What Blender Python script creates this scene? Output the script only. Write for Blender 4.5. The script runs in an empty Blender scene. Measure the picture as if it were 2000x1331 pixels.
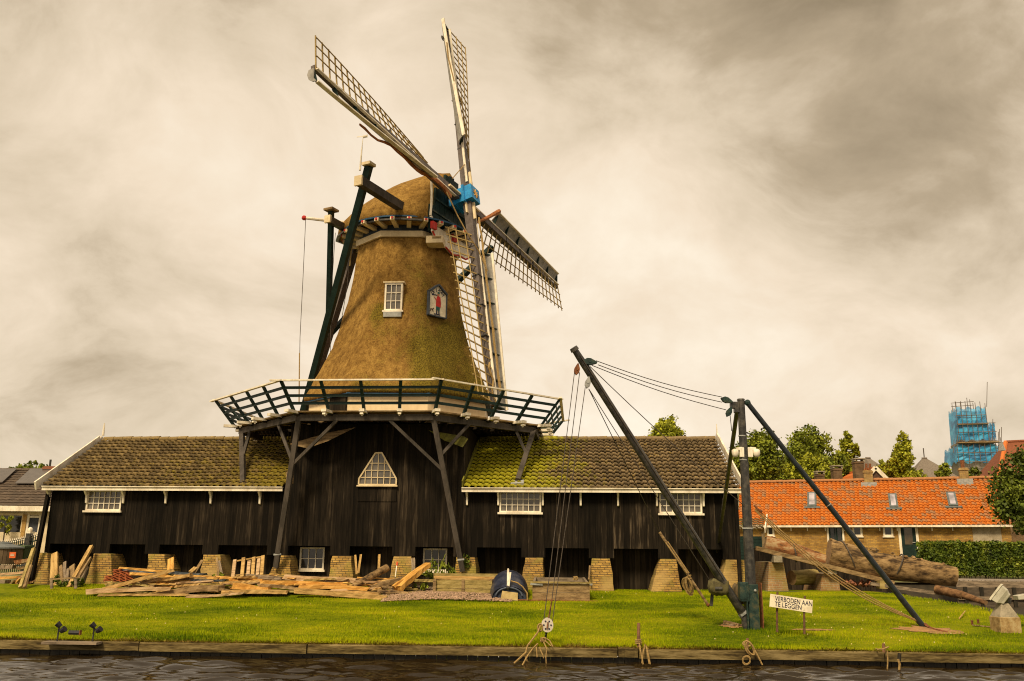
import bpy, math, random
import numpy as np
from mathutils import Vector, Matrix, Quaternion
random.seed(7); RNG = np.random.default_rng(7)
R = math.radians
V = Vector
scn = bpy.context.scene
COL = scn.collection

# ------------------------------------------------------------------ camera
F_PX, PITCH, ROLL, CAM_Z = 1715.0, 0.239, 0.0095, 1.0
cam_d = bpy.data.cameras.new('camera'); cam = bpy.data.objects.new('camera', cam_d); COL.objects.link(cam)
cam_d.sensor_width = 36.0; cam_d.lens = 36.0 * F_PX / 2000.0
cam_d.clip_start = 0.1; cam_d.clip_end = 3000
fw = V((0, math.cos(PITCH), math.sin(PITCH)))
rt0 = V((1, 0, 0)); up0 = V((0, -math.sin(PITCH), math.cos(PITCH)))
rt = rt0 * math.cos(ROLL) + up0 * math.sin(ROLL)
up = up0 * math.cos(ROLL) - rt0 * math.sin(ROLL)
cm = Matrix.Identity(4)
for i in range(3):
    cm[i][0] = rt[i]; cm[i][1] = up[i]; cm[i][2] = -fw[i]
cm[2][3] = CAM_Z
cam.matrix_world = cm
scn.camera = cam
EYE = V((0, 0, CAM_Z))

# ------------------------------------------------------------------ render and exposure
scn.view_settings.view_transform = 'Standard'
scn.view_settings.look = 'None'
scn.view_settings.exposure = 0.68
scn.view_settings.gamma = 1.0
scn.view_settings.use_curve_mapping = False
scn.render.engine = 'CYCLES'
scn.cycles.use_denoising = True
scn.cycles.max_bounces = 6
scn.cycles.filter_width = 1.1

# ------------------------------------------------------------------ world: overcast cream clouds over a Nishita sky
SUN_EL, SUN_AZ = R(48), R(205)          # azimuth clockwise from +Y: behind the camera, to its left
W = bpy.data.worlds.new('World'); scn.world = W; W.use_nodes = True
nt = W.node_tree; nt.nodes.clear()
def N(t, typ, **kw):
    n = t.nodes.new(typ)
    for k, v in kw.items():
        if k.startswith('i_'):
            key = k[2:]; key = int(key) if key.isdigit() else key
            n.inputs[key].default_value = v
        else: setattr(n, k, v)
    return n
def L(t, a, b): t.links.new(a, b)
def math_n(t, op, a, b=None, c=None, clamp=False):
    n = t.nodes.new('ShaderNodeMath'); n.operation = op; n.use_clamp = clamp
    for i, x in enumerate((a, b, c)):
        if x is None: continue
        if isinstance(x, (int, float)): n.inputs[i].default_value = x
        else: t.links.new(x, n.inputs[i])
    return n.outputs[0]
def ramp_n(t, fac, stops, interp='LINEAR'):
    n = t.nodes.new('ShaderNodeValToRGB'); n.color_ramp.interpolation = interp
    cr = n.color_ramp
    while len(cr.elements) < len(stops): cr.elements.new(0.5)
    for e, (p, c) in zip(cr.elements, stops):
        e.position = p; e.color = (c[0], c[1], c[2], 1) if not isinstance(c, (int, float)) else (c, c, c, 1)
    t.links.new(fac, n.inputs[0]); return n.outputs[0]
def mix_n(t, fac, a, b, typ='MIX'):
    n = t.nodes.new('ShaderNodeMix'); n.data_type = 'RGBA'; n.blend_type = typ
    for s, x in ((n.inputs[0], fac), (n.inputs[6], a), (n.inputs[7], b)):
        if isinstance(x, (int, float)): s.default_value = x
        elif isinstance(x, (tuple, list)): s.default_value = (x[0], x[1], x[2], 1)
        else: t.links.new(x, s)
    return n.outputs[2]
tc = N(nt, 'ShaderNodeTexCoord')
sep = N(nt, 'ShaderNodeSeparateXYZ'); L(nt, tc.outputs['Generated'], sep.inputs[0])
zc = math_n(nt, 'MAXIMUM', sep.outputs[2], 0.0)
den = math_n(nt, 'ADD', zc, 0.62)
cx_ = math_n(nt, 'DIVIDE', sep.outputs[0], den); cy_ = math_n(nt, 'DIVIDE', sep.outputs[1], den)
comb = N(nt, 'ShaderNodeCombineXYZ'); L(nt, cx_, comb.inputs[0]); L(nt, cy_, comb.inputs[1])
warp = N(nt, 'ShaderNodeTexNoise', i_Scale=2.6, i_Detail=3.0); L(nt, comb.outputs[0], warp.inputs['Vector'])
wadd = N(nt, 'ShaderNodeVectorMath', operation='MULTIPLY_ADD'); L(nt, warp.outputs['Color'], wadd.inputs[0])
wadd.inputs[1].default_value = (.12, .12, .0); L(nt, comb.outputs[0], wadd.inputs[2])
mp = N(nt, 'ShaderNodeMapping'); mp.inputs['Location'].default_value = (3.1, 1.7, 0); mp.inputs['Scale'].default_value = (1.0, 1.1, 1)
mp.inputs['Rotation'].default_value = (0, 0, R(-12)); L(nt, wadd.outputs[0], mp.inputs['Vector'])
n1 = N(nt, 'ShaderNodeTexNoise', i_Scale=1.55, i_Detail=9.0, i_Roughness=.5, i_Distortion=.25); L(nt, mp.outputs[0], n1.inputs['Vector'])
n2 = N(nt, 'ShaderNodeTexNoise', i_Scale=3.9, i_Detail=10.0, i_Roughness=.6, i_Distortion=.35); L(nt, mp.outputs[0], n2.inputs['Vector'])
def blob(px, py, width):
    d = (fw * F_PX + rt * (px - 1000) + up * (665.5 - py)).normalized()
    n = N(nt, 'ShaderNodeVectorMath', operation='DISTANCE'); L(nt, tc.outputs['Generated'], n.inputs[0]); n.inputs[1].default_value = d
    q = math_n(nt, 'DIVIDE', n.outputs['Value'], width)
    return math_n(nt, 'EXPONENT', math_n(nt, 'MULTIPLY', math_n(nt, 'MULTIPLY', q, q), -1.0))
f = math_n(nt, 'ADD', math_n(nt, 'MULTIPLY', n1.outputs[0], .90), math_n(nt, 'MULTIPLY', n2.outputs[0], .88))
f = math_n(nt, 'ADD', f, -.40)
for (px, py, w_, amp) in ((540, 660, .24, .16), (1270, 640, .14, .14), (900, 470, .3, .08), (1250, 330, .22, .07),
                          (1980, 40, .36, -.14), (2000, 380, .24, -.04), (40, -20, .30, -.19), (1000, -80, .24, -.13), (330, 560, .10, -.05),
                          (330, 380, .12, .06), (1050, 130, .1, -.03), (1480, 560, .2, .05), (1720, 640, .2, .06)):
    f = math_n(nt, 'ADD', f, math_n(nt, 'MULTIPLY', blob(px, py, w_), amp))
cloud = ramp_n(nt, f, [(.02, (.15, .112, .062)), (.28, (.33, .258, .168)), (.42, (.49, .40, .285)), (.58, (.60, .495, .37)), (.84, (.70, .62, .50))])
sky = N(nt, 'ShaderNodeTexSky', sky_type='NISHITA', sun_disc=False, sun_elevation=SUN_EL, sun_rotation=SUN_AZ)
sc10 = N(nt, 'ShaderNodeVectorMath', operation='SCALE'); L(nt, cloud, sc10.inputs[0]); sc10.inputs['Scale'].default_value = 9.6
skmix = mix_n(nt, .97, sky.outputs[0], sc10.outputs[0])
bg = N(nt, 'ShaderNodeBackground'); bg.inputs['Strength'].default_value = 0.1
L(nt, skmix, bg.inputs['Color'])
wo = N(nt, 'ShaderNodeOutputWorld'); L(nt, bg.outputs[0], wo.inputs[0])

# ------------------------------------------------------------------ sun (veiled by cloud)
sd = bpy.data.lights.new('sun', 'SUN'); sd.energy = 2.7; sd.angle = R(14); sd.color = (1.0, .82, .54)
so = bpy.data.objects.new('sun', sd); COL.objects.link(so)
sdir = V((math.sin(SUN_AZ) * math.cos(SUN_EL), math.cos(SUN_AZ) * math.cos(SUN_EL), math.sin(SUN_EL)))
so.rotation_euler = sdir.to_track_quat('Z', 'Y').to_euler()

# ------------------------------------------------------------------ pixel -> place helpers
def ray(px, py):
    v = fw * F_PX + rt * (px - 1000) + up * (665.5 - py); return v / v.y
def at(px, py, Y): return EYE + ray(px, py) * Y
def onz(px, py, z):
    v = ray(px, py); return EYE + v * ((z - CAM_Z) / v.z)
class Fr:                                   # an upright frame: u to the right, d toward the viewer, z up
    def __init__(s, c, phi):
        s.c = V(c); s.phi = phi; s.u = V((math.cos(phi), math.sin(phi), 0)); s.n = V((math.sin(phi), -math.cos(phi), 0))
    def m(s, u, d, z): return V((s.c.x, s.c.y, 0)) + s.u * u + s.n * d + V((0, 0, z))
    def f(s, px, py, d):                    # pixel on the plane d -> (u, z)
        v = ray(px, py); t = (d + s.n @ s.c) / (s.n @ v)
        P = EYE + v * t; q = P - s.c
        return q @ s.u, P.z
    def at(s, px, py, d):
        u, z = s.f(px, py, d); return s.m(u, d, z)
MILL = Fr((-4.05, 31.5, 0), -0.076)
m = MILL.m
def quay_y(x): return 17.72 - .0437 * x
def lawn_z(x, y): return -.72 + .72 * min(1, max(0, (y - quay_y(x)) / 8.6))
def G(px, py):                              # pixel -> point on the lawn
    Y = 20.
    for _ in range(40):
        P = at(px, py, Y); v = ray(px, py); Y = Y * .5 + .5 * ((lawn_z(P.x, P.y) - CAM_Z) / v.z)
    return at(px, py, Y)

# ------------------------------------------------------------------ mesh builder
Z = V((0, 0, 1))
class MB:
    def __init__(s): s.v = []; s.f = []; s.mi = []; s.uv = {}; s.k = 0
    def add(s, vs, fs):
        b = len(s.v); s.v += [V(x) for x in vs]
        for q in fs: s.f.append([b + i for i in q]); s.mi.append(s.k)
        return s
    def hexa(s, p): return s.add(p, [(0, 3, 2, 1), (4, 5, 6, 7), (0, 1, 5, 4), (1, 2, 6, 5), (2, 3, 7, 6), (3, 0, 4, 7)])
    def obox(s, c, a, b, h):
        c, a, b, h = V(c), V(a), V(b), V(h)
        return s.hexa([c - a - b - h, c + a - b - h, c + a + b - h, c - a + b - h, c - a - b + h, c + a - b + h, c + a + b + h, c - a + b + h])
    def fbox(s, fr, u0, u1, d0, d1, z0, z1):
        p = [fr.m(u, d, z) for z in (z0, z1) for (u, d) in ((u0, d1), (u1, d1), (u1, d0), (u0, d0))]
        return s.hexa(p)
    def beam(s, a, b, w, h, upv=Z, w2=None, h2=None):
        a, b = V(a), V(b); x = (b - a).normalized(); upv = V(upv)
        y = upv.cross(x)
        if y.length < 1e-3: y = V((1, 0, 0)).cross(x)
        y.normalize(); z = x.cross(y); w2 = w if w2 is None else w2; h2 = h if h2 is None else h2
        return s.hexa([a - y * w / 2 - z * h / 2, b - y * w2 / 2 - z * h2 / 2, b + y * w2 / 2 - z * h2 / 2, a + y * w / 2 - z * h / 2,
                       a - y * w / 2 + z * h / 2, b - y * w2 / 2 + z * h2 / 2, b + y * w2 / 2 + z * h2 / 2, a + y * w / 2 + z * h / 2])
    def path(s, pts, r, n=6, r2=None, jit=0):
        pts = [V(p) for p in pts]; k = len(pts); r2 = r if r2 is None else r2; rings = []
        y0 = None
        for i, p in enumerate(pts):
            t = (pts[min(i + 1, k - 1)] - pts[max(i - 1, 0)]).normalized()
            if y0 is None:
                y0 = t.cross(Z) if abs(t.z) < .95 else t.cross(V((1, 0, 0)))
            y0 = (y0 - t * (y0 @ t)).normalized(); z0 = t.cross(y0)
            rr = r + (r2 - r) * i / max(1, k - 1)
            rings.append([p + (y0 * math.cos(2 * math.pi * j / n) + z0 * math.sin(2 * math.pi * j / n)) * rr * (1 + (random.uniform(-jit, jit) if jit else 0)) for j in range(n)])
        return s.loft(rings)
    def tube(s, a, b, r, r2=None, n=8): return s.path([a, b], r, n, r2)
    def loft(s, rings, cap=True, closed=True):
        n = len(rings[0]); b = len(s.v)
        for q in rings: s.v += [V(x) for x in q]
        for i in range(len(rings) - 1):
            for j in range(n if closed else n - 1):
                j2 = (j + 1) % n
                s.f.append([b + i * n + j, b + i * n + j2, b + (i + 1) * n + j2, b + (i + 1) * n + j]); s.mi.append(s.k)
        if cap and closed:
            s.f.append([b + j for j in range(n)][::-1]); s.mi.append(s.k)
            e = b + (len(rings) - 1) * n; s.f.append([e + j for j in range(n)]); s.mi.append(s.k)
        return s
    def prism(s, poly, t):
        t = V(t); n = len(poly); poly = [V(p) for p in poly]
        return s.add(poly + [p + t for p in poly], [tuple(range(n))[::-1], tuple(range(n, 2 * n))] + [(i, (i + 1) % n, n + (i + 1) % n, n + i) for i in range(n)])
    def ball(s, c, rx, ry=None, rz=None, n=10, k=6):
        ry = ry or rx; rz = rz or rx; c = V(c)
        rings = []
        for i in range(k + 1):
            a = math.pi * (i / k - .5); a = max(-1.5, min(1.5, a))
            rings.append([c + V((rx * math.cos(a) * math.cos(2 * math.pi * j / n), ry * math.cos(a) * math.sin(2 * math.pi * j / n), rz * math.sin(a))) for j in range(n)])
        return s.loft(rings)
    def text(s, txt, o, x, y, size, spacing=1.0, width=None, bold=.0):
        cu = bpy.data.curves.new('t', 'FONT'); cu.body = txt; cu.size = size; cu.space_character = spacing; cu.offset = bold * size
        to = bpy.data.objects.new('t', cu); COL.objects.link(to)
        dg = bpy.context.evaluated_depsgraph_get(); me = to.evaluated_get(dg).to_mesh()
        o, x, y = V(o), V(x).normalized(), V(y).normalized()
        if width: wx = width / max(1e-6, max(q.co.x for q in me.vertices))
        else: wx = 1
        s.add([o + x * q.co.x * wx + y * q.co.y for q in me.vertices], [tuple(p.vertices) for p in me.polygons])
        to.evaluated_get(dg).to_mesh_clear()
        bpy.data.objects.remove(to); bpy.data.curves.remove(cu); return s

# ------------------------------------------------------------------ object helpers
RM = {}                                     # root name -> world matrix used for local coordinates
def props(o, label=None, cat=None, group=None, kind=None):
    if label: o['label'] = label
    if cat: o['category'] = cat
    if group: o['group'] = group
    if kind: o['kind'] = kind
def thing(name, label, cat, loc, rotz=0, group=None):
    o = bpy.data.objects.new(name, None); COL.objects.link(o); o.empty_display_size = .2
    o.location = loc; o.rotation_euler = (0, 0, rotz)
    RM[o.name] = Matrix.Translation(V(loc)) @ Matrix.Rotation(rotz, 4, 'Z')
    props(o, label, cat, group); return o
def ob(name, mb, mat, parent=None, label=None, cat=None, group=None, kind=None, loc=None, rot=None, smooth=False, bevel=0):
    if parent is not None:
        r = parent
        while r.parent: r = r.parent
        M4 = RM[r.name]
    else:
        if loc is None:
            lo = V((min(v.x for v in mb.v), min(v.y for v in mb.v), min(v.z for v in mb.v))); hi = V((max(v.x for v in mb.v), max(v.y for v in mb.v), 0))
            loc = V(((lo.x + hi.x) / 2, (lo.y + hi.y) / 2, lo.z))
            if kind == 'structure': loc = V((0, 0, 0))
        M4 = Matrix.Translation(V(loc)) @ (rot.to_matrix().to_4x4() if rot is not None else Matrix.Identity(4))
    inv = M4.inverted()
    me = bpy.data.meshes.new(name); me.from_pydata([inv @ q for q in mb.v], [], mb.f)
    mats = mat if isinstance(mat, (list, tuple)) else [mat]
    for q in mats: me.materials.append(q)
    if len(mats) > 1: me.polygons.foreach_set('material_index', mb.mi)
    if mb.uv:
        uvl = me.uv_layers.new(name='UVMap')
        for p in me.polygons:
            for li in p.loop_indices: uvl.data[li].uv = mb.uv.get(me.loops[li].vertex_index, (0, 0))
    if smooth: me.polygons.foreach_set('use_smooth', [True] * len(me.polygons))
    me.update()
    o = bpy.data.objects.new(name, me); COL.objects.link(o)
    if parent is not None: o.parent = parent
    else:
        o.matrix_world = M4; RM[o.name] = M4
    if bevel:
        b = o.modifiers.new('bevel', 'BEVEL'); b.width = bevel; b.segments = 2; b.limit_method = 'ANGLE'
    props(o, label, cat, group, kind); return o

# ------------------------------------------------------------------ materials
def newmat(name):
    M = bpy.data.materials.new(name); M.use_nodes = True; t = M.node_tree
    return M, t, t.nodes['Principled BSDF']
def coords(t, stretch=(1, 1, 1), kind='Object', rotz=0):
    c = N(t, 'ShaderNodeTexCoord'); mpn = N(t, 'ShaderNodeMapping'); mpn.inputs['Scale'].default_value = stretch
    mpn.inputs['Rotation'].default_value = (0, 0, rotz)
    L(t, c.outputs[kind], mpn.inputs['Vector']); return mpn.outputs[0]
def noise(t, vec, scale, detail=4., rough=.55):
    n = N(t, 'ShaderNodeTexNoise', i_Scale=scale, i_Detail=detail, i_Roughness=rough); L(t, vec, n.inputs['Vector']); return n.outputs[0]
def bumped(t, p, h, strength, dist=.02):
    b = N(t, 'ShaderNodeBump', i_Strength=strength, i_Distance=dist); L(t, h, b.inputs['Height']); L(t, b.outputs[0], p.inputs['Normal'])
def M(name, c1, c2=None, scale=6, stretch=(1, 1, 1), rough=.75, bump=.25, island=0., metal=0, c3=None, fine=40, spec=.3):
    mt, t, p = newmat(name); c2 = c2 or tuple(x * .65 for x in c1)
    v = coords(t, stretch); a = noise(t, v, scale, 6, .6); b = noise(t, v, scale * fine / 6, 4, .6)
    mixf = math_n(t, 'ADD', math_n(t, 'MULTIPLY', a, .7), math_n(t, 'MULTIPLY', b, .3))
    st = [(.41, c2), (.57, c1)] if c3 is None else [(.40, c2), (.5, c1), (.60, c3)]
    col = ramp_n(t, mixf, st)
    if island:
        g = N(t, 'ShaderNodeNewGeometry'); mr = N(t, 'ShaderNodeMapRange'); mr.inputs[3].default_value = 1 - island; mr.inputs[4].default_value = 1 + island
        L(t, g.outputs['Random Per Island'], mr.inputs[0])
        hsv = N(t, 'ShaderNodeHueSaturation'); L(t, mr.outputs[0], hsv.inputs['Value']); L(t, col, hsv.inputs['Color']); col = hsv.outputs[0]
    L(t, col, p.inputs['Base Color']); p.inputs['Roughness'].default_value = rough; p.inputs['Metallic'].default_value = metal
    p.inputs['Specular IOR Level'].default_value = spec
    if bump: bumped(t, p, mixf, bump)
    return mt
white = M('white_paint', (.82, .74, .60), (.58, .50, .38), 3, (1, 1, .4), .5, .1)
cream = M('cream_paint', (.74, .60, .38), (.56, .44, .26), 2, (1, 1, 1), .6, .1)
greenp = M('dark_green_paint', (.013, .030, .025), (.008, .018, .015), 4, rough=.5, bump=.1, spec=.15)
beamgrey = M('weathered_beam', (.075, .060, .048), (.035, .028, .021), 3, (1, 1, .3), .75, .2)
stockm = M('stock_paint', (.13, .105, .095), (.075, .058, .05), 4, rough=.6, bump=.15)
tanbar = M('sail_bar_wood', (.38, .27, .10), (.25, .17, .06), 5, rough=.7, bump=.1)
greyboard = M('grey_board', (.30, .28, .25), (.20, .185, .16), 4, rough=.6, bump=.1)
blue = M('blue_paint', (.02, .27, .58), (.015, .18, .42), 6, rough=.45, bump=.08)
bluedark = M('blue_soffit', (.012, .06, .125), (.008, .035, .07), 6, rough=.55, bump=.08)
gold = M('gold_paint', (.75, .42, .10), (.5, .25, .05), 8, rough=.4, bump=0)
red = M('red_paint', (.55, .03, .02), (.35, .02, .015), 8, rough=.5, bump=.05)
blacksteel = M('black_steel', (.035, .032, .028), (.016, .015, .013), 8, rough=.42, bump=.15, c3=(.075, .065, .05), spec=.45)
steelgreen = M('green_steel', (.018, .042, .036), (.009, .02, .017), 7, rough=.5, bump=.2, c3=(.07, .07, .04))
rust = M('rusty_iron', (.23, .085, .03), (.10, .035, .015), 14, rough=.85, bump=.3)
rope = M('rope_fibre', (.36, .24, .09), (.20, .125, .045), 30, rough=.9, bump=.4)
wire = M('steel_wire', (.09, .07, .055), (.05, .04, .03), 20, rough=.6, bump=0)
canvas = M('olive_canvas', (.10, .085, .035), (.055, .045, .02), 5, rough=.85, bump=.5, c3=(.14, .12, .05))
rawwood = M('raw_plank', (.42, .26, .085), (.21, .12, .038), 2.2, (1, 8, 8), .8, .4, c3=(.52, .34, .13))
orangewood = M('fresh_plank', (.52, .27, .055), (.34, .16, .03), 2.2, (1, 8, 8), .75, .35, c3=(.62, .37, .10))
greywood = M('grey_plank', (.20, .15, .10), (.10, .075, .048), 2.2, (1, 8, 8), .85, .4, c3=(.28, .21, .14))
pinkwood = M('pale_plank', (.44, .29, .15), (.26, .16, .08), 2.2, (1, 8, 8), .8, .4, c3=(.54, .38, .22))
oldwood = M('old_timber', (.24, .155, .07), (.12, .075, .032), 3, (1, 1, 5), .85, .4, c3=(.33, .23, .11))
mosswood = M('mossy_timber', (.30, .22, .07), (.17, .13, .04), 3, (1, 1, 5), .85, .4, c3=(.40, .31, .12))
quaywood = M('wet_timber', (.13, .095, .038), (.045, .032, .015), 2.5, (.5, 3, 4), .95, .6, c3=(.23, .175, .08), spec=.03)
darkpile = M('dark_sheet_pile', (.03, .024, .014), (.012, .01, .006), 4, (3, 3, .6), .5, .3)
bark = M('bark', (.18, .11, .045), (.04, .023, .010), 1.5, (1.6, 4, 4), .9, 1.2, c3=(.31, .20, .09), fine=26)
barkred = M('peeled_bark', (.24, .095, .03), (.07, .035, .015), 1.3, (1.5, 3.5, 3.5), .85, .9, c3=(.36, .25, .13))
logend = M('log_end', (.34, .21, .10), (.22, .13, .055), 8, rough=.9, bump=.3)
concrete = M('concrete', (.33, .28, .20), (.21, .18, .125), 5, rough=.9, bump=.3)
lampgrey = M('lamp_housing', (.50, .47, .38), (.38, .35, .27), 6, rough=.45, bump=.05)
blackplastic = M('black_plastic', (.022, .02, .024), (.014, .013, .015), 9, rough=.5, bump=.05)
lead = M('lead_sheet', (.34, .34, .32), (.22, .22, .21), 7, rough=.6, bump=.2)
stone = M('grey_stone', (.27, .245, .20), (.19, .17, .135), 3, rough=.9, bump=.3)
dirt = M('bare_soil', (.36, .20, .075), (.20, .11, .045), 9, rough=.95, bump=.6)
gravelm = M('pebbles', (.36, .24, .16), (.22, .14, .09), 9, rough=.9, bump=.2, island=.35)
tarp = M('slate_blue_sheet', (.07, .09, .11), (.04, .05, .06), 4, rough=.4, bump=.1)
hullblue = M('navy_hull', (.022, .028, .055), (.012, .014, .026), 3, rough=.38, bump=.12, c3=(.06, .06, .075), spec=.5)
brown_tile_far = M('brown_far_tile', (.24, .075, .03), (.14, .045, .02), 10, rough=.85, bump=.3)
slate_far = M('grey_far_roof', (.20, .165, .13), (.125, .10, .08), 8, rough=.85, bump=.3)
orange_far = M('orange_far_tile', (.62, .17, .035), (.45, .11, .02), 10, rough=.8, bump=.3)
solar = M('solar_panel', (.10, .085, .075), (.08, .068, .06), 3, rough=.25, bump=0, spec=.5)
plaster = M('render_patch', (.38, .32, .23), (.27, .22, .15), 3, rough=.9, bump=.2)
tancloth = M('furled_sailcloth', (.42, .16, .055), (.24, .085, .03), 9, rough=.9, bump=.4)
signwhite = M('sign_white', (.76, .67, .50), (.58, .50, .36), 5, rough=.55, bump=.05)
navy = M('navy_lettering', (.02, .022, .05), (.015, .017, .04), 9, rough=.6, bump=0)
skin = M('painted_skin', (.45, .22, .11), None, 9, rough=.6, bump=0)
leafA = M('mid_green_leaf', (.15, .18, .012), (.07, .095, .006), .55, rough=.65, bump=0, island=.45, c3=(.24, .26, .02), spec=.25)
leafB = M('yellow_green_leaf', (.24, .25, .012), (.13, .15, .008), .55, rough=.65, bump=0, island=.45, c3=(.36, .36, .025), spec=.25)
leafC = M('dark_green_leaf', (.085, .115, .010), (.04, .06, .005), .7, rough=.6, bump=0, island=.5, c3=(.15, .18, .016), spec=.25)
leafH = M('hedge_leaf', (.085, .12, .010), (.035, .06, .005), 1.2, rough=.6, bump=0, island=.5, c3=(.20, .22, .018), spec=.25)
barkd = M('dark_trunk', (.07, .052, .032), (.04, .03, .018), 5, (1, 1, .3), .9, .4)

def tar_mat(name, rotz=0.0, base=.011, streak=.060):
    mt, t, p = newmat(name)
    c = N(t, 'ShaderNodeTexCoord'); sp = N(t, 'ShaderNodeSeparateXYZ'); L(t, c.outputs['Object'], sp.inputs[0])
    pl = math_n(t, 'DIVIDE', sp.outputs[0], .17); fl = math_n(t, 'FLOOR', pl); fr = math_n(t, 'FRACT', pl)
    wn = N(t, 'ShaderNodeTexWhiteNoise', noise_dimensions='1D'); L(t, fl, wn.inputs['W'])
    v1 = coords(t, (7, 7, .55)); a = noise(t, v1, 1.6, 8, .62)
    v2 = coords(t, (.35, .35, .5)); b = noise(t, v2, 1.1, 4, .5)
    v3 = coords(t, (24, 24, 1.2)); e = noise(t, v3, 1.4, 4, .6)
    q = math_n(t, 'ADD', math_n(t, 'MULTIPLY', a, .62), math_n(t, 'MULTIPLY', b, .45))
    q = math_n(t, 'ADD', q, math_n(t, 'MULTIPLY', math_n(t, 'SUBTRACT', wn.outputs[0], .5), .18))
    q = math_n(t, 'ADD', q, math_n(t, 'MULTIPLY', math_n(t, 'SUBTRACT', e, .5), .3))
    col = ramp_n(t, q, [(.42, (base * .5, base * .38, base * .25)), (.60, (base * 1.5, base * 1.1, base * .72)), (.76, (streak, streak * .74, streak * .48)), (.92, (streak * 2.1, streak * 1.7, streak * 1.1))])
    gap = math_n(t, 'LESS_THAN', fr, .07)
    col = mix_n(t, math_n(t, 'MULTIPLY', gap, .75), col, (.003, .0025, .002))
    L(t, col, p.inputs['Base Color']); p.inputs['Roughness'].default_value = .8; p.inputs['Specular IOR Level'].default_value = .08
    hgt = math_n(t, 'SUBTRACT', math_n(t, 'ADD', math_n(t, 'MULTIPLY', e, .5), math_n(t, 'MULTIPLY', wn.outputs[0], .4)), gap)
    bumped(t, p, hgt, .5, .02)
    return mt
tar = tar_mat('tarred_boards'); tar_dark = tar_mat('tarred_recess_boards', base=.022, streak=.06)
tar_right = tar_mat('sunbleached_tarred_boards', base=.013, streak=.15)

def brick_mat(name, c1, c2, mortar, bw=.21, bh=.065, moss=0., patch=None, axis='front', glaze=None):
    mt, t, p = newmat(name)
    c = N(t, 'ShaderNodeTexCoord'); sp = N(t, 'ShaderNodeSeparateXYZ'); L(t, c.outputs['Object'], sp.inputs[0])
    hx = math_n(t, 'ADD', sp.outputs[0], math_n(t, 'MULTIPLY', sp.outputs[1], .97))
    cb = N(t, 'ShaderNodeCombineXYZ'); L(t, hx, cb.inputs[0]); L(t, sp.outputs[2], cb.inputs[1])
    wv = noise(t, c.outputs['Object'], 3.0, 2)
    b = N(t, 'ShaderNodeTexBrick'); L(t, cb.outputs[0], b.inputs['Vector'])
    b.inputs['Scale'].default_value = 1; b.inputs['Brick Width'].default_value = bw; b.inputs['Row Height'].default_value = bh
    b.inputs['Mortar Size'].default_value = .009; b.inputs['Mortar Smooth'].default_value = .2; b.inputs['Bias'].default_value = 0
    b.inputs['Color1'].default_value = (*c1, 1); b.inputs['Color2'].default_value = (*c2, 1); b.inputs['Mortar'].default_value = (*mortar, 1)
    n1_ = noise(t, c.outputs['Object'], 1.1, 6, .62); n2_ = noise(t, c.outputs['Object'], 14, 4, .6)
    col = mix_n(t, ramp_n(t, n1_, [(.38, 0), (.62, 1)]), b.outputs['Color'], mix_n(t, 1, b.outputs['Color'], (.55, .48, .36), 'MULTIPLY'))
    col = mix_n(t, ramp_n(t, n2_, [(.45, 0), (.8, .6)]), col, (.12, .085, .035))
    if moss: col = mix_n(t, ramp_n(t, noise(t, c.outputs['Object'], 2.3, 5), [(.5, 0), (.66, moss)]), col, (.20, .17, .02))
    if patch: col = mix_n(t, ramp_n(t, noise(t, c.outputs['Object'], .9, 3), [(.50, 0), (.66, .75)]), col, patch)
    L(t, col, p.inputs['Base Color']); p.inputs['Roughness'].default_value = .9
    bumped(t, p, math_n(t, 'ADD', math_n(t, 'MULTIPLY', b.outputs['Fac'], -.7), math_n(t, 'MULTIPLY', n2_, .5)), .6, .015)
    return mt
pierbrick = brick_mat('yellow_pier_brick', (.52, .32, .07), (.29, .165, .03), (.05, .03, .010), moss=.7, patch=(.36, .24, .08))
rampbrick = brick_mat('red_pier_brick', (.34, .16, .065), (.42, .27, .12), (.42, .34, .22), moss=.4)
housebrick = brick_mat('yellow_house_brick', (.55, .32, .065), (.34, .185, .04), (.26, .18, .085), .26, .085)
chimbrick = brick_mat('chimney_brick', (.50, .33, .11), (.36, .22, .07), (.36, .28, .16), .24, .08)
oldchim = brick_mat('sooty_chimney_brick', (.20, .11, .05), (.13, .075, .038), (.20, .15, .09), .24, .08)

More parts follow.
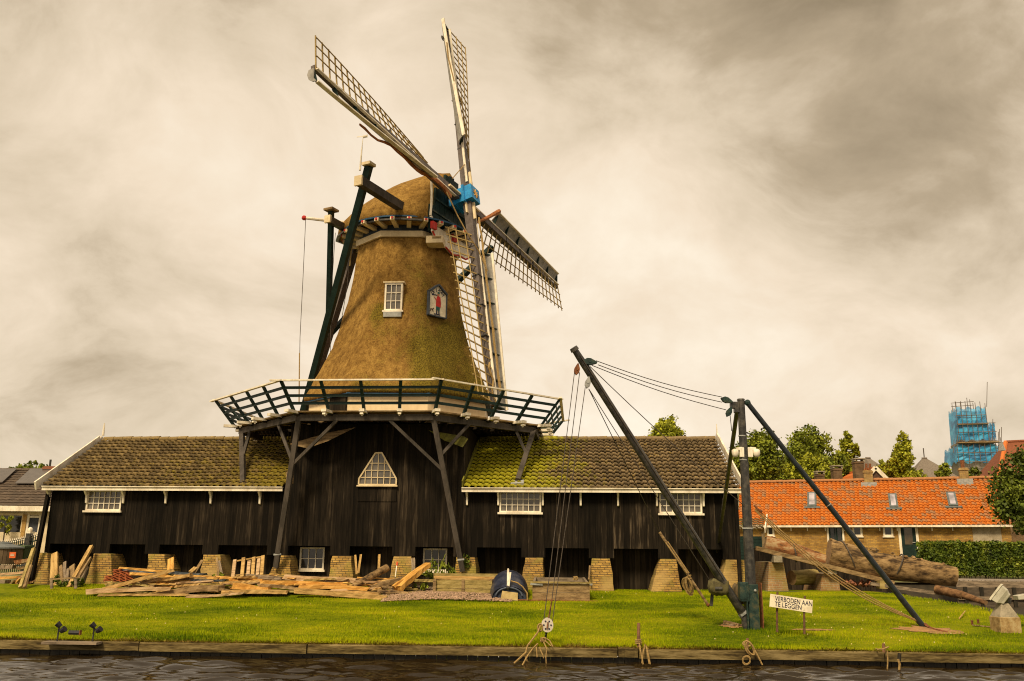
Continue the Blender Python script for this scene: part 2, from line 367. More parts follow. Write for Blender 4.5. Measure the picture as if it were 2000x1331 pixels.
def tile_mat(name, c1, c2, c3, moss=None, mossfn=None, rough=.8, mosscol=(.23, .21, .005)):
    mt, t, p = newmat(name)
    uv = N(t, 'ShaderNodeTexCoord'); sn = N(t, 'ShaderNodeVectorMath', operation='FLOOR'); L(t, uv.outputs['UV'], sn.inputs[0])
    wn = N(t, 'ShaderNodeTexWhiteNoise', noise_dimensions='2D'); L(t, sn.outputs[0], wn.inputs['Vector'])
    col = ramp_n(t, wn.outputs['Value'], [(.0, c1), (.55, c2), (1.0, c3)])
    a = noise(t, uv.outputs['Object'], 1.1, 5); b = noise(t, uv.outputs['Object'], 16, 5, .65); e = noise(t, uv.outputs['Object'], 5.5, 4, .6)
    col = mix_n(t, ramp_n(t, b, [(.35, .6), (.7, 0)]), col, mix_n(t, 1, col, (.40, .36, .30), 'MULTIPLY'))
    if moss:
        sp = N(t, 'ShaderNodeSeparateXYZ'); L(t, uv.outputs['Object'], sp.inputs[0])
        fall = mossfn(t, sp)
        mk = math_n(t, 'ADD', math_n(t, 'MULTIPLY', a, .45), math_n(t, 'MULTIPLY', e, .75))
        mk = math_n(t, 'ADD', mk, fall)
        k = ramp_n(t, mk, [(.60, 0), (.78, moss)])
        mc = mix_n(t, ramp_n(t, b, [(.3, 0), (.7, 1)]), mosscol, tuple(x * 1.75 for x in mosscol))
        col = mix_n(t, k, col, mc)
        spots = ramp_n(t, noise(t, uv.outputs['Object'], 9, 2, .5), [(.66, 0), (.70, .8)])
        col = mix_n(t, spots, col, (.40, .27, .035))
    L(t, col, p.inputs['Base Color']); p.inputs['Roughness'].default_value = rough; p.inputs['Specular IOR Level'].default_value = .3
    bumped(t, p, b, .4, .02)
    return mt
def moss_left(t, sp):
    return math_n(t, 'ADD', math_n(t, 'MULTIPLY', sp.outputs[0], .045), -.02)
def moss_right(t, sp):
    return math_n(t, 'ADD', math_n(t, 'MULTIPLY', sp.outputs[0], -.12), -.08)
tile_left = tile_mat('mossy_grey_pantile', (.12, .082, .032), (.20, .14, .054), (.29, .205, .08), .8, moss_left, mosscol=(.20, .155, .012))
tile_right = tile_mat('mossy_brown_pantile', (.125, .088, .042), (.19, .135, .066), (.26, .185, .09), .95, moss_right)
tile_orange = tile_mat('orange_pantile', (.54, .145, .012), (.62, .185, .02), (.36, .20, .10), rough=.75)
tile_house = tile_mat('dark_house_tile', (.085, .062, .045), (.11, .08, .056), (.14, .10, .07))

def thatch_mat():
    mt, t, p = newmat('weathered_thatch')
    o = coords(t); v = coords(t, (4, 4, 3.0)); vf = coords(t, (15, 15, 12))
    a = noise(t, v, 1.5, 8, .68); b = noise(t, vf, 1.7, 6, .72); c = noise(t, o, .7, 5, .55)
    q = math_n(t, 'ADD', math_n(t, 'MULTIPLY', a, .5), math_n(t, 'MULTIPLY', b, .5))
    col = ramp_n(t, q, [(.35, (.07, .034, .008)), (.46, (.19, .104, .025)), (.56, (.30, .175, .044)), (.69, (.47, .29, .085))])
    sp = N(t, 'ShaderNodeSeparateXYZ'); L(t, o, sp.inputs[0])
    low = math_n(t, 'MULTIPLY', math_n(t, 'SUBTRACT', 9.6, sp.outputs[2]), .032)
    side = math_n(t, 'MULTIPLY', sp.outputs[0], .05)
    g = math_n(t, 'ADD', math_n(t, 'ADD', c, math_n(t, 'MULTIPLY', a, .35)), math_n(t, 'ADD', low, side))
    def bump_at(x0, wx, z0, wz):             # a moss stain with its own place on the thatch
        qx = math_n(t, 'DIVIDE', math_n(t, 'SUBTRACT', sp.outputs[0], x0), wx); qz = math_n(t, 'DIVIDE', math_n(t, 'SUBTRACT', sp.outputs[2], z0), wz)
        return math_n(t, 'EXPONENT', math_n(t, 'MULTIPLY', math_n(t, 'ADD', math_n(t, 'MULTIPLY', qx, qx), math_n(t, 'MULTIPLY', qz, qz)), -1.0))
    g = math_n(t, 'ADD', g, math_n(t, 'MULTIPLY', bump_at(-.38, .34, 9.2, .42), .34)); g = math_n(t, 'ADD', g, math_n(t, 'MULTIPLY', bump_at(1.6, .7, 7.7, 1.4), .21))
    col = mix_n(t, ramp_n(t, g, [(.74, 0), (.92, .8)]), col, ramp_n(t, b, [(.42, (.035, .032, .004)), (.57, (.165, .13, .012))]))
    dk = noise(t, coords(t, (1.2, 1.2, .35)), 1.2, 4)
    col = mix_n(t, ramp_n(t, dk, [(.46, 0), (.68, .55)]), col, mix_n(t, 1, col, (.5, .42, .32), 'MULTIPLY'))
    L(t, col, p.inputs['Base Color']); p.inputs['Roughness'].default_value = .95; p.inputs['Specular IOR Level'].default_value = .1
    bumped(t, p, q, .8, .03); return mt
thatch = thatch_mat()

def glass_mat(name, c, rough=.12):
    mt, t, p = newmat(name); o = coords(t); col = ramp_n(t, noise(t, o, 1.7, 2), [(.35, tuple(x * .45 for x in c)), (.65, c)])
    L(t, col, p.inputs['Base Color']); p.inputs['Roughness'].default_value = rough; p.inputs['Specular IOR Level'].default_value = .6; return mt
glass = glass_mat('old_window_glass', (.16, .14, .115)); glass_dark = glass_mat('dark_glass', (.035, .035, .035)); skyglass = glass_mat('skylight_glass', (.50, .46, .52), .08)

def grass_ground():
    mt, t, p = newmat('lawn_turf'); o = coords(t)
    a = noise(t, coords(t, (.30, .75, .5)), 1.0, 5, .6); b = noise(t, o, 9, 5, .65)
    q = math_n(t, 'ADD', math_n(t, 'MULTIPLY', a, .65), math_n(t, 'MULTIPLY', b, .35))
    col = ramp_n(t, q, [(.40, (.065, .09, .002)), (.5, (.14, .16, .003)), (.60, (.22, .205, .006))])
    L(t, col, p.inputs['Base Color']); p.inputs['Roughness'].default_value = .9; p.inputs['Specular IOR Level'].default_value = .03; bumped(t, p, b, .6, .03); return mt
turf = grass_ground()
def blade_mat():
    mt, t, p = newmat('grass_blades')
    a = noise(t, coords(t, (.30, .75, .5)), 1.0, 5, .6); c = noise(t, coords(t, (.8, 2.0, 1)), 1.3, 3)
    g = N(t, 'ShaderNodeNewGeometry')
    q = math_n(t, 'ADD', math_n(t, 'ADD', math_n(t, 'MULTIPLY', a, .75), -.12), math_n(t, 'ADD', math_n(t, 'MULTIPLY', c, .30), math_n(t, 'MULTIPLY', g.outputs['Random Per Island'], .20)))
    col = ramp_n(t, q, [(.36, (.05, .095, .001)), (.46, (.15, .205, .0016)), (.56, (.285, .325, .0022)), (.72, (.45, .43, .01))])
    L(t, col, p.inputs['Base Color']); p.inputs['Roughness'].default_value = .8; p.inputs['Specular IOR Level'].default_value = .04; return mt
blades_m = blade_mat()
def ground_mat():
    mt, t, p = newmat('far_ground'); o = coords(t)
    col = ramp_n(t, noise(t, o, .35, 5), [(.4, (.10, .12, .015)), (.6, (.20, .17, .07))])
    L(t, col, p.inputs['Base Color']); p.inputs['Roughness'].default_value = .95; return mt
def water_mat():
    mt, t, p = newmat('canal_water')
    p.inputs['Base Color'].default_value = (.016, .010, .004, 1); p.inputs['Roughness'].default_value = .07; p.inputs['IOR'].default_value = 1.33
    p.inputs['Specular IOR Level'].default_value = .5
    a = noise(t, coords(t, (.9, 2.4, 1)), 3.2, 4, .55)
    bumped(t, p, a, .18, .03); return mt
def net_mat():
    mt, t, p = newmat('blue_scaffold_netting'); o = coords(t, (.4, .4, .9))
    a = noise(t, o, 1.0, 5, .6)
    col = ramp_n(t, a, [(.36, (.008, .12, .30)), (.5, (.015, .30, .60)), (.64, (.06, .46, .78))])
    L(t, col, p.inputs['Base Color']); p.inputs['Roughness'].default_value = .6
    p.inputs['Alpha'].default_value = .74; return mt
netting = net_mat()

# ================================================================== THE SETTING
# water: one rippled sheet
def grid_mesh(name, xs, ys, zf, mat, kind='structure', skip=None, smooth=True):
    mb = MB(); nx, ny = len(xs), len(ys)
    mb.v = [V((x, y, zf(x, y))) for y in ys for x in xs]
    for j in range(ny - 1):
        for i in range(nx - 1):
            if skip and skip((xs[i] + xs[i + 1]) / 2, (ys[j] + ys[j + 1]) / 2): continue
            mb.f.append([j * nx + i, j * nx + i + 1, (j + 1) * nx + i + 1, (j + 1) * nx + i]); mb.mi.append(0)
    return ob(name, mb, mat, kind=kind, smooth=smooth)
WAV = []
for i in range(30):
    lam = random.uniform(.20, 1.0); th = random.gauss(1.52, .40)
    WAV.append((2 * math.pi / lam * math.cos(th), 2 * math.pi / lam * math.sin(th), random.uniform(0, 6.28), (.0082 * lam ** .9)))
xs_w, ys_w = np.linspace(-11, 11, 560), np.linspace(12.6, 18.6, 160)
gx, gy = np.meshgrid(xs_w, ys_w); gz = np.zeros_like(gx)
for kx, ky, ph, a in WAV: gz += a * np.sin(kx * gx + ky * gy + ph + .9 * np.sin(.5 * gx + .3 * gy + ph))
gz = -.98 + gz * np.clip((18.8 - gy) / 1.6, .25, 1)
wm_ = MB(); wm_.v = [V(p) for p in np.stack([gx, gy, gz], -1).reshape(-1, 3).tolist()]
wm_.f = [(j * 560 + i, j * 560 + i + 1, (j + 1) * 560 + i + 1, (j + 1) * 560 + i) for j in range(159) for i in range(559)]; wm_.mi = [0] * len(wm_.f)
WATER = water_mat(); ob('water', wm_, WATER, kind='structure', smooth=True)
grid_mesh('mud', [8.9, 120], [19.5, 38.3, 39.2], lambda x, y: -.8 if y < 39 else .0, M('inlet_mud', (.035, .026, .014), (.02, .015, .008), 4))
grid_mesh('water', [-300, -11, 11, 300], [-60, 12.6, 18.6], lambda x, y: -.985, WATER, skip=lambda x, y: abs(x) < 11 and y > 12.6)

# lawn, falling to the canal in front and to the inlet on the right
EDGE = [G(*q) for q in ((1470, 1145), (1650, 1149), (1780, 1163), (1900, 1183), (2000, 1203), (2140, 1232))]
def back_y(x):
    if x <= EDGE[0].x: return 99
    for a, b in zip(EDGE, EDGE[1:]):
        if x <= b.x: return a.y + (b.y - a.y) * (x - a.x) / (b.x - a.x)
    return EDGE[-1].y
def lawn_h(x, y):
    z = lawn_z(x, y) + .022 * math.sin(x * 1.3 + y * .7) * math.sin(y * 1.1 - x * .4)
    b = back_y(x)
    if y > b: z -= min(1.1, (y - b) * 1.8)
    return z
ys_l = list(np.linspace(0, 11.0, 60))
lawn_mb = MB(); xs_l = list(np.linspace(-24, 24, 120))
lawn_mb.v = [V((x, quay_y(x) + .16 + y, -.86 if y == 0 else lawn_h(x, quay_y(x) + .16 + y))) for y in ys_l for x in xs_l]
lawn_mb.f = [[j * 120 + i, j * 120 + i + 1, (j + 1) * 120 + i + 1, (j + 1) * 120 + i] for j in range(59) for i in range(119)]; lawn_mb.mi = [0] * len(lawn_mb.f)
ob('lawn', lawn_mb, turf, kind='structure', smooth=True)
def far_h(x, y):
    return -.012 if x < 9 else min(.9, max(-.012, (y - 44) / 6 * .9))
grid_mesh('ground', [-900, -60, 9, 14, 60, 900], [27.5, 31, 39, 44, 50, 80, 200, 1500], far_h, ground_mat(), skip=lambda x, y: (x > 9 and y < 39), smooth=False)

# grass blades: one uncountable cover
def grass(name, n, region, hmin, hmax, w, mat, lean=.5):
    xs = RNG.uniform(region[0], region[1], n); t = RNG.uniform(0, 1, n) ** 1.15; ys = np.array([quay_y(x) for x in xs]) + .12 + t * region[2]
    keep = np.array([(y < back_y(x) + .1) for x, y in zip(xs, ys)])
    for (px, py, rx, ry) in BARE:
        c = G(px, py); a = G(px + rx, py); b = G(px, py + ry)
        keep &= (((xs - c.x) / abs(a.x - c.x)) ** 2 + ((ys - c.y) / abs(b.y - c.y)) ** 2) > RNG.uniform(.55, 1.15, n)
    xs, ys = xs[keep], ys[keep]; n = len(xs)
    zs = np.array([lawn_h(x, y) for x, y in zip(xs, ys)])
    clump = .75 + .5 * np.sin(xs * 2.1 + np.sin(ys * 3)) * np.sin(ys * 2.7 + np.sin(xs * 1.3))
    edge = np.array([1.5 if (y - quay_y(x)) < .45 else 1.0 for x, y in zip(xs, ys)])
    for (px, py, rx, ry) in ((120, 1170, 50, 4), (510, 1184, 70, 6), (330, 1240, 120, 6), (780, 1245, 160, 7), (1480, 1235, 60, 5), (1545, 1238, 40, 4), (1965, 1234, 40, 5), (1060, 1252, 40, 6), (700, 1168, 60, 3), (1200, 1178, 70, 4), (1660, 1240, 90, 6), (1860, 1200, 70, 4)):
        c = G(px, py); a_ = G(px + rx, py); b_ = G(px, py + ry)
        edge *= 1 + 1.0 * np.exp(-((xs - c.x) / abs(a_.x - c.x)) ** 2 - ((ys - c.y) / abs(b_.y - c.y)) ** 2)
    h = RNG.uniform(hmin, hmax, n) * np.clip(clump, .5, 1.3) * edge
    a = RNG.uniform(0, 2 * np.pi, n); la = RNG.uniform(0, 2 * np.pi, n); ll = RNG.uniform(0, lean, n) * h
    dx, dy = np.cos(a) * w, np.sin(a) * w
    v = np.empty((n, 3, 3), np.float32)
    v[:, 0] = np.stack([xs - dx, ys - dy, zs - .01], 1); v[:, 1] = np.stack([xs + dx, ys + dy, zs - .01], 1)
    v[:, 2] = np.stack([xs + np.cos(la) * ll, ys + np.sin(la) * ll, zs + h], 1)
    me = bpy.data.meshes.new(name); me.vertices.add(3 * n); me.vertices.foreach_set('co', v.ravel())
    me.loops.add(3 * n); me.loops.foreach_set('vertex_index', np.arange(3 * n, dtype=np.int32))
    me.polygons.add(n); me.polygons.foreach_set('loop_start', np.arange(0, 3 * n, 3, dtype=np.int32)); me.polygons.foreach_set('loop_total', np.full(n, 3, np.int32))
    me.materials.append(mat); me.update(calc_edges=True)
    o = bpy.data.objects.new(name, me); COL.objects.link(o); o['kind'] = 'stuff'; o['label'] = 'short yellow green grass of the canal bank'
    return o
BARE = [(1808, 1231, 55, 8), (1432, 1225, 26, 5), (1590, 1231, 38, 2), (1145, 1228, 30, 5)]
grass('grass', 210000, (-13.5, 14.5, 9.4), .02, .055, .0065, blades_m)
fm = MB()
for i in range(15000):
    x = random.uniform(-11.5, 11.5); y = quay_y(x) + .02 + abs(random.gauss(0, .10)); h = random.uniform(.02, .075) * (1.6 if math.sin(x * 2.3) + math.sin(x * 5.1 + 1) > .6 else 1); a = random.uniform(0, 6.28)
    z = -.722 if y < quay_y(x) + .18 else lawn_h(x, y)
    fm.add([V((x - .008, y, z)), V((x + .008, y, z)), V((x + math.cos(a) * h * .7, y - abs(math.sin(a)) * h * .8, z + h * random.uniform(.1, .9)))], [(0, 1, 2)])
ob('grass_fringe', fm, M('dry_edge_grass', (.24, .20, .02), (.12, .09, .015), 1.2, rough=.9, bump=0, island=.4, c3=(.30, .20, .05), spec=.05), kind='stuff', label='dry brownish grass fringe hanging over the quay beam')
dm = MB()
for (px, py, rx, ry) in ((1812, 1231, 64, 8), (1432, 1225, 30, 5), (1590, 1231, 42, 2)):
    c = G(px, py); a = abs(G(px + rx, py).x - c.x); b = abs(G(px, py + ry).y - c.y)
    ring = []
    for j in range(22):
        an = 2 * math.pi * j / 22; k = random.uniform(.6, 1.15); x, y = c.x + a * k * math.cos(an), c.y + b * k * math.sin(an)
        ring.append(V((x, y, lawn_h(x, y) + .012)))
    cc = V((c.x, c.y, lawn_h(c.x, c.y) + .03)); dm.add(ring + [cc], [(j, (j + 1) % 22, 22) for j in range(22)])
ob('soil', dm, dirt, kind='structure')
# gravel strip in front of the troughs
gm = MB()
def pebble(mb, c, r):
    q = [V((random.uniform(.6, 1) * r * x, random.uniform(.6, 1) * r * y, random.uniform(.5, .9) * r * z)) for x, y, z in ((1, 0, 0), (0, 1, 0), (-1, 0, 0), (0, -1, 0), (0, 0, 1), (0, 0, -1))]
    mb.add([c + x for x in q], [(0, 1, 4), (1, 2, 4), (2, 3, 4), (3, 0, 4), (1, 0, 5), (2, 1, 5), (3, 2, 5), (0, 3, 5)])
for i in range(5200):
    px = random.uniform(745, 1000); py = random.uniform(1151, 1176); P = G(px, py)
    hump = .10 * max(0, 1 - ((px - 880) / 150) ** 2) * max(0, 1 - ((py - 1165) / 14) ** 2)
    pebble(gm, V((P.x, P.y, lawn_h(P.x, P.y) + hump + .01)), random.uniform(.018, .042))
ob('gravel', gm, gravelm, kind='stuff', label='pinkish gravel spread in front of the timber troughs')
fl = MB()                                   # small flowers and clover heads in the lawn
for i in range(80):
    px, py = random.choice([(1100, 1180), (1560, 1240), (1750, 1200), (450, 1190), (1780, 1258), (1280, 1165), (300, 1200), (900, 1220), (1650, 1215)])
    P = G(px + random.gauss(0, 90), min(1262, max(1160, py + random.gauss(0, 14))))
    if P.y < back_y(P.x): fl.ball(V((P.x, P.y, lawn_h(P.x, P.y) + .05)), .014, n=5, k=3)
ob('lawn_flowers', fl, M('pale_flower', (.55, .45, .10), (.6, .52, .25), 3, bump=0), kind='stuff', label='scattered tiny pale flowers in the grass')

# ------------------------------------------------------------------ quay edging
q = thing('quay_edging', 'mossy timber beam edging of the canal bank above dark sheet piles', 'quay wall', V((0, quay_y(0), -.98)))
joints = [-14, -7.2, -3.9, 2.07, 2.46, 4.55, 7.05, 14]
for a, b in zip(joints, joints[1:]):
    mb = MB(); n = 12; rings = []
    zt = random.uniform(-.008, .008); yo = random.uniform(-.012, .012)
    for i in range(n + 1):
        x = a + .012 + (b - a - .024) * i / n; y = quay_y(x) + yo; w = random.uniform(-.006, .006)
        rings.append([V((x, y - .02 + w, -.885 + zt)), V((x, y - .02 + w, -.735 + zt + w)), V((x, y + .0, -.718 + zt)), V((x, y + .24, -.715 + zt)), V((x, y + .24, -.885 + zt))])
    mb.loft(rings); ob('cap_beam', mb, quaywood, q)
mb = MB()
for i in range(140):
    x = -14 + i * .2; y = quay_y(x) + .05 + random.uniform(0, .02); mb.obox(V((x + .1, y + .06, -1.2)), V((.094, -.004, 0)), V((0, .05, 0)), V((0, 0, .31)))
ob('sheet_piling', mb, darkpile, q)

# ================================================================== BUILDING HELPERS
def window(fr, u0, u1, z0, z1, d, cols, rows, parent, mats=(None, None), fw_=.05, bar=.022, sill=.07, depth=.07, name='window'):
    wm, gm_ = mats[0] or white, mats[1] or glass
    mb = MB()
    mb.fbox(fr, u0, u0 + fw_, d - depth, d, z0, z1).fbox(fr, u1 - fw_, u1, d - depth, d, z0, z1)
    mb.fbox(fr, u0 + fw_, u1 - fw_, d - depth, d, z1 - fw_, z1).fbox(fr, u0 + fw_, u1 - fw_, d - depth, d, z0, z0 + fw_)
    for i in range(1, cols):
        u = u0 + fw_ + (u1 - u0 - 2 * fw_) * i / cols; mb.fbox(fr, u - bar / 2, u + bar / 2, d - depth, d - .012, z0 + fw_, z1 - fw_)
    for j in range(1, rows):
        z = z0 + fw_ + (z1 - z0 - 2 * fw_) * j / rows; mb.fbox(fr, u0 + fw_, u1 - fw_, d - depth, d - .016, z - bar / 2, z + bar / 2)
    w = ob(name, mb, wm, parent)
    p = MB().fbox(fr, u0 + fw_ * .5, u1 - fw_ * .5, d - depth + .004, d - depth + .02, z0 + fw_ * .5, z1 - fw_ * .5); ob('pane', p, gm_, w)
    if sill: ob('sill', MB().fbox(fr, u0 - .05, u1 + .05, d - .03, d + sill, z0 - .055, z0 + .004), wm, w)
    return w

def tiled(ridge_a, ridge_b, eave_a, eave_b, pitch, rows, nrm, amp=.05, per=6, lap=.07, sag=0.):
    """pantiles as real rolled courses between a ridge line and an eave line"""
    mb = MB(); ra, rb, ea, eb = map(V, (ridge_a, ridge_b, eave_a, eave_b)); n_ = V(nrm).normalized()
    cols = max(2, round(((eb - ea).length) / pitch)); nx = cols * per
    prof = [math.sin(2 * math.pi * (k % per) / per) * .5 + .28 * math.sin(4 * math.pi * (k % per) / per + .9) for k in range(nx + 1)]
    colj = [random.uniform(-.006, .006) for _ in range(cols + 1)]
    for j in range(rows):
        t0 = j / rows - (.12 / rows if j else 0); t1 = (j + 1) / rows
        base = len(mb.v)
        jit = [random.uniform(-.008, .010) for _ in range(cols + 1)]
        for (t, lift, kk) in ((t0, -.012, 0), (t1, lap, 1), (t1, lap - .045, 2)):
            for i in range(nx + 1):
                s_ = i / nx; a = ra.lerp(rb, s_); b = ea.lerp(eb, s_); ci = min(cols - 1, i // per)
                P = a.lerp(b, t + (jit[ci] / 3 if kk else 0)) + Z * sag * (math.sin(s_ * 7.3 + 1) * .6 + math.sin(s_ * 17 + t * 2) * .4) + n_ * (amp * prof[i] + lift + (jit[ci] if kk else 0) + colj[ci])
                mb.uv[len(mb.v)] = (i / per * .999 + 1e-3, j + (.2 if kk == 0 else .8)); mb.v.append(P)
        w = nx + 1
        for k in range(2):
            for i in range(nx):
                mb.f.append([base + k * w + i, base + (k + 1) * w + i, base + (k + 1) * w + i + 1, base + k * w + i + 1]); mb.mi.append(0)
    return mb
def ridge_tiles(a, b, r=.12, step=.34):
    mb = MB(); a, b = V(a), V(b); n = max(2, round((b - a).length / step)); x = (b - a).normalized(); y = Z.cross(x).normalized()
    for i in range(n):
        p0 = a.lerp(b, i / n); p1 = a.lerp(b, (i + 1.12) / n if i < n - 1 else 1); r0, r1 = r * .92, r * 1.08; dz = random.uniform(-.01, .01)
        ring = lambda p, rr: [p + y * rr * math.cos(t) * 1.05 + Z * (rr * math.sin(t) * .8 - .03 + dz) for t in np.linspace(-.35, math.pi + .35, 9)]
        mb.loft([ring(p0, r0), ring(p1, r1)], cap=True, closed=True)
    return mb

# ================================================================== THE WINDMILL
PHI = MILL.phi
mill = thing('windmill', 'thatched octagonal windmill with latticed sails on a railed gallery over a black boarded base', 'windmill', m(0, 0, 0), PHI)
# the sheds stand against the base on both sides
shedL = thing('sawmill_shed', 'black tarred boarded shed left of the mill with mossy dark pantile roof and one window', 'shed', m(-6.4, 3.9, 0), PHI, 'boarded sawmill sheds')
shedR = thing('sawmill_shed', 'black tarred boarded shed right of the mill with bright mossy roof and two windows', 'shed', m(7.1, 3.9, 0), PHI, 'boarded sawmill sheds')
def fu(px, py, d): return MILL.f(px, py, d)[0]
ZE, ZR = 2.98, 4.95                          # eave and ridge heights
openings = [(99, 180), (216, 285), (313, 397), (428, 523), (564, 646), (684, 767), (812, 886), (932, 1018), (1065, 1150), (1199, 1285), (1324, 1411)]
OPN = [(fu(a, 1066, 3.95), fu(b, 1070, 3.95)) for a, b in openings]
def facade(u0, u1, opn, parent, mat, ztop, wins=(), ztab=.92):
    mb = MB(); d0, d1 = 3.86, 4.0
    cuts = sorted(wins)
    if cuts:                                # leave real holes for the windows
        wz0, wz1 = cuts[0][2], cuts[0][3]; cur = u0
        mb.fbox(MILL, u0, u1, d0, d1, 1.2, wz0).fbox(MILL, u0, u1, d0, d1, wz1, ztop)
        for (a, b, _, _) in cuts: mb.fbox(MILL, cur, a, d0, d1, wz0, wz1); cur = b
        mb.fbox(MILL, cur, u1, d0, d1, wz0, wz1)
    else: mb.fbox(MILL, u0, u1, d0, d1, 1.2, ztop)
    cur = u0
    for a, b in opn:
        if a - cur > .02: mb.fbox(MILL, cur, a, d0, d1, ztab, 1.2)
        cur = b
    if u1 - cur > .02: mb.fbox(MILL, cur, u1, d0, d1, ztab, 1.2)
    ob('wall', mb, mat, parent)
    mb = MB().fbox(MILL, u0 + .02, u1 - .02, 3.2, 3.32, -.02, 1.22).fbox(MILL, u0 + .02, u1 - .02, 3.3, 3.86, 1.2, 1.24)
    ob('recessed_wall', mb, tar_dark, parent)
UL0, UL1, UR0, UR1 = -10.25, -2.62, 2.95, 11.2
wl = (fu(172, 957, 4), fu(240, 957, 4), 2.22, 2.86)
wr1 = (fu(976, 960, 4), fu(1057, 960, 4), 2.24, 2.87); wr2 = (fu(1287, 962, 4), fu(1370, 962, 4), 2.24, 2.87)
facade(UL0, UL1, OPN[:4], shedL, tar, ZE + .03, [wl]); facade(UR0, UR1, OPN[7:], shedR, tar_right, ZE + .03, [wr1, wr2])
window(MILL, *wl, 4.02, 6, 3, shedL); window(MILL, *wr1, 4.02, 7, 3, shedR); window(MILL, *wr2, 4.02, 7, 3, shedR)
cur = MB().fbox(MILL, wr1[0] + .36, wr1[0] + .5, 3.9, 3.93, 2.3, 2.82); ob('curtain', cur, M('rust_curtain', (.45, .16, .06)), shedR)
# brick piers under the posts
piers = [(60, 97, 38, 100), (183, 216, 165, 220), (290, 322, 283, 327), (398, 430, 386, 438), (541, 566, 517, 570), (649, 686, 637, 690), (768, 803, 757, 806),
         (892, 928, 884, 932), (1027, 1060, 1015, 1062), (1157, 1192, 1150, 1200), (1289, 1321, 1270, 1332), (1418, 1456, 1405, 1464)]
for i, (a, b, a2, b2) in enumerate(piers):
    t0, t1 = fu(a, 1088, 4.05), fu(b, 1088, 4.05); c0, c1 = fu(a2, 1150, 4.5), fu(b2, 1150, 4.5)
    mb = MB(); D0, D1 = 4.08, 4.5
    if i < 4 or i == 6: t1 = min(t1, t0 + .56); c1 = min(c1, c0 + .9)
    rings = []
    for (f_, z) in ((-.06, -.1), (.08, .07), (.22, .20), (.35, .32), (.5, .46), (.66, .60), (.82, .76), (1, .915)):
        l, r = c0 + (t0 - c0) * f_, c1 + (t1 - c1) * f_; d = D1 + (D0 - D1) * f_
        jl, jr, jd = random.uniform(-.018, .018), random.uniform(-.018, .018), random.uniform(-.02, .02)
        rings.append([m(l + jl, d + jd, z), m(l + (r - l) * .35, d + jd * .3 + random.uniform(-.015, .015), z), m(l + (r - l) * .7, d + random.uniform(-.015, .015), z), m(r + jr, d + jd, z), m(r + jr, 3.0, z), m(l + jl, 3.0, z)])
    mb.loft(rings)
    own = shedL if i < 4 else (mill if i < 8 else shedR)
    ob('brick_pier', mb, pierbrick, own, bevel=.015)
# shed roofs
rl = [m(-10.9, .1, ZR), m(UL1 - .02, .1, ZR), m(-10.38, 4.3, ZE - .02), m(UL1 - .02, 4.3, ZE - .02)]
NRM = MILL.n * .42 + Z * .9
ob('roof', tiled(rl[0], rl[1], rl[2], rl[3], .205, 15, NRM, sag=.03), tile_left, shedL, smooth=False)
rr = [m(UR0 + .02, .1, ZR + .02), m(11.2, .1, ZR + .02), m(UR0 + .02, 4.3, ZE - .02), m(11.22, 4.3, ZE - .02)]
ob('roof', tiled(rr[0], rr[1], rr[2], rr[3], .20, 14, NRM, sag=.025), tile_right, shedR)
for (sh, a, b, mt_) in ((shedL, -10.9, UL1, tile_left), (shedR, UR0, 11.2, tile_right)):
    ob('ridge', ridge_tiles(m(a, .1, ZR + .06), m(b, .1, ZR + .06)), mt_, sh)
    mb = MB().prism([m(a + .1, 0, ZR - .06), m(b - .03, 0, ZR - .06), m(b - .03, -4.2, ZE), m(a + .3, -4.2, ZE)], V((0, 0, .06)))
    ob('rear_roof', mb, mt_, sh)
    mb = MB().prism([m(a - (.12 if sh is shedL else -.12), .1, ZR - .09), m(b - .03, .1, ZR - .09), m(b - .03, 4.26, ZE - .10), m(a + .42 if sh is shedL else a + .12, 4.26, ZE - .10)], V((0, 0, .05)))
    ob('roof_boarding', mb, tar_dark, sh)
    # rear and gable walls
    e = (UL0, UL1) if sh is shedL else (UR0, UR1); ge = UL0 if sh is shedL else UR1; sg = -1 if sh is shedL else 1
    ob('rear_wall', MB().fbox(MILL, e[0], e[1], -4.0, -3.88, 0, ZE), tar, sh)
    g = MB().prism([m(ge, -3.88, 0), m(ge, 3.1, 0), m(ge, 3.86, .9), m(ge, 3.86, ZE - .03), m(ge, 0, ZR - .14), m(ge, -3.88, ZE - .1)], MILL.u * (-.1 * sg))
    ob('gable_wall', g, tar, sh)
    # white verge board and fascia with brackets
    if sh is shedL: A, B = m(-11.08, .1, ZR + .03), m(-10.57, 4.42, ZE - .02)
    else: A, B = m(11.28, .1, ZR + .12), m(11.30, 4.42, ZE + .05)
    ob('verge_board', MB().beam(A, B, .05, .26, NRM).beam(A, m((-10.98 if sh is shedL else 11.28), -4.3, ZE + .05), .05, .26), white, sh)
    fa, fb = (-10.42, UL1 - .05) if sh is shedL else (UR0 - .05, 11.26)
    ob('fascia', MB().fbox(MILL, fa, fb, 4.24, 4.30, ZE - .15, ZE - .035).fbox(MILL, fa, fb, 4.20, 4.345, ZE - .04, ZE - .015), white, sh)
    ob('soffit', MB().fbox(MILL, fa, fb, 3.99, 4.24, ZE - .145, ZE - .12), tar_dark, sh)
    spots = (94, 168, 240, 323, 411, 507) if sh is shedL else (912, 973, 1060, 1134, 1207, 1283, 1374, 1441)
    for px in spots:
        u = fu(px, 970, 4.1); mb = MB()
        mb.prism([m(u - .028, 4.02, ZE - .14), m(u - .028, 4.23, ZE - .14), m(u - .028, 4.20, ZE - .2), m(u - .028, 4.10, ZE - .3), m(u - .028, 4.07, ZE - .52), m(u - .028, 4.02, ZE - .54)], MILL.u * .056)
        ob('bracket', mb, white, sh)
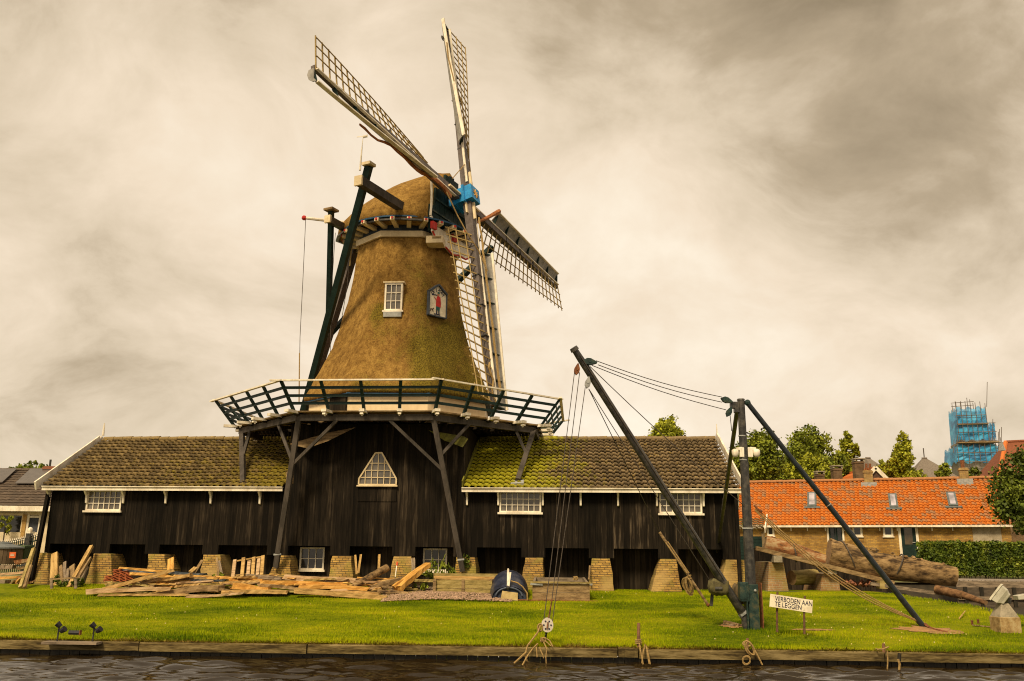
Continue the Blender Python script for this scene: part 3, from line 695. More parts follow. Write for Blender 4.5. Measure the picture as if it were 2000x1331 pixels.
ob('finial', MB().path([m(-10.98, .1, ZR + .15), m(-10.98, .1, ZR + .5), m(-10.98, .1, ZR + .62)], .045, 6, .015), white, shedL)
ob('finial', MB().beam(m(11.28, .1, ZR + .1), m(11.28, .1, ZR + .55), .05, .1, MILL.n, .02, .05), white, shedR)
ob('corner_post', MB().beam(m(-10.33, 4.03, 2.9), m(-10.22, 4.52, -.02), .1, .14, MILL.n), tar, shedL)
ob('corner_post', MB().beam(m(11.12, 4.08, 2.9), m(11.05, 4.5, .05), .1, .12, MILL.n), tar, shedR)

# black boarded base of the mill
mb = MB(); u0, u1 = UL1, UR0; d0, d1 = 3.86, 4.0; cur = u0
trz0, trz1 = MILL.f(738, 947, 4.03)[1], MILL.f(738, 885, 4.03)[1]
tu0, tu1 = fu(701, 948, 4), fu(774, 948, 4)
for zz in ((1.2, trz0), (trz1, 4.95)): mb.fbox(MILL, u0, u1, d0, d1, *zz)
mb.fbox(MILL, u0, tu0, d0, d1, trz0, trz1).fbox(MILL, tu1, u1, d0, d1, trz0, trz1)
tm = (tu0 + tu1) / 2
for sg, e in ((-1, tu0), (1, tu1)):          # boards beside the sloping sides of the trapezoid window
    pts = [m(e, d0, trz0 + .2), m(tm + sg * .09, d0, trz1), m(e, d0, trz1)]
    mb.prism(pts if sg > 0 else pts[::-1], MILL.n * (d1 - d0))
for a, b in OPN[4:7]:
    if a - cur > .02: mb.fbox(MILL, cur, a, d0, d1, .92, 1.2)
    cur = b
mb.fbox(MILL, cur, u1, d0, d1, .92, 1.2)
mb.fbox(MILL, u0, u0 + .12, -4, 3.86, 1.0, 4.95).fbox(MILL, u1 - .12, u1, -4, 3.86, 1.0, 4.95).fbox(MILL, u0, u1, -4.0, -3.88, 0, 4.95)
ob('base_wall', mb, tar, mill)
rec = MB(); a5, b5 = fu(585, 1090, 3.5), fu(633, 1090, 3.5); a7, b7 = fu(826, 1092, 3.5), fu(873, 1092, 3.5)
rec.fbox(MILL, u0 + .02, a5, 3.36, 3.46, -.02, 1.22).fbox(MILL, b5, a7, 3.36, 3.46, -.02, 1.22).fbox(MILL, b7, u1 - .02, 3.36, 3.46, -.02, 1.22)
for a, b in ((a5, b5), (a7, b7)): rec.fbox(MILL, a, b, 3.36, 3.46, -.02, .48).fbox(MILL, a, b, 3.36, 3.46, 1.16, 1.22)
rec.fbox(MILL, u0 + .02, u1 - .02, 3.46, 3.86, 1.2, 1.24)
ob('recessed_wall', rec, tar_dark, mill)
window(MILL, a5, b5, .48, 1.16, 3.49, 3, 2, mill, (None, glass_dark)); window(MILL, a7, b7, .48, 1.16, 3.49, 3, 2, mill, (None, glass_dark))
# trapezoid window
tw = MB(); D = 4.03
outer = [(tu0, trz0), (tu1, trz0), (tu1, trz0 + .18), (tm + .10, trz1), (tm - .10, trz1), (tu0, trz0 + .18)]
for i in range(6):
    a, b = outer[i], outer[(i + 1) % 6]; tw.beam(m(a[0], D, a[1]), m(b[0], D, b[1]), .045, .05, MILL.n)
def wid(z):
    if z < trz0 + .18: return tu0, tu1
    f_ = (z - trz0 - .18) / (trz1 - trz0 - .18); return tu0 + (tm - .10 - tu0) * f_, tu1 + (tm + .10 - tu1) * f_
for z in (trz0 + .22, trz0 + .44, trz0 + .66): w_ = wid(z); tw.beam(m(w_[0], D, z), m(w_[1], D, z), .02, .022, MILL.n)
for k in range(1, 6):
    u = tu0 + (tu1 - tu0) * k / 6; zt = trz1
    while zt > trz0 and not (wid(zt)[0] < u < wid(zt)[1]): zt -= .01
    tw.beam(m(u, D, trz0), m(u, D, zt), .022, .022, MILL.n)
w_ = ob('window', tw, cream, mill)
ob('pane', MB().prism([m(a, 3.985, b) for a, b in outer], MILL.n * .015), glass, w_)
ob('sill', MB().fbox(MILL, tu0 - .05, tu1 + .05, 4.0, 4.1, trz0 - .06, trz0 - .02), cream, w_)
# loading hatch outlines under the window
ob('hatch', MB().fbox(MILL, tu0 - .02, tm - .01, 4.0, 4.022, 2.55, 2.93).fbox(MILL, tm + .01, tu1 + .02, 4.0, 4.022, 2.55, 2.93), tar, mill)
# weathered skirt boards at the shoulders of the base
ob('skirt_board', MB().prism([at(566, 868, 27.6), at(640, 846, 27.3), at(693, 836, 27.2), at(640, 862, 27.0), at(600, 876, 27.2)], V((0, .05, .02))), oldwood, mill)
ob('skirt_board', MB().prism([at(838, 842, 27.3), at(905, 853, 27.2), at(914, 858, 27.2), at(904, 874, 27.0), at(868, 861, 27.1)], V((0, .05, .02))), M('mossy_board', (.16, .15, .02), (.08, .075, .012), 5), mill)
ob('gutter_board', MB().beam(m(UR0 - .03, 4.3, ZE + .05), m(UR0 + .05, .8, ZR - .2), .04, .3, NRM), M('mossy_flashing', (.22, .21, .02), (.12, .11, .015), 5), mill)
ob('gutter_end', MB().beam(at(566, 922, 27.1), at(566, 945, 27.05), .18, .14), oldwood, mill)

# gallery ----------------------------------------------------------
def octp(Rr, z, k, dc=0., rot=0.):          # corner k of an octagon (front face between 0 and 1)
    a = -math.pi / 2 - math.pi / 8 + k * math.pi / 4 + rot
    return m(Rr * math.cos(a) + dc, -Rr * math.sin(a), z)
ZD = 5.2
dk = MB(); nd = 8
for k in range(8):
    a0, a1 = octp(5.62, ZD - .05, k), octp(5.62, ZD - .05, k + 1); b0, b1 = octp(2.6, ZD - .05, k), octp(2.6, ZD - .05, k + 1)
    for i in range(22):
        if k in (0, 1, 7) and i == 9: continue
        f0, f1 = i / 22 + .002, (i + 1) / 22 - .006
        p = [b0.lerp(a0, f0), b1.lerp(a1, f0), b1.lerp(a1, f1), b0.lerp(a0, f1)]
        dk.hexa([x for x in p] + [x + V((0, 0, .045)) for x in p])
ob('gallery_deck', dk, oldwood, mill)
for k in range(8):
    ob('gallery_beam', MB().beam(octp(5.43, ZD - .20, k - .02), octp(5.43, ZD - .20, k + 1.02 - .02), .15, .19), beamgrey, mill)
jo = MB()
for k in range(8):
    for i in range(4):
        f_ = i / 4; a = octp(5.6, ZD - .1, k).lerp(octp(5.6, ZD - .1, k + 1), f_); c = V((m(0, 0, 0).x, m(0, 0, 0).y, ZD - .1)); b = a.lerp(c, .55)
        jo.beam(b, a, .12, .085)
ob('joists', jo, tar_dark, mill, kind='stuff')
for k in range(8):
    a0, a1 = octp(6.36, ZD + .80, k), octp(6.36, ZD + .80, k + 1); e = (a1 - a0).normalized()
    hr = ob('handrail', MB().beam(a0 - e * .32, a1 + e * .08, .10, .045), white, mill)
    p0, p1 = octp(5.66, ZD - .02, k), octp(5.66, ZD - .02, k + 1)
    for j, f_ in enumerate((.25, .50, .76)):
        q0, q1 = p0.lerp(a0, f_), p1.lerp(a1, f_); ob('rail', MB().beam(q0, q1, .035, .085), greenp, hr)
    for i in range(4):
        f_ = i / 4; b, t = p0.lerp(p1, f_), a0.lerp(a1, f_); out = (t - b); out.z = 0; out.normalize()
        ob('railing_post', MB().beam(b - out * .05 - V((0, 0, .07)), t - V((0, 0, .02)) - out * .045, .075, .09, e), greenp, hr)
        c = b - out * .0; ob('joist_end', MB().beam(c - out * .12 - V((0, 0, .03)), c + out * .34 - V((0, 0, .03)), .16, .085), white, hr)
        if random.random() < .6: ob('toggle', MB().beam(c + out * .2 - V((0, 0, .14)), c + out * .32 - V((0, 0, .13)), .1, .05).beam(c + out * .24 - V((0, 0, .2)), c + out * .24 - V((0, 0, .08)), .04, .04, out), white, hr)
# struts and braces under the gallery
def strut(corner, foot, braces):
    s_ = ob('strut', MB().beam(corner, foot, .15, .14, MILL.n), beamgrey, mill)
    for (f_, tgt) in braces: ob('brace', MB().beam(corner.lerp(foot, f_), tgt, .09, .09, MILL.n), beamgrey, s_)
bc = [octp(5.43, ZD - .16, k) for k in range(-2, 4)]          # corners -2..3
def on_beam(k, f_): return octp(5.43, ZD - .28, k).lerp(octp(5.43, ZD - .28, k + 1), f_)
strut(octp(5.4, ZD - .14, 0), m(-2.66, 4.42, .55), [(.33, on_beam(0, .29)), (.30, on_beam(-1, .68))])
strut(octp(5.4, ZD - .14, 1), m(3.0, 4.42, .50), [(.36, on_beam(0, .68)), (.26, on_beam(1, .33))])
strut(octp(5.4, ZD - .14, -1), MILL.at(475, 944, 4.02), [(.55, on_beam(-1, .18))])
strut(octp(5.4, ZD - .14, 2), MILL.at(1011, 938, 3.95), [(.5, on_beam(1, .80))])
strut(octp(5.4, ZD - .14, 3), m(5.0, -2.2, 4.0), []); strut(octp(5.4, ZD - .14, -2), m(-5.0, -2.2, 4.0), [])
for (px, py, d) in ((473, 943, 4.05), (1011, 938, 3.98)):
    P = MILL.at(px, py, d); ob('lead_shoe', MB().beam(P - NRM * .03 - V((0, 0, .09)) - MILL.u * .2, P - NRM * .01 - V((0, 0, .08)) + MILL.u * .2, .26, .12, NRM), lead, mill)
ob('strut_strap', MB().beam(m(-2.72, 4.5, .93), m(-2.5, 4.5, .95), .08, .05), lead, mill); ob('strut_strap', MB().beam(m(2.85, 4.5, .83), m(3.05, 4.5, .85), .08, .05), lead, mill)

# tower ------------------------------------------------------------
prof = [(6.10, 3.52), (6.22, 3.56), (6.45, 3.43), (6.9, 3.22), (7.3, 3.03), (8.1, 2.66), (8.9, 2.42), (9.87, 2.18), (10.8, 2.04), (11.8, 1.93), (12.02, 1.90)]
DC, TR = .09, .06
def oct_ring(Rr, z, cut=.045, sub=5):
    pts = []
    for k in range(8):
        a, b = octp(Rr, z, k, DC, TR), octp(Rr, z, k + 1, DC, TR)
        for i in range(sub): pts.append(a.lerp(b, cut + (1 - 2 * cut) * i / (sub - 1)))
    return pts
rings = []
for i in range(len(prof) - 1):
    (z0, r0), (z1, r1) = prof[i], prof[i + 1]; ns = 3 if i > 1 else 1
    for j in range(ns):
        f_ = j / ns; rings.append(oct_ring(r0 + (r1 - r0) * f_, z0 + (z1 - z0) * f_))
rings.append(oct_ring(prof[-1][1], prof[-1][0]))
for q in rings[2:-1]:
    for i in range(len(q)): q[i] = q[i] + V((random.gauss(0, .008), random.gauss(0, .008), random.gauss(0, .006)))
ob('thatched_tower', MB().loft(rings), thatch, mill, smooth=True)
def octring(R0, R1, z0, z1, sub=1):
    mb = MB()
    for k in range(8): 
        p = [octp(R1, z0, k, DC, TR), octp(R1, z0, k + 1, DC, TR), octp(R0, z0, k + 1, DC, TR), octp(R0, z0, k, DC, TR)]
        q = [octp(R1, z1, k, DC, TR), octp(R1, z1, k + 1, DC, TR), octp(R0, z1, k + 1, DC, TR), octp(R0, z1, k, DC, TR)]
        mb.hexa(p + q)
    return mb
ob('soffit', octring(3.15, 3.5, 6.06, 6.10), bluedark, mill)
ob('base_drum', octring(3.1, 3.32, ZD, 6.06), M('cream_boards', (.78, .62, .38), (.66, .51, .30), 1.2, (1, 1, .3), .6, .08), mill)
dfr = octp(3.36, ZD, 0, DC, TR); dfl = octp(3.36, ZD, -1, DC, TR)
ob('door', MB().beam(dfl.lerp(dfr, .55) + V((0, 0, .42)), dfl.lerp(dfr, .93) + V((0, 0, .42)), .06, .84), tar_dark, mill)
ob('white_band', octring(1.6, 1.99, 12.02, 12.24), cream, mill)
def rnd(r, z, n=40, c=(0, 0)): return [m(DC + c[0] + r * math.cos(2 * math.pi * i / n), c[1] + r * math.sin(2 * math.pi * i / n), z) for i in range(n)]
ob('curb_ring', MB().loft([rnd(1.84, 12.2), rnd(1.80, 12.56)]), M('dark_blue_curb', (.03, .04, .055), (.02, .025, .03), 4), mill)
# window and name board on the thatch
wu0, wu1, wz0, wz1 = fu(750, 600, 2.22), fu(785, 600, 2.22), MILL.f(766, 607, 2.22)[1], MILL.f(770, 553, 2.22)[1]
w_ = window(MILL, wu0, wu1, wz0, wz1, 2.22, 3, 3, mill, fw_=.06, sill=.05)
ob('window_cheek', MB().fbox(MILL, wu0 + .01, wu0 + .04, 1.6, 2.18, wz0, wz1).fbox(MILL, wu1 - .04, wu1 - .01, 1.6, 2.18, wz0, wz1).fbox(MILL, wu0 - .06, wu1 + .06, 1.6, 2.26, wz1, wz1 + .05), cream, w_)
ob('apron', MB().fbox(MILL, wu0 + .0, wu1 - .0, 1.9, 2.30, wz0 - .24, wz0 - .06), lead, w_)
nb_frame = Fr(m(DC, 0, 0), PHI + math.pi / 4 + TR)
nbd = 2.32
def nb(u, z, d): return nb_frame.m(u, d, z)
us = [nb_frame.f(px, py, nbd) for px, py in ((837, 615), (871, 622), (873, 577), (859, 558), (838, 569))]
ul, ur = us[0][0], us[1][0]; zb, zs, za = (us[0][1] + us[1][1]) / 2, (us[2][1] + us[4][1]) / 2, us[3][1]; um = (ul + ur) / 2
pent = [(ul, zb), (ur, zb), (ur, zs), (um, za), (ul, zs)]
nbt = thing('name_board', 'pentagonal white name board with a painted red coated hunter on the thatched tower', 'sign', nb(um, zb, nbd - .05), nb_frame.phi)
ob('board', MB().prism([nb(u, z, nbd - .1) for u, z in pent], nb_frame.n * .1), signwhite, nbt)
fr_mb = MB()
for i in range(5):
    a, b = pent[i], pent[(i + 1) % 5]; fr_mb.beam(nb(a[0], a[1], nbd - .03), nb(b[0], b[1], nbd - .03), .045 if i not in (2, 3) else .06, .12 if i not in (2, 3) else .2, nb_frame.n)
ob('frame', fr_mb, M('slate_frame', (.06, .07, .085), (.04, .045, .055)), nbt)
tx = MB(); word = 'DE JAGER'
for i, ch in enumerate(word):
    if ch == ' ': continue
    an = R(158 - 136 * i / (len(word) - 1)); rr_ = (ur - ul) * .33
    o_ = nb(um + rr_ * math.cos(an), zs - .13 + rr_ * .95 * math.sin(an), nbd + .004); xd = nb_frame.u * math.sin(an) - Z * math.cos(an); yd = nb_frame.u * math.cos(an) + Z * math.sin(an)
    tx.text(ch, o_ - xd * .05 - yd * .05, xd, yd, .15, bold=.025)
ob('lettering', tx, navy, nbt)
hw, hh = (ur - ul), (zs - zb)
def fig(mat, name, *polys):
    mb = MB()
    for p in polys: mb.prism([nb(um + x * hw, zb + y * hh, nbd + .001) for x, y in p], nb_frame.n * .012)
    ob(name, mb, mat, nbt)
fig(red, 'red_coat', [(-.10, .42), (.16, .40), (.17, .62), (.13, .83), (.02, .88), (-.06, .84), (-.10, .62)], [(-.10, .70), (-.05, .62), (-.20, .76), (-.20, .82)])
fig(M('teal_paint', (.02, .11, .10)), 'breeches', [(-.09, .26), (.0, .26), (.02, .42), (-.09, .42)], [(.03, .24), (.11, .24), (.12, .41), (.02, .41)], [(-.03, .97), (.09, .97), (.08, 1.05), (-.02, 1.05)])
fig(navy, 'boots', [(-.09, .10), (-.03, .10), (-.01, .25), (-.08, .25)], [(.05, .10), (.11, .10), (.10, .24), (.04, .24)], [(-.20, .06), (.15, .06), (.15, .10), (-.20, .10)], [(-.36, .85), (-.05, .88), (-.05, .92), (-.36, .90)])
fig(skin, 'face', [(-.03, .87), (.06, .87), (.07, .97), (-.03, .97)])
fig(M('dog_paint', (.12, .07, .04)), 'dog', [(-.44, .16), (-.40, .16), (-.37, .24), (-.30, .22), (-.27, .15), (-.24, .15), (-.26, .26), (-.20, .31), (-.24, .33), (-.30, .28), (-.40, .28)])
# beam box by the band
P = MILL.at(851, 473, 1.7); ob('beam_box', MB().obox(P, MILL.u * .30, MILL.n * .30, Z * .13), cream, mill); ob('beam_box_opening', MB().obox(P + MILL.n * .302 + Z * .06 + MILL.u * .08, MILL.u * .16, MILL.n * .004, Z * .04), oldwood, mill)

# cap --------------------------------------------------------------
AX = V((math.sin(1.102), -math.cos(1.102), 0)); SD = V((-math.cos(1.102), -math.sin(1.102), 0))   # forward; side toward the viewer
def cp(s_, o, z): return V((m(0, 0, 0).x, m(0, 0, 0).y, z)) + AX * s_ + SD * o
secs = [(-2.75, .2, 12.80, 13.62), (-2.6, .85, 12.68, 13.85), (-2.1, 1.38, 12.60, 14.10), (-1.4, 1.82, 12.56, 14.42), (-.5, 2.15, 12.53, 14.76), (.4, 2.26, 12.50, 14.97), (1.2, 2.1, 12.47, 15.02), (1.85, 1.72, 12.45, 14.94)]
shape = [(1.0, .0), (1.03, .12), (.98, .27), (.80, .47), (.55, .69), (.29, .87), (.12, .965)]
def cap_ring(w, zb_, zt):
    l = [(x * w, zb_ + y * (zt - zb_)) for x, y in shape]
    return l + [(0, zt)] + [(-x, z) for x, z in l[::-1]]
cr = []
for i in range(len(secs) - 1):
    a, b = secs[i], secs[i + 1]
    for j in range(3):
        f_ = j / 3; q = [a[k] + (b[k] - a[k]) * f_ for k in range(4)]
        cr.append([cp(q[0], o, z) + V((random.gauss(0, .012), random.gauss(0, .012), random.gauss(0, .012))) for o, z in cap_ring(*q[1:])])
cr.append([cp(secs[-1][0], o, z) for o, z in cap_ring(*secs[-1][1:])])
cap = ob('cap', MB().loft(cr, cap=True, closed=True), thatch, mill, smooth=True)
cap_u = MB()
for k in range(40):
    a0, a1 = 2 * math.pi * k / 40, 2 * math.pi * (k + 1) / 40
    p = [m(DC + r * math.cos(a), r * math.sin(a), z) for z in (12.545, 12.60) for r, a in ((1.6, a0), (2.46, a0), (2.46, a1), (1.6, a1))]
    cap_u.hexa(p)
ob('cap_ring', cap_u, bluedark, cap)
for k in range(26):
    a = 2 * math.pi * k / 26; o_ = V((math.cos(a), math.sin(a), 0)); c = V((m(DC, 0, 0).x, m(DC, 0, 0).y, 12.46))
    kb = ob('corbel', MB().beam(c + o_ * 1.76 - Z * .05, c + o_ * 2.48 + Z * .02, .16, .12), cream, cap)
    ob('corbel_tip', MB().obox(c + o_ * 2.49 + Z * .03, o_ * .03, Z.cross(o_) * .035, Z * .035), red, kb)
sk = MB(); outer_e = [cp(q[0], q[1] * 1.03, q[2] + .02) for q in secs]
for i in range(len(outer_e) - 1): sk.beam(outer_e[i] - Z * .05, outer_e[i + 1] - Z * .05, .10, .06)
ob('eave_board', sk, blacksteel, cap)
# storm front
sf = MB()
for i in range(9):
    o0 = -1.45 + i * 2.9 / 9; o1 = o0 + 2.9 / 9 - .02; om = abs((o0 + o1) / 2) / 1.5; zt = 12.5 + 2.25 * (1 - om ** 2.2)
    sf.hexa([cp(s_, o, z) for z in (12.15, zt) for s_, o in ((1.86, o0), (1.95, o0), (1.95, o1), (1.86, o1))])
ob('front_boards', sf, greenp, cap)
trim = [cp(1.97, 1.48 - .08 * math.sin(t * 3), 12.5 + 1.6 * t) for t in np.linspace(1, 0.12, 8)]
curl = [cp(1.97, 1.36 - .12 * math.cos(t) * (1 - t / 9) , 12.62 + .12 * math.sin(-t) * (1 - t / 9)) for t in np.linspace(math.pi, 5.6, 8)]
ob('front_trim', MB().path(trim, .045, 6).path(curl, .04, 6), white, cap)
for (z, w_b, dz) in ((12.95, 2.7, .05), (13.45, 2.4, .05)): ob('front_batten', MB().beam(cp(1.97, w_b / 2, z), cp(1.97, -w_b / 2, z), .05, .06), steelgreen, cap)
bd = MB(); pts = []
for i in range(13):
    t = i / 12; pts.append((1.42 - 2.84 * t, 12.05 - .34 * math.sin(t * math.pi) ** .6 + .05 * math.cos(t * math.pi * 6)))
poly = [cp(2.0, 1.42, 12.38)] + [cp(2.0, o, z) for o, z in pts] + [cp(2.0, -1.42, 12.38)]
bdo = ob('beard', MB().prism(poly, AX * .05), white, cap)
ob('beard_edge', MB().path([cp(2.07, o, z) for o, z in pts], .035, 5), red, bdo)
for o in (1.42, -.05, -1.42): ob('beard_block', MB().obox(cp(2.08, o * .97, 12.32), AX * .06, SD * .13, Z * .13), red, bdo)
# cross beams, braces and tail pole
ls = ob('cross_beam', MB().beam(cp(1.12, -4.6, 12.92), cp(1.12, 4.55, 12.95), .26, .30), beamgrey, mill)
for o in (-4.62, 4.57): ob('beam_cap', MB().obox(cp(1.12, o, 12.94), AX * .15, SD * .04, Z * .17), cream, ls)
ss = ob('cross_beam', MB().beam(cp(-1.7, -2.9, 12.75), cp(-1.7, 2.55, 12.78), .2, .24), blacksteel, mill)
ob('beam_cap', MB().obox(cp(-1.7, 2.58, 12.78), AX * .13, SD * .04, Z * .14), cream, ss)
tb = cp(-4.5, 0, 5.9)
tp = ob('tail_pole', MB().beam(cp(-2.4, 0, 12.75), cp(-4.75, 0, 4.9), .34, .30, AX, .26, .24), stockm, mill)
for sg in (1, -1):
    lb = ob('tail_brace', MB().beam(cp(1.36, 4.36 * sg, 13.5), cp(-4.45, .2 * sg, 5.5), .20, .22, AX), greenp, mill)
    if sg > 0: ob('brace_cap', MB().obox(cp(1.36, 4.38 * sg, 13.54), AX * .17, SD * .17, Z * .05), cream, lb)
    sb = ob('tail_brace', MB().beam(cp(-1.7, 2.42 * sg, 13.15), cp(-3.38, .1 * sg, 9.3), .16, .17, AX), greenp, mill)
    if sg > 0: ob('brace_cap', MB().obox(cp(-1.7, 2.42, 13.18), AX * .2, SD * .2, Z * .04), oldwood, sb)
wv = ob('weather_vane', MB().tube(at(703, 333, 26.2), at(707, 288, 26.3), .035, .02).tube(at(707, 288, 26.3), at(709, 269, 26.3), .015, .01)
        .beam(at(697, 268, 26.4), at(716, 266, 26.2), .01, .03).prism([at(709, 265, 26.3), at(718, 263, 26.2), at(718, 268, 26.2), at(709, 270, 26.3)], V((0, .02, 0))), white, mill)
hp = ob('hoist_pole', MB().tube(at(594, 426, 31.6), at(690, 437, 31.9), .06, .07), white, mill)
P = at(594, 426, 31.6); ob('pole_tip', MB().ball(P, .10, n=8, k=5), red, hp)
ob('hoist_rope', MB().path([at(597, 430, 31.6), at(592, 540, 31.3), at(586, 660, 31.1), at(584, 790, 30.8)], .012, 5), wire, hp)
ob('hoist_weight', MB().tube(at(585, 690, 31.0), at(584, 790, 30.8), .022), rope, hp)
ob('brace_rope', MB().path([at(655, 455, 32), at(648, 560, 32), at(645, 690, 32)], .012, 5).path([at(686, 470, 32.2), at(678, 560, 32.2), at(668, 620, 32.2)], .012, 5), wire, mill)
ob('strut_lath', MB().beam(at(688, 470, 31.7), at(683, 520, 31.7), .03, .05), tanbar, mill)

# sails ------------------------------------------------------------
HUB = V((-1.834, 30.4, 13.80)); SA, ST, STH, SL = 1.102, .215, 3.005, 8.36
sn = V((math.sin(SA) * math.cos(ST), -math.cos(SA) * math.cos(ST), math.sin(ST)))
sh_ = V((math.cos(SA), math.sin(SA), 0)); sv = sn.cross(sh_); sv = sv if sv.z > 0 else -sv
shaft = ob('windshaft', MB().tube(HUB - sn * 2.2, HUB - sn * .3, .28, .26, 10), bluedark, mill)
pe = MB()
ax1 = sh_ * math.cos(STH) + sv * math.sin(STH); ax2 = sh_ * math.sin(STH) - sv * math.cos(STH)
pe.obox(HUB + sn * .02, ax1 * .30, ax2 * .30, sn * .48)
pe.obox(HUB + sn * .16, ax1 * .36, ax2 * .36, sn * .05).obox(HUB - sn * .26, ax1 * .36, ax2 * .36, sn * .05)
pl_ = ob('poll_end', pe, blue, mill)
star = []
for i in range(16):
    a = math.pi * i / 8; r_ = .2 if i % 2 == 0 else .08; star.append(HUB + sn * .505 + ax1 * r_ * math.cos(a) + ax2 * r_ * math.sin(a))
ob('star', MB().prism(star, sn * .02), gold, pl_)
def sail(k):
    ang = STH - k * math.pi / 2
    d = sh_ * math.cos(ang) + sv * math.sin(ang); e = sh_ * math.sin(ang) - sv * math.cos(ang)
    o_ = HUB + sn * (.17 if k % 2 else -.17)
    def w_at(r): t = max(0, min(1, (r - 1.6) / (SL - 1.6))); return R(27) * (1 - t) ** 1.2 - R(1)
    def P(r, x, n_=0.):                       # r along the stock, x toward the trailing lattice, n_ off the blade
        w = w_at(r); ee = e * math.cos(w) - sn * math.sin(w); nn = sn * math.cos(w) + e * math.sin(w)
        return o_ + d * r + ee * x + nn * n_
    s_ = ob('sail', MB().beam(o_ + d * .1, o_ + d * SL, .30, .32, sn, .11, .13), stockm, mill)
    for r in (2.2, 3.4, 4.6, 5.8): ob('stock_strap', MB().beam(o_ + d * r, o_ + d * (r + .04), .27, .29, sn), blacksteel, s_)
    W_ = 1.13; lat = MB(); nb_ = 21
    rs = [1.75 + (SL - .05 - 1.75) * i / (nb_ - 1) for i in range(nb_)]
    for r in rs: lat.beam(P(r, -.12, .08), P(r, W_ + .10, .08), .030, .045, d)
    for x in (W_ * .36, W_ * .70, W_): 
        for i in range(nb_ - 1): lat.beam(P(rs[i] - .02, x, .115), P(rs[i + 1] + .02, x, .115), .024, .032, sn)
    ob('lattice', lat, tanbar, s_)
    # leading boards on ribs, ahead of the stock
    r0, r1 = 2.35, SL + .02; pl2 = MB(); rows = []
    for i in range(13):
        r = r0 + (r1 - r0) * i / 12
        rows.append([P(r, -.34, -.05), P(r, -.50, .05), P(r, -.64, .17), P(r, -.66, .15), P(r, -.51, .02), P(r, -.35, -.08)])
    pl2.loft(rows); ob('leading_board', pl2, greyboard, s_)
    lb = MB()
    for i in range(12):
        ra, rb = r0 + (r1 - r0) * i / 12, r0 + (r1 - r0) * (i + 1) / 12; lb.beam(P(ra, -.665, .175), P(rb, -.665, .175), .045, .13, sn)
    ob('edge_batten', lb, white, s_)
    for i in range(7):
        r = r0 + (r1 - r0 - .1) * i / 6 + .05
        ob('rib', MB().hexa([P(r, -.08, -.09), P(r, -.60, .08), P(r, -.60, .155), P(r, -.08, .06), P(r + .035, -.08, -.09), P(r + .035, -.60, .08), P(r + .035, -.60, .155), P(r + .035, -.08, .06)]), greenp, s_)
    st_ = MB()
    for i in range(10):
        ra, rb = .55 + (SL - .6) * i / 10, .55 + (SL - .6) * (i + 1) / 10; st_.beam(o_ + d * ra - e * (.17 - .008 * i) + sn * .12, o_ + d * rb - e * (.17 - .008 * (i + 1)) + sn * .12, .04, .09, sn)
    ob('stock_batten', st_, white, s_)
    ob('wedge', MB().beam(o_ + d * .34 + sn * .19, o_ + d * 1.05 + sn * .18, .07, .12, sn).beam(o_ + d * .34 + e * .19, o_ + d * .8 + e * .18, .12, .06, sn), cream, s_)
    return s_, P, o_, d, e
SAIL = [sail(k) for k in range(4)]
s_, P, o_, d, e = SAIL[0]
ob('furled_cloth', MB().path([P(6.2 - .31 * i, -.70 + .05 * math.sin(i * 1.7) + (.018 * i), -.02 - .06 * math.sin(i * .8)) for i in range(18)], .035, 6, .085, .25), tancloth, s_)
ob('end_plate', MB().prism([P(SL + .03, x, z) for x, z in ((-.12, .10), (-.12, -.10), (-.28, -.16), (-.48, -.10), (-.62, .04), (-.66, .18), (-.5, .08))], d * .03), greyboard, s_)
s_, P, o_, d, e = SAIL[2]
ob('furled_cloth', MB().path([P(1.1 + .25 * i, .35 - .22 * i, .2 + .02 * math.sin(i)) for i in range(6)], .05, 6, .1, .2), tancloth, s_)
s_, P, o_, d, e = SAIL[3]
ob('furled_cloth', MB().path([P(1.0 + .38 * i, -.22 + .02 * math.sin(i * 2.), .24) for i in range(19)], .035, 6, .045, .25), rope, s_)
ob('end_rope', MB().path([P(6.9 + .2 * i, .12 + .1 * math.sin(i * 1.5), .16) for i in range(8)], .04, 6, .02), rope, s_)
s_, P, o_, d, e = SAIL[1]
ob('sail_rope', MB().path([P(7.0, -.72, .2), P(6.2, -.75, .15), P(5.0, -.7, .2), P(4.2, -.2, .25), P(2.4, .25, .2), P(.8, .3, .2)], .025, 5), rope, s_)
ob('hook', MB().path([P(7.2 + .1 * math.sin(t), -.78 - .13 * math.cos(t), .1) for t in np.linspace(-1.5, 2.2, 8)], .03, 5), blacksteel, s_)
ob('spider_rope', MB().path([HUB + sn * .3 + (sh_ * math.cos(STH) + sv * math.sin(STH)) * 1.3, HUB + sn * .3 + sv * 1.35], .018, 5), rope, SAIL[1][0])
ob('loose_rope', MB().path([at(872, 375, 28.5), at(893, 420, 28.8), at(912, 455, 28.9), at(935, 490, 29.2), at(952, 530, 29.3)], .025, 5), rope, SAIL[3][0])

# ================================================================== DERRICK CRANE ON THE BANK
cb = G(1468, 1229)
crane = thing('derrick_crane', 'dark timber and steel derrick crane with leaning boom, mast and back legs on the bank', 'crane', cb)
Yc = cb.y
mt_top, mt_bot = at(1447, 782, Yc), at(1466, 1140, Yc)
ob('mast', MB().path([mt_bot - Z * .9, mt_bot, mt_bot.lerp(mt_top, .5), mt_top], .135, 12, .083).tube(mt_top, mt_top + Z * .03, .095, .08, 12), blacksteel, crane, smooth=False)
ob('mast_band', MB().tube(at(1450, 853, Yc), at(1450, 851, Yc), .094, None, 12).tube(at(1452, 900, Yc), at(1452, 898, Yc), .1, None, 12).tube(at(1460.6, 1034, Yc), at(1460.5, 1031, Yc), .125, None, 12), lead, crane)
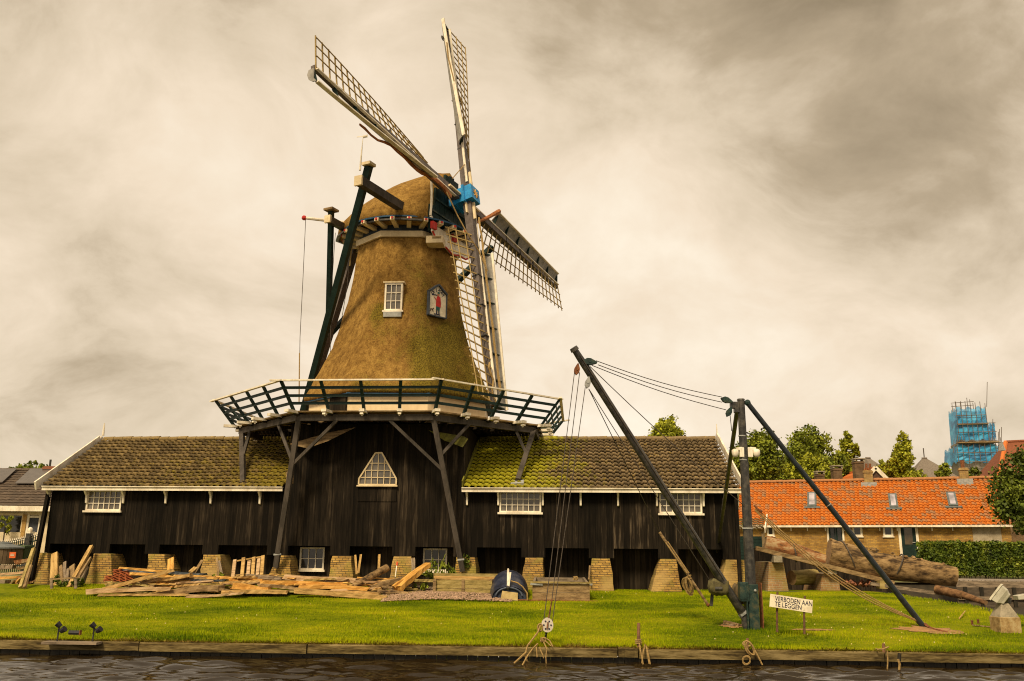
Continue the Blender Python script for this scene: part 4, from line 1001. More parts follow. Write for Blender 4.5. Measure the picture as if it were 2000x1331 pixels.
# steel channels at the foot of the mast
for (xa, xb, dy, zt) in ((1461, 1464, -.22, 1138), (1465, 1485, -.17, 1142)):
    a, b = at(xa, 1226, Yc + dy), at(xb, 1226, Yc + dy); t = at(xa, zt, Yc + dy)
    ob('base_channel', MB().hexa([V((a.x, a.y, cb.z - .1)), V((b.x, a.y, cb.z - .1)), V((b.x, a.y + .30, cb.z - .1)), V((a.x, a.y + .30, cb.z - .1)), V((a.x, a.y, t.z)), V((b.x, a.y, t.z)), V((b.x, a.y + .30, t.z)), V((a.x, a.y + .30, t.z))]), steelgreen, crane, bevel=.008)
P = at(1475, 1154, Yc - .19); ob('bolt', MB().ball(P, .03), lead, crane)
ob('base_flange', MB().obox(at(1486.5, 1185, Yc + .02), V((.008, 0, 0)), V((0, .12, 0)), Z * .5), rust, crane)
ob('control_box', MB().obox(at(1452, 1156, Yc - .1), V((.09, 0, 0)), V((0, .12, 0)), Z * .20).obox(at(1452, 1156, Yc - .225), V((.075, 0, 0)), V((0, .008, 0)), Z * .17), steelgreen, crane, bevel=.01)
# boom
bt, bb = at(1122, 683, 18.3), at(1452, 1200, Yc - .05)
bm = ob('boom', MB().path([bb, bb.lerp(bt, .25), bb.lerp(bt, .96), bt], .095, 12, .068), blacksteel, crane)
dirb = (bt - bb).normalized(); ob('boom_cap', MB().tube(bt - dirb * .03, bt + dirb * .05, .095, .085, 12), blacksteel, bm)
ob('boom_heel', MB().beam(at(1425, 1160, Yc - .06), at(1458, 1216, Yc - .06), .1, .12).tube(at(1457, 1232, Yc - .05), at(1455, 1198, Yc - .05), .085), blacksteel, bm)
ob('heel_collar', MB().tube(at(1450, 1196, Yc - .05), at(1453, 1200, Yc - .05), .115), lead, bm)
ob('boom_cable', MB().tube(bb.lerp(bt, .12) + V((-.02, -.12, .08)), bb.lerp(bt, .97) + V((0, -.1, .03)), .012, None, 5), wire, bm)
def block(name, px, py, Y, ang, mat, s=.16):
    c = at(px, py, Y); x = V((math.cos(ang), 0, math.sin(ang))); y = V((-math.sin(ang), 0, math.cos(ang)))
    prof_ = [(-1.25, 0), (-.6, .55), (.1, .6), (.8, .32), (1.3, .08), (1.3, -.08), (.8, -.32), (.1, -.6), (-.6, -.55)]
    mb = MB()
    for dy in (-.05, .025): mb.prism([c + x * a * s + y * b * s + V((0, dy, 0)) for a, b in prof_], V((0, .025, 0)))
    mb.tube(c + V((0, -.06, 0)), c + V((0, .06, 0)), .03)
    mb.tube(c + V((0, -.025, 0)), c + V((0, .025, 0)), s * .5, None, 12)
    return ob(name, mb, mat, crane)
block('pulley_block', 1152, 707, 18.35, R(-8), steelgreen, .12); block('pulley_block', 1127, 722, 18.25, R(80), rust, .10); block('pulley_block', 1148, 748, 18.3, R(80), lead, .10)
block('pulley_block', 1419, 782, Yc - .05, R(-20), steelgreen, .11); block('pulley_block', 1424, 805, Yc - .05, R(65), steelgreen, .10)
ob('mast_bracket', MB().obox(at(1434, 792, Yc), V((.09, 0, 0)), V((0, .06, 0)), Z * .075).obox(at(1438, 797, Yc), V((.05, 0, 0)), V((0, .07, 0)), Z * .11), blacksteel, crane)
for a, b in (((1164, 705), (1410, 776)), ((1168, 713), (1410, 786)), ((1156, 714), (1418, 801)), ((1152, 716), (1457, 991))):
    A, B = at(*a, 18.35), at(*b, Yc - .06); pts = [A.lerp(B, t) - Z * .07 * math.sin(math.pi * t) for t in np.linspace(0, 1, 9)]
    ob('topping_cable', MB().path(pts, .0095, 5), wire, crane)
hb = at(1070, 1215, 17.9)
for a, b in (((1122, 728), (1062, 1214)), ((1132, 728), (1073, 1212)), ((1143, 757), (1078, 1220))):
    ob('hoist_cable', MB().tube(at(*a, 18.25), at(*b, 17.9), .0085, None, 5), wire, crane)
ob('hook_shackle', MB().tube(at(1078, 1170, 17.92), at(1071, 1208, 17.9), .011, None, 6), rust, crane)
if True:
    disc = MB(); c = at(1069, 1221, 17.9)
    for dy in (-.045, .03):
        disc.loft([[c + V((.115 * math.cos(a), dy + q, .135 * math.sin(a))) for a in np.linspace(0, 2 * math.pi, 22)[:-1]] for q in (0, .015)])
    hk = ob('hook_block', disc, M('pale_block_paint', (.62, .56, .47), (.5, .44, .36), 9, bump=.05), crane)
    hm = MB()
    for i in range(6): hm.tube(c + V((.07 * math.cos(i * 1.047), -.052, .08 * math.sin(i * 1.047))), c + V((.07 * math.cos(i * 1.047), -.04, .08 * math.sin(i * 1.047))), .017, None, 8)
    ob('block_bolts', hm, navy, hk)
    ob('block_pin', MB().beam(c + V((.01, -.06, .06)), c + V((-.01, -.06, -.06)), .035, .02), rust, hk)
ch = MB(); a, b = at(1068, 1231, 17.88), G(1065, 1250) + Z * .02
for i in range(6):
    p0, p1 = a.lerp(b, i / 6), a.lerp(b, (i + 1.3) / 6); ch.beam(p0, p1, .045 if i % 2 else .02, .02 if i % 2 else .045, V((0, 1, 0)))
ob('anchor_chain', ch, blacksteel, crane)
# back legs
legR = G(1806, 1224); lt = at(1462, 790, Yc)
ob('back_leg', MB().path([lt, lt.lerp(legR, .5), legR - Z * .05], .056, 10, .066), M('navy_steel', (.022, .028, .034), (.012, .015, .018), 8, rough=.4), crane)
ob('leg_joint', MB().ball(at(1460, 787, Yc), .075), steelgreen, crane)
ob('leg_band', MB().tube(lt.lerp(legR, .46), lt.lerp(legR, .463), .066, None, 10), lead, crane)
ob('leg_chain', MB().path([legR + Z * .05, G(1815, 1228) + Z * .03, G(1826, 1232) + Z * .02, G(1838, 1234) + Z * .02, G(1850, 1236) + Z * .01], .03, 6, .02, .4), rust, crane)
lt2 = at(1440, 800, Yc + .1); legL = G(1391, 1148)
ob('back_leg', MB().path([lt2, legL], .052, 8), blacksteel, crane)
ob('leg_cable', MB().tube(at(1426, 812, Yc), at(1429, 842, Yc + .3), .009, None, 5), wire, crane)
for dx, dz in ((0, 0), (4, 8), (-3, 14)):
    A = at(1474, 990 + dz * .5, Yc - .1); B = legR + V((-.03 + dx * .004, -.02, .07)); pts = [A.lerp(B, t) - Z * (.28 + dz * .006) * math.sin(math.pi * t) for t in np.linspace(0, 1, 14)]
    ob('slack_rope', MB().path(pts, .014, 5), rope, crane)
ob('rope_hook', MB().path([at(1473, 987, Yc - .1), at(1480, 995, Yc - .1), at(1488, 1000, Yc - .1)], .02, 6, .035), rust, crane)
# canvas hoods over the two winches
def hood(px, py, Y, w, h, d, mat):
    c = at(px, py, Y); rings = []
    for i in range(9):
        t = -1 + 2 * i / 8; k = (1 - abs(t) ** 5) ** .5 * .25 + .78
        rings.append([c + V((w * k * math.cos(a) * (1 + .06 * random.uniform(-1, 1)), d * t, h * k * (math.copysign(abs(math.sin(a)) ** .6, math.sin(a))) * (1 + .06 * random.uniform(-1, 1)) + .03 * math.sin(3 * a + i))) for a in np.linspace(0, 2 * math.pi, 15)[:-1]])
    return ob('winch_hood', MB().loft(rings), mat, crane, smooth=True)
hood(1403, 1146, Yc - .15, .21, .165, .17, canvas); hood(1446, 1159, Yc + .25, .15, .20, .18, M('brown_canvas', (.12, .085, .04), (.06, .042, .02), 5, rough=.9, bump=.5))
ob('winch_post', MB().beam(at(1389, 1184, Yc + .1), at(1392, 1150, Yc + .1), .06, .06), blacksteel, crane)
ob('winch_drum', MB().tube(at(1396, 1150, Yc - .3), at(1410, 1150, Yc - .3), .05), blacksteel, crane)
ob('winch_cable', MB().tube(at(1150, 760, 18.3), at(1385, 1132, Yc), .009, None, 5), wire, crane)
# derrick spar with its coil of rope, hung on a line from the boom
sp = thing('boat_hook_spar', 'weathered pole with a coil of rope slung on a line beside the crane', 'pole', G(1385, 1183))
sA, sB = at(1288, 1040, 21.3), at(1383, 1182, 21.0)
ob('pole', MB().path([sA, sA.lerp(sB, .5), sB], .035, 8, .03), oldwood, sp); ob('pole_tip', MB().ball(sB, .045), rust, sp)
ob('line', MB().tube(at(1150, 760, 18.4), sA, .010, None, 5), wire, sp)
cl = MB()
for i in range(6):
    c = at(1343 + random.uniform(-4, 4), 1142 + random.uniform(-4, 4), 20.95); rx, rz = random.uniform(.05, .1), random.uniform(.14, .2)
    cl.path([c + V((rx * math.cos(t) - .25 * rz * math.sin(t), .03 * math.sin(2 * t + i) - .02 * i, rz * math.sin(t))) for t in np.linspace(0, 6.3, 16)], .014, 5)
cl.path([at(1345, 1125, 20.9), at(1352, 1132, 20.9), at(1338, 1128, 20.9), at(1350, 1124, 20.9)], .02, 5)
cl.tube(at(1300, 1060, 21.2), at(1342, 1120, 20.95), .012).tube(at(1304, 1058, 21.2), at(1346, 1120, 20.95), .012)
ob('rope_coil', cl, rope, sp)

# security cameras strapped to the mast
def seccam(px, sgn, label):
    t = thing('security_camera', label, 'camera', at(px, 885, Yc))
    ob('junction_box', MB().obox(at(px, 884, Yc - .04), V((.055, 0, 0)), V((0, .05, 0)), Z * .11), white, t, bevel=.01)
    ob('arm', MB().beam(at(px, 876, Yc - .05), at(px + 11 * sgn, 877, Yc - .07), .05, .06), white, t)
    c = at(px + 13 * sgn, 886, Yc - .08); mb = MB()
    mb.loft([[c + V((r_ * math.cos(a), r_ * math.sin(a), z)) for a in np.linspace(0, 2 * math.pi, 15)[:-1]] for r_, z in ((.03, .10), (.075, .075), (.078, .01), (.07, -.03), (.05, -.075), (.02, -.09))])
    ob('dome', mb, white, t, smooth=True)
seccam(1449, -1, 'white dome security camera on the side of the crane mast nearer the mill')
seccam(1465, 1, 'white dome security camera on the side of the crane mast nearer the orange roofed house')

# mooring sign
gs = G(1545, 1236); Ys = 18.95
sg = thing('mooring_sign', 'white board reading VERBODEN AAN TE LEGGEN on two thin stakes in the grass', 'sign', gs)
bl, br, tl, tr_ = at(1502.7, 1185, Ys), at(1586, 1198, Ys - .25), at(1503.4, 1160, Ys), at(1587, 1171.5, Ys - .25)
xd = (br - bl).normalized(); yd = (tl - bl); yd = (yd - xd * (yd @ xd)).normalized(); nd_ = xd.cross(yd)
if nd_.y > 0: nd_ = -nd_
bw, bh = (br - bl).length, (tl - bl).length
ob('board', MB().prism([bl, bl + xd * bw, bl + xd * bw + yd * bh, bl + yd * bh], -nd_ * .018), signwhite, sg)
tx = MB(); tx.text('VERBODEN AAN', bl + xd * bw * .12 + yd * bh * .53 + nd_ * .004, xd, yd, bh * .52, 1.04, bw * .87, .012); tx.text('TE LEGGEN .', bl + xd * bw * .12 + yd * bh * .11 + nd_ * .004, xd, yd, bh * .52, 1.04, bw * .70, .012)
ob('lettering', tx, navy, sg)
for (px, y0, y1, dy) in ((1518.6, 1157, 1235, .05), (1571.8, 1164, 1239, -.16)):
    ob('stake', MB().path([at(px, y0, Ys + dy), at(px - 1, (y0 + y1) / 2, Ys + dy), at(px - .6, y1, Ys + dy)], .022, 7, .026, .1), M('rusty_stake', (.15, .075, .04), (.08, .04, .022), 14) if px < 1540 else bpy.data.materials['rusty_stake'], sg)

# ================================================================== LOG RAMP AND LOGS
gp = G(1500, 1146)
ramp = thing('log_ramp', 'sloping timber log ramp on brick piers beside the mill end', 'ramp', gp)
YR = 28.0
ob('skid_beam', MB().beam(at(1476, 1071, YR), at(1745, 1139, YR - .4), .2, .13), oldwood, ramp); pass
ob('skid_beam', MB().beam(at(1700, 1140, YR - .5), at(1836, 1160, YR - .9), .14, .1), greywood, ramp)
for (xa, xb, ya, xa2, xb2) in ((1502, 1530, 1098, 1498, 1541), (1606, 1636, 1121, 1600, 1642)):
    rings = []
    for z_, f_ in ((0, 0), (1, 1)):
        l, r = (at(xa2, 1146, YR - .1), at(xb2, 1146, YR - .1)) if not f_ else (at(xa, ya, YR), at(xb, ya, YR))
        rings.append([l, r, r + V((.1, 1.9, 0)), l + V((.1, 1.9, 0))])
    for q in rings[0]: q.z = -.15
    ob('brick_pier', MB().loft(rings), rampbrick, ramp)
    P = at((xa + xb) / 2, ya - 6, YR - .05); ob('padstone', MB().obox(P, V((.13, 0, 0)), V((0, .2, 0)), Z * .10), concrete, ramp)
P = at(1722, 1142, YR - .5); ob('padstone', MB().obox(P, V((.11, 0, 0)), V((0, .15, 0)), Z * .12), mosswood, ramp)
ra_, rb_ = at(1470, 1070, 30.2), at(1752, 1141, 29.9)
ob('ramp_shade_backing', MB().hexa([V((ra_.x, ra_.y, -.6)), V((rb_.x, rb_.y, -.6)), V((rb_.x, rb_.y + .1, -.6)), V((ra_.x, ra_.y + .1, -.6)), ra_, rb_, rb_ + V((0, .1, 0)), ra_ + V((0, .1, 0))]), tar_dark, ramp)  # added dark backing that stands in for the shade under the ramp
ob('dark_ground_slab', MB().obox(V((9.8, 29.0, -.15)), V((2.3, 0, 0)), V((0, 1.2, 0)), Z * .1), tar_dark, ramp)  # dark slab laid on the ground below the ramp
def log(name, pts, r, r2, mat, label, jit=.06, knots=0, group=None, n=18, band=None):
    o = thing(name, label, 'log', V(pts[len(pts) // 2]) - Z * r, 0, group)
    P_ = [V(p) for p in pts]; k = 16; path_ = []
    for i in range(k + 1):
        t = i / k * (len(P_) - 1); j = min(int(t), len(P_) - 2); path_.append(P_[j].lerp(P_[j + 1], t - j))
    mb = MB(); x = (P_[-1] - P_[0]).normalized(); y = x.cross(Z).normalized(); z = x.cross(y); off = [random.uniform(-1, 1) for _ in range(n)]
    rings = []
    for i, p in enumerate(path_):
        rr_ = r + (r2 - r) * i / k
        rings.append([p + (y * math.cos(2 * math.pi * j / n) + z * math.sin(2 * math.pi * j / n)) * rr_ * (1 + jit * .5 * off[j] + random.uniform(-jit, jit) * .6) for j in range(n)])
    mb.loft(rings, cap=False); ob('trunk', mb, mat, o, smooth=True)
    ob('cut_end', MB().add(rings[0] + [path_[0]], [((j + 1) % n, j, n) for j in range(n)]), logend, o)
    ob('cut_end', MB().add(rings[-1] + [path_[-1]], [(j, (j + 1) % n, n) for j in range(n)]), logend, o)
    if knots:
        kb = MB()
        for _ in range(knots):
            t = random.random(); p = P_[0].lerp(P_[-1], t); a = random.uniform(2.2, 5.4); rr_ = r + (r2 - r) * t
            c = p + (y * math.cos(a) + z * math.sin(a)) * rr_ * .98; kb.ball(c, random.uniform(.03, .09), random.uniform(.03, .06), random.uniform(.03, .06), 6, 4)
        ob('burrs', kb, mat, o, kind='stuff')
    if band:
        for (t, lean) in band:
            p = P_[0].lerp(P_[-1], t); rr_ = (r + (r2 - r) * t) * 1.04
            ob('strap', MB().path([p + (y * math.cos(a) + z * math.sin(a)) * rr_ + x * lean * math.sin(a) for a in np.linspace(0, 6.28, 20)], .022, 5), wire, o)
    return o
log('felled_log', [at(1494, 1062, YR + .3), at(1560, 1080, YR + .15), at(1610, 1098, YR)], .27, .22, barkred, 'peeled reddish brown log highest on the sloping ramp', .05, 3, 'logs on the ramp', band=[(.50, .12)])
log('felled_log', [at(1618, 1081, YR + .2), at(1700, 1104, YR), at(1800, 1116, YR - .2), at(1866, 1127, YR - .4)], 0.46, .29, bark, 'massive gnarled log filling the lower half of the ramp', .085, 60, 'logs on the ramp', 24, band=[(.16, .25), (.55, -.1)])
log('felled_log', [at(1546, 1129, YR + .5), at(1592, 1127, YR + .9)], .22, .24, mosswood, 'short thick log stump lying in the dark under the ramp', .06, 0, 'logs on the ramp')
DLOG = M('dark_log', (.15, .075, .03), (.06, .03, .014), 2, (2, 4, 4), .9, .8, c3=(.22, .12, .055))
log('felled_log', [at(1828, 1151, 27.0), at(1880, 1163, 26.4)], .13, .12, DLOG, 'brown log end poking out of the grass edge below the massive log', .07, 0, 'logs on the ramp')
log('felled_log', [at(1876, 1161, 26.5), at(1926, 1178, 25.8)], .11, .07, DLOG, 'thin brown pole lying along the grass edge toward the floodlight', .06, 0, 'logs on the ramp')
rb = MB()
for i in range(70):
    P = at(random.uniform(1640, 1720), random.uniform(1134, 1146), random.uniform(27.6, 28.6)); P.z = max(P.z, -.1); pebble(rb, P, random.uniform(.04, .11))
ob('rubble', rb, M('brick_rubble', (.28, .10, .05), (.16, .07, .04), 8, island=.4), kind='stuff', label='broken brick rubble in the shadow under the ramp')

# jetty deck on the far side of the inlet
jt = thing('jetty', 'grey plank jetty deck in front of the hedge beyond the ramp', 'jetty', onz(1960, 1136, .16))
A, B = at(1866, 1137, 35.5), at(2090, 1146, 35.0); A.z = B.z = .14
C_, D_ = A + V((.6, 3.0, 0)), B + V((.6, 3.0, 0)); pk = MB(); nP = 26
for i in range(nP):
    f0, f1 = i / nP + .003, (i + 1) / nP - .003
    pk.hexa([A.lerp(B, f0), A.lerp(B, f1), C_.lerp(D_, f1), C_.lerp(D_, f0)] + [p + Z * .05 for p in (A.lerp(B, f0), A.lerp(B, f1), C_.lerp(D_, f1), C_.lerp(D_, f0))])
ob('planks', pk, M('silvered_deck', (.30, .25, .20), (.21, .17, .13), 3, (6, 1, 1), .85, .3, island=.12), jt)
ob('fascia_board', MB().beam(A + V((0, -.04, -.10)), B + V((0, -.04, -.10)), .05, .24), greywood, jt)
ob('lower_boards', MB().beam(A + V((0, -.03, -.66)), B + V((0, -.03, -.66)), .05, .86), M('dark_jetty_board', (.10, .075, .05), (.055, .04, .026), 3, (1, 1, 5)), jt)
for i in range(7):
    p = A.lerp(B, (i + .5) / 7); ob('pile', MB().beam(p + V((0, -.05, -1.1)), p + V((0, -.05, -.2)), .14, .1, V((0, 1, 0))), darkpile, jt)
ob('waling', MB().beam(A + V((0, -.1, -.62)), B + V((0, -.1, -.58)), .06, .12), greywood, jt)

# ================================================================== THE LONG HOUSE
h0 = at(1470, 1028, 57.0); HSE = Fr((h0.x, h0.y, 0), R(-21)); ZHE = h0.z
house = thing('long_house', 'long low yellow brick house with bright orange pantile roof and three skylights', 'house', HSE.m(0, 0, .85), R(-21))
def hu(px, py=1045, d=0): return HSE.f(px, py, d)[0]
UA, UB = hu(1440), hu(1975); ZHR = HSE.f(1466, 943, -3.3)[1]
feat = []
hw_ = MB(); cuts = [(hu(1757), hu(1791.5), .9, 2.98), (hu(1617), hu(1647), 1.55, 2.95), (hu(1500), hu(1511), 2.32, 2.86), (hu(1667), hu(1683), 2.3, 2.9), (hu(1727), hu(1743), 2.3, 2.9)]
cuts.sort(); cur = UA
for a, b, z0, z1 in cuts:
    hw_.fbox(HSE, cur, a, -.25, 0, .3, ZHE); hw_.fbox(HSE, a, b, -.25, 0, .3, z0).fbox(HSE, a, b, -.25, 0, z1, ZHE); cur = b
hw_.fbox(HSE, cur, UB, -.25, 0, .3, ZHE)
hw_.fbox(HSE, UA, UA + .25, -6.6, -.25, .3, ZHE).fbox(HSE, UB - .25, UB, -6.6, -.25, .3, ZHE).fbox(HSE, UA, UB, -6.8, -6.6, .3, ZHE)
ob('wall', hw_, housebrick, house)
for a, b, z0, z1 in cuts[:1] + cuts[2:4]: window(HSE, a - .05, b + .05, z0 - .04, z1 + .04, .05, 1, 1, house, (white, glass_dark), fw_=.11, sill=.04, depth=.1)
a, b, z0, z1 = cuts[1]
w_ = window(HSE, a - .05, b + .05, z0, z1 + .04, .05, 1, 1, house, (white, glass_dark), fw_=.11, sill=.04, depth=.1)
fs = MB()
for x0, x1 in ((a + .07, a + .5 * (b - a) - .02), (a + .5 * (b - a) + .02, b - .07)):
    fs.fbox(HSE, x0, x0 + .09, -.04, .012, z0 + .07, z1 - .07).fbox(HSE, x1 - .05, x1, -.04, .012, z0 + .07, z1 - .07).fbox(HSE, x0, x1, -.04, .01, z1 - .2, z1 - .07)
ob('sash', fs, greenp, w_)
a, b, z0, z1 = cuts[4]
df = MB().fbox(HSE, a - .06, a + .08, -.1, .05, z0, z1).fbox(HSE, b - .08, b + .06, -.1, .05, z0, z1).fbox(HSE, a, b, -.1, .045, z1 - .1, z1 + .04).fbox(HSE, a, b, -.1, .03, z0, z0 + .06)
dr = ob('door', MB().fbox(HSE, a + .08, a + .26, -.08, -.02, z0 + .06, z1 - .08).fbox(HSE, b - .26, b - .08, -.08, -.02, z0 + .06, z1 - .08).fbox(HSE, a + .26, b - .26, -.08, -.02, z0 + .06, z0 + .9).fbox(HSE, a + .26, b - .26, -.08, -.02, z1 - .22, z1 - .08), greenp, house)
ob('frame', df, white, dr); ob('pane', MB().fbox(HSE, a + .25, b - .25, -.07, -.05, z0 + .88, z1 - .2), glass_mat('door_glass', (.12, .085, .04)), dr); ob('handle', MB().fbox(HSE, b - .30, b - .14, -.02, .04, z0 + 1.0, z0 + 1.04), lead, dr)
ob('render_patch', MB().fbox(HSE, hu(1900), hu(1956), 0, .02, .9, ZHE - .05), plaster, house)
P = HSE.at(1711, 1078, .1); ob('wall_lamp', MB().obox(P, HSE.u * .08, HSE.n * .08, Z * .2), blacksteel, house)
slope = V((0, 0, 0)); dR = -3.3
e0, e1 = HSE.m(UA - .1, .35, ZHE + .05), HSE.m(UB + .1, .35, ZHE + .05); r0, r1 = HSE.m(UA - .1, dR, ZHR), HSE.m(UB + .1, dR, ZHR)
hn = ((e1 - e0).cross(r0 - e0)).normalized(); hn = hn if hn.z > 0 else -hn
rf = ob('roof', tiled(r0, r1, e0, e1, .26, 17, hn, .075, 6, .04), tile_orange, house)
ob('ridge', ridge_tiles(r0 + Z * .05, r1 + Z * .05, .15, .4), tile_orange, house)
ob('rear_roof', MB().prism([r0 - Z * .08, r1 - Z * .08, HSE.m(UB + .1, -6.9, ZHE), HSE.m(UA - .1, -6.9, ZHE)], Z * .07).prism([HSE.m(UA, 0, ZHE), HSE.m(UA, dR, ZHR - .15), HSE.m(UA, -6.6, ZHE)], HSE.u * .2).prism([HSE.m(UB - .2, 0, ZHE), HSE.m(UB - .2, dR, ZHR - .15), HSE.m(UB - .2, -6.6, ZHE)], HSE.u * .2), orange_far, house)
ob('gutter', MB().beam(HSE.m(UA - .1, .36, ZHE - .03), HSE.m(UB + .1, .36, ZHE - .03), .13, .12), white, house)
for px in (1515, 1545, 1577, 1612, 1650, 1683, 1718, 1752, 1788, 1820, 1860):
    u = hu(px, 1032); ob('gutter_bracket', MB().fbox(HSE, u - .03, u + .03, 0, .12, ZHE - .3, ZHE - .1), white, house)
def on_roof(px, py):                         # pixel -> point on the front roof slope
    v = ray(px, py); t = ((e0 - EYE) @ hn) / (v @ hn); return EYE + v * t
for (xa, ya, xb, yb, sk_) in ((1577, 964, 1595, 991, 0), (1734, 967, 1755, 993, 2), (1847, 964, 1872, 990, 3)):
    tl_, br_ = on_roof(xa, ya), on_roof(xb, yb); uw = abs((br_ - tl_) @ HSE.u); sl = (e0 - r0).normalized(); sl = (sl - HSE.u * (sl @ HSE.u)).normalized(); c = (tl_ + br_) / 2; hl = abs((br_ - tl_) @ sl)
    k_ = ob('skylight', MB().obox(c + hn * .06, HSE.u * uw / 2, sl * hl / 2, hn * .06), M('zinc_frame', (.12, .14, .14), (.08, .095, .095), 6, bump=0) if 'zinc_frame' not in bpy.data.materials else bpy.data.materials['zinc_frame'], house)
    ob('pane', MB().obox(c + hn * .125, HSE.u * (uw / 2 - .11), sl * (hl / 2 - .13), hn * .006), skyglass, k_)
    ob('flashing', MB().obox(c + sl * (hl / 2 + .08) + hn * .05, HSE.u * (uw / 2 + .2), sl * .08, hn * .02), bpy.data.materials['zinc_frame'], k_)
def chimney(px0, px1, y0, y1, d, parent, fr, mat, pot=None, flash=True):
    a, zt = fr.f(px0, y0, d); b, zb = fr.f(px1, y1, d); mb = MB().fbox(fr, a, b, d - .6, d, zb - .6, zt).fbox(fr, a - .04, b + .04, d - .64, d + .04, zt - .16, zt - .06)
    c = ob('chimney', mb, mat, parent)
    if flash: ob('lead_apron', MB().fbox(fr, a - .2, b + .2, d - .7, d + .12, zb - .35, zb + .08), lead, c)
    if pot: ob('pot', MB().tube(fr.m((a + b) / 2, d - .3, zt - .05), fr.m((a + b) / 2, d - .3, zt + pot), .12, .11), rust, c)
    return c
chimney(1686, 1706, 919, 945, dR + .4, house, HSE, chimbrick); chimney(1873, 1893, 914, 938, dR + .4, house, HSE, chimbrick, .5)
# small boarded annex at its near end
AN = Fr((at(1480, 1050, 45).x, 45, 0), R(-21))
ann = thing('garden_shed', 'small dark green slatted shed with brown tiled roof between mill end and orange roofed house', 'shed', AN.m(0, 0, 0), R(-21))
def au(px): return AN.f(px, 1050, 0)[0]
sl_ = MB()
for i in range(9): sl_.fbox(AN, au(1440), au(1489), -.02, .03, .6 + i * .155, .6 + i * .155 + .14)
sl_.fbox(AN, au(1440), au(1489), -2.0, -.02, .0, 2.0); ob('slat_wall', sl_, greenp, ann)
zan = AN.f(1480, 1035, .2)[1]; ztn = AN.f(1480, 1012, -1.2)[1]
ob('roof', tiled(AN.m(au(1440), -1.4, ztn), AN.m(au(1492), -1.4, ztn), AN.m(au(1440), .25, zan), AN.m(au(1492), .25, zan), .24, 6, AN.n * .5 + Z * .85), tile_right, ann)
ob('verge_board', MB().beam(AN.m(au(1496), .3, zan - .05), AN.m(au(1496), -1.4, ztn + .1), .06, .22), white, ann)
ob('corner_board', MB().fbox(AN, au(1488), au(1494), -.1, .06, .2, zan - .1), M('brown_post', (.2, .14, .07)), ann)
ob('window', MB().fbox(AN, au(1497), au(1500), -.3, -.2, 1.0, 1.9), white, ann)

# ================================================================== HOUSES AND TOWER BEYOND
def far_house(px0, px1, py_eave, py_ridge, Y, rot, mat, name, label, cat='house', wallm=None, depth=7, hip=0.0, zbase=.8):
    fr = Fr((at((px0 + px1) / 2, py_eave, Y).x, Y, 0), rot); a = fr.f(px0, py_eave, 0)[0]; b = fr.f(px1, py_eave, 0)[0]
    ze = fr.f((px0 + px1) / 2, py_eave, 0)[1]; zr = fr.f((px0 + px1) / 2, py_ridge, -depth / 2)[1]
    t = thing(name, label, cat, fr.m((a + b) / 2, 0, zbase), rot)
    ob('wall', MB().fbox(fr, a + .2, b - .2, -depth + .2, -.2, zbase - .3, ze), wallm or oldchim, t)
    hl = (b - a) * hip
    E = [fr.m(a, 0, ze), fr.m(b, 0, ze), fr.m(b, -depth, ze), fr.m(a, -depth, ze)]; Rg = [fr.m(a + hl, -depth / 2, zr), fr.m(b - hl, -depth / 2, zr)]
    mb = MB().add(E + Rg, [(0, 1, 5, 4), (2, 3, 4, 5), (1, 2, 5), (3, 0, 4), (3, 2, 1, 0)]); ob('roof', mb, mat, t)
    ob('ridge', MB().path([Rg[0] + Z * .02, Rg[1] + Z * .02 + fr.u * .01], .14, 6), mat, t)
    return t, fr, ze, zr
gA, gB, gC, gD = at(1614, 944, 84), at(1690, 948, 69.5), at(1708, 915, 69.3), at(1655, 926, 84)
t = thing('gabled_house', 'orange roofed house with three chimneys rising behind the long house', 'house', V((gB.x, gB.y, .8)))
ob('roof', MB().add([gA, gB, gC, gD, gD + V((6, 2, -3)), gC + V((6, 1, -5))], [(0, 1, 2, 3), (3, 2, 5, 4)]), orange_far, t)
ob('wall', MB().hexa([V((p.x, p.y, z)) for z in (.3, gB.z - .1) for p in (gB + V((.1, .3, 0)), gB + V((3, 1, 0)), gA + V((6, 2, 0)), gA + V((.3, 0, 0)))]), oldchim, t)
ob('ridge', MB().path([gD, gC], .14, 6), orange_far, t)
A, B, C_ = at(1709, 915, 69), at(1732, 938, 69), at(1688, 940, 69)
ob('gable', MB().prism([A, B, C_], V((.2, .8, 0))), M('brown_gable', (.10, .055, .035)), t)
ob('verge_board', MB().beam(A + V((0, -.1, .05)), B + V((0, -.1, .05)), .1, .3).beam(A + V((0, -.1, .05)), C_ + V((0, -.1, .05)), .1, .3), white, t)
FF = Fr((at(1640, 930, 70).x, 70, 0), 0)
for (xa, xb, y0, y1) in ((1595, 1611, 926, 938), (1627, 1646, 915, 938), (1669, 1689, 901, 928)):
    c = chimney(xa, xb, y0, y1, 0, t, FF, oldchim, None, False); a, zt = FF.f(xa, y0, 0); b, _ = FF.f(xb, y0, 0)
    ob('cap', MB().fbox(FF, a - .05, b + .05, -.65, .05, zt + .16, zt + .24).fbox(FF, a, a + .12, -.6, 0, zt - .05, zt + .2).fbox(FF, b - .12, b, -.6, 0, zt - .05, zt + .2), concrete, c)
for px in (1692, 1699): ob('pot', MB().tube(at(px, 920, 70), at(px, 906, 70), .12, .10), rust, t)
t, fr, ze, zr = far_house(1782, 1872, 932, 896, 95, R(-15), slate_far, 'grey_roofed_house', 'steep grey roofed house behind the middle skylight trees', hip=.44, depth=10)
ob('finial', MB().tube(fr.m((fr.f(1782, 932, 0)[0] + fr.f(1872, 932, 0)[0]) / 2, -5, zr), fr.m((fr.f(1782, 932, 0)[0] + fr.f(1872, 932, 0)[0]) / 2, -5, zr + 1.2), .06), wire, t)
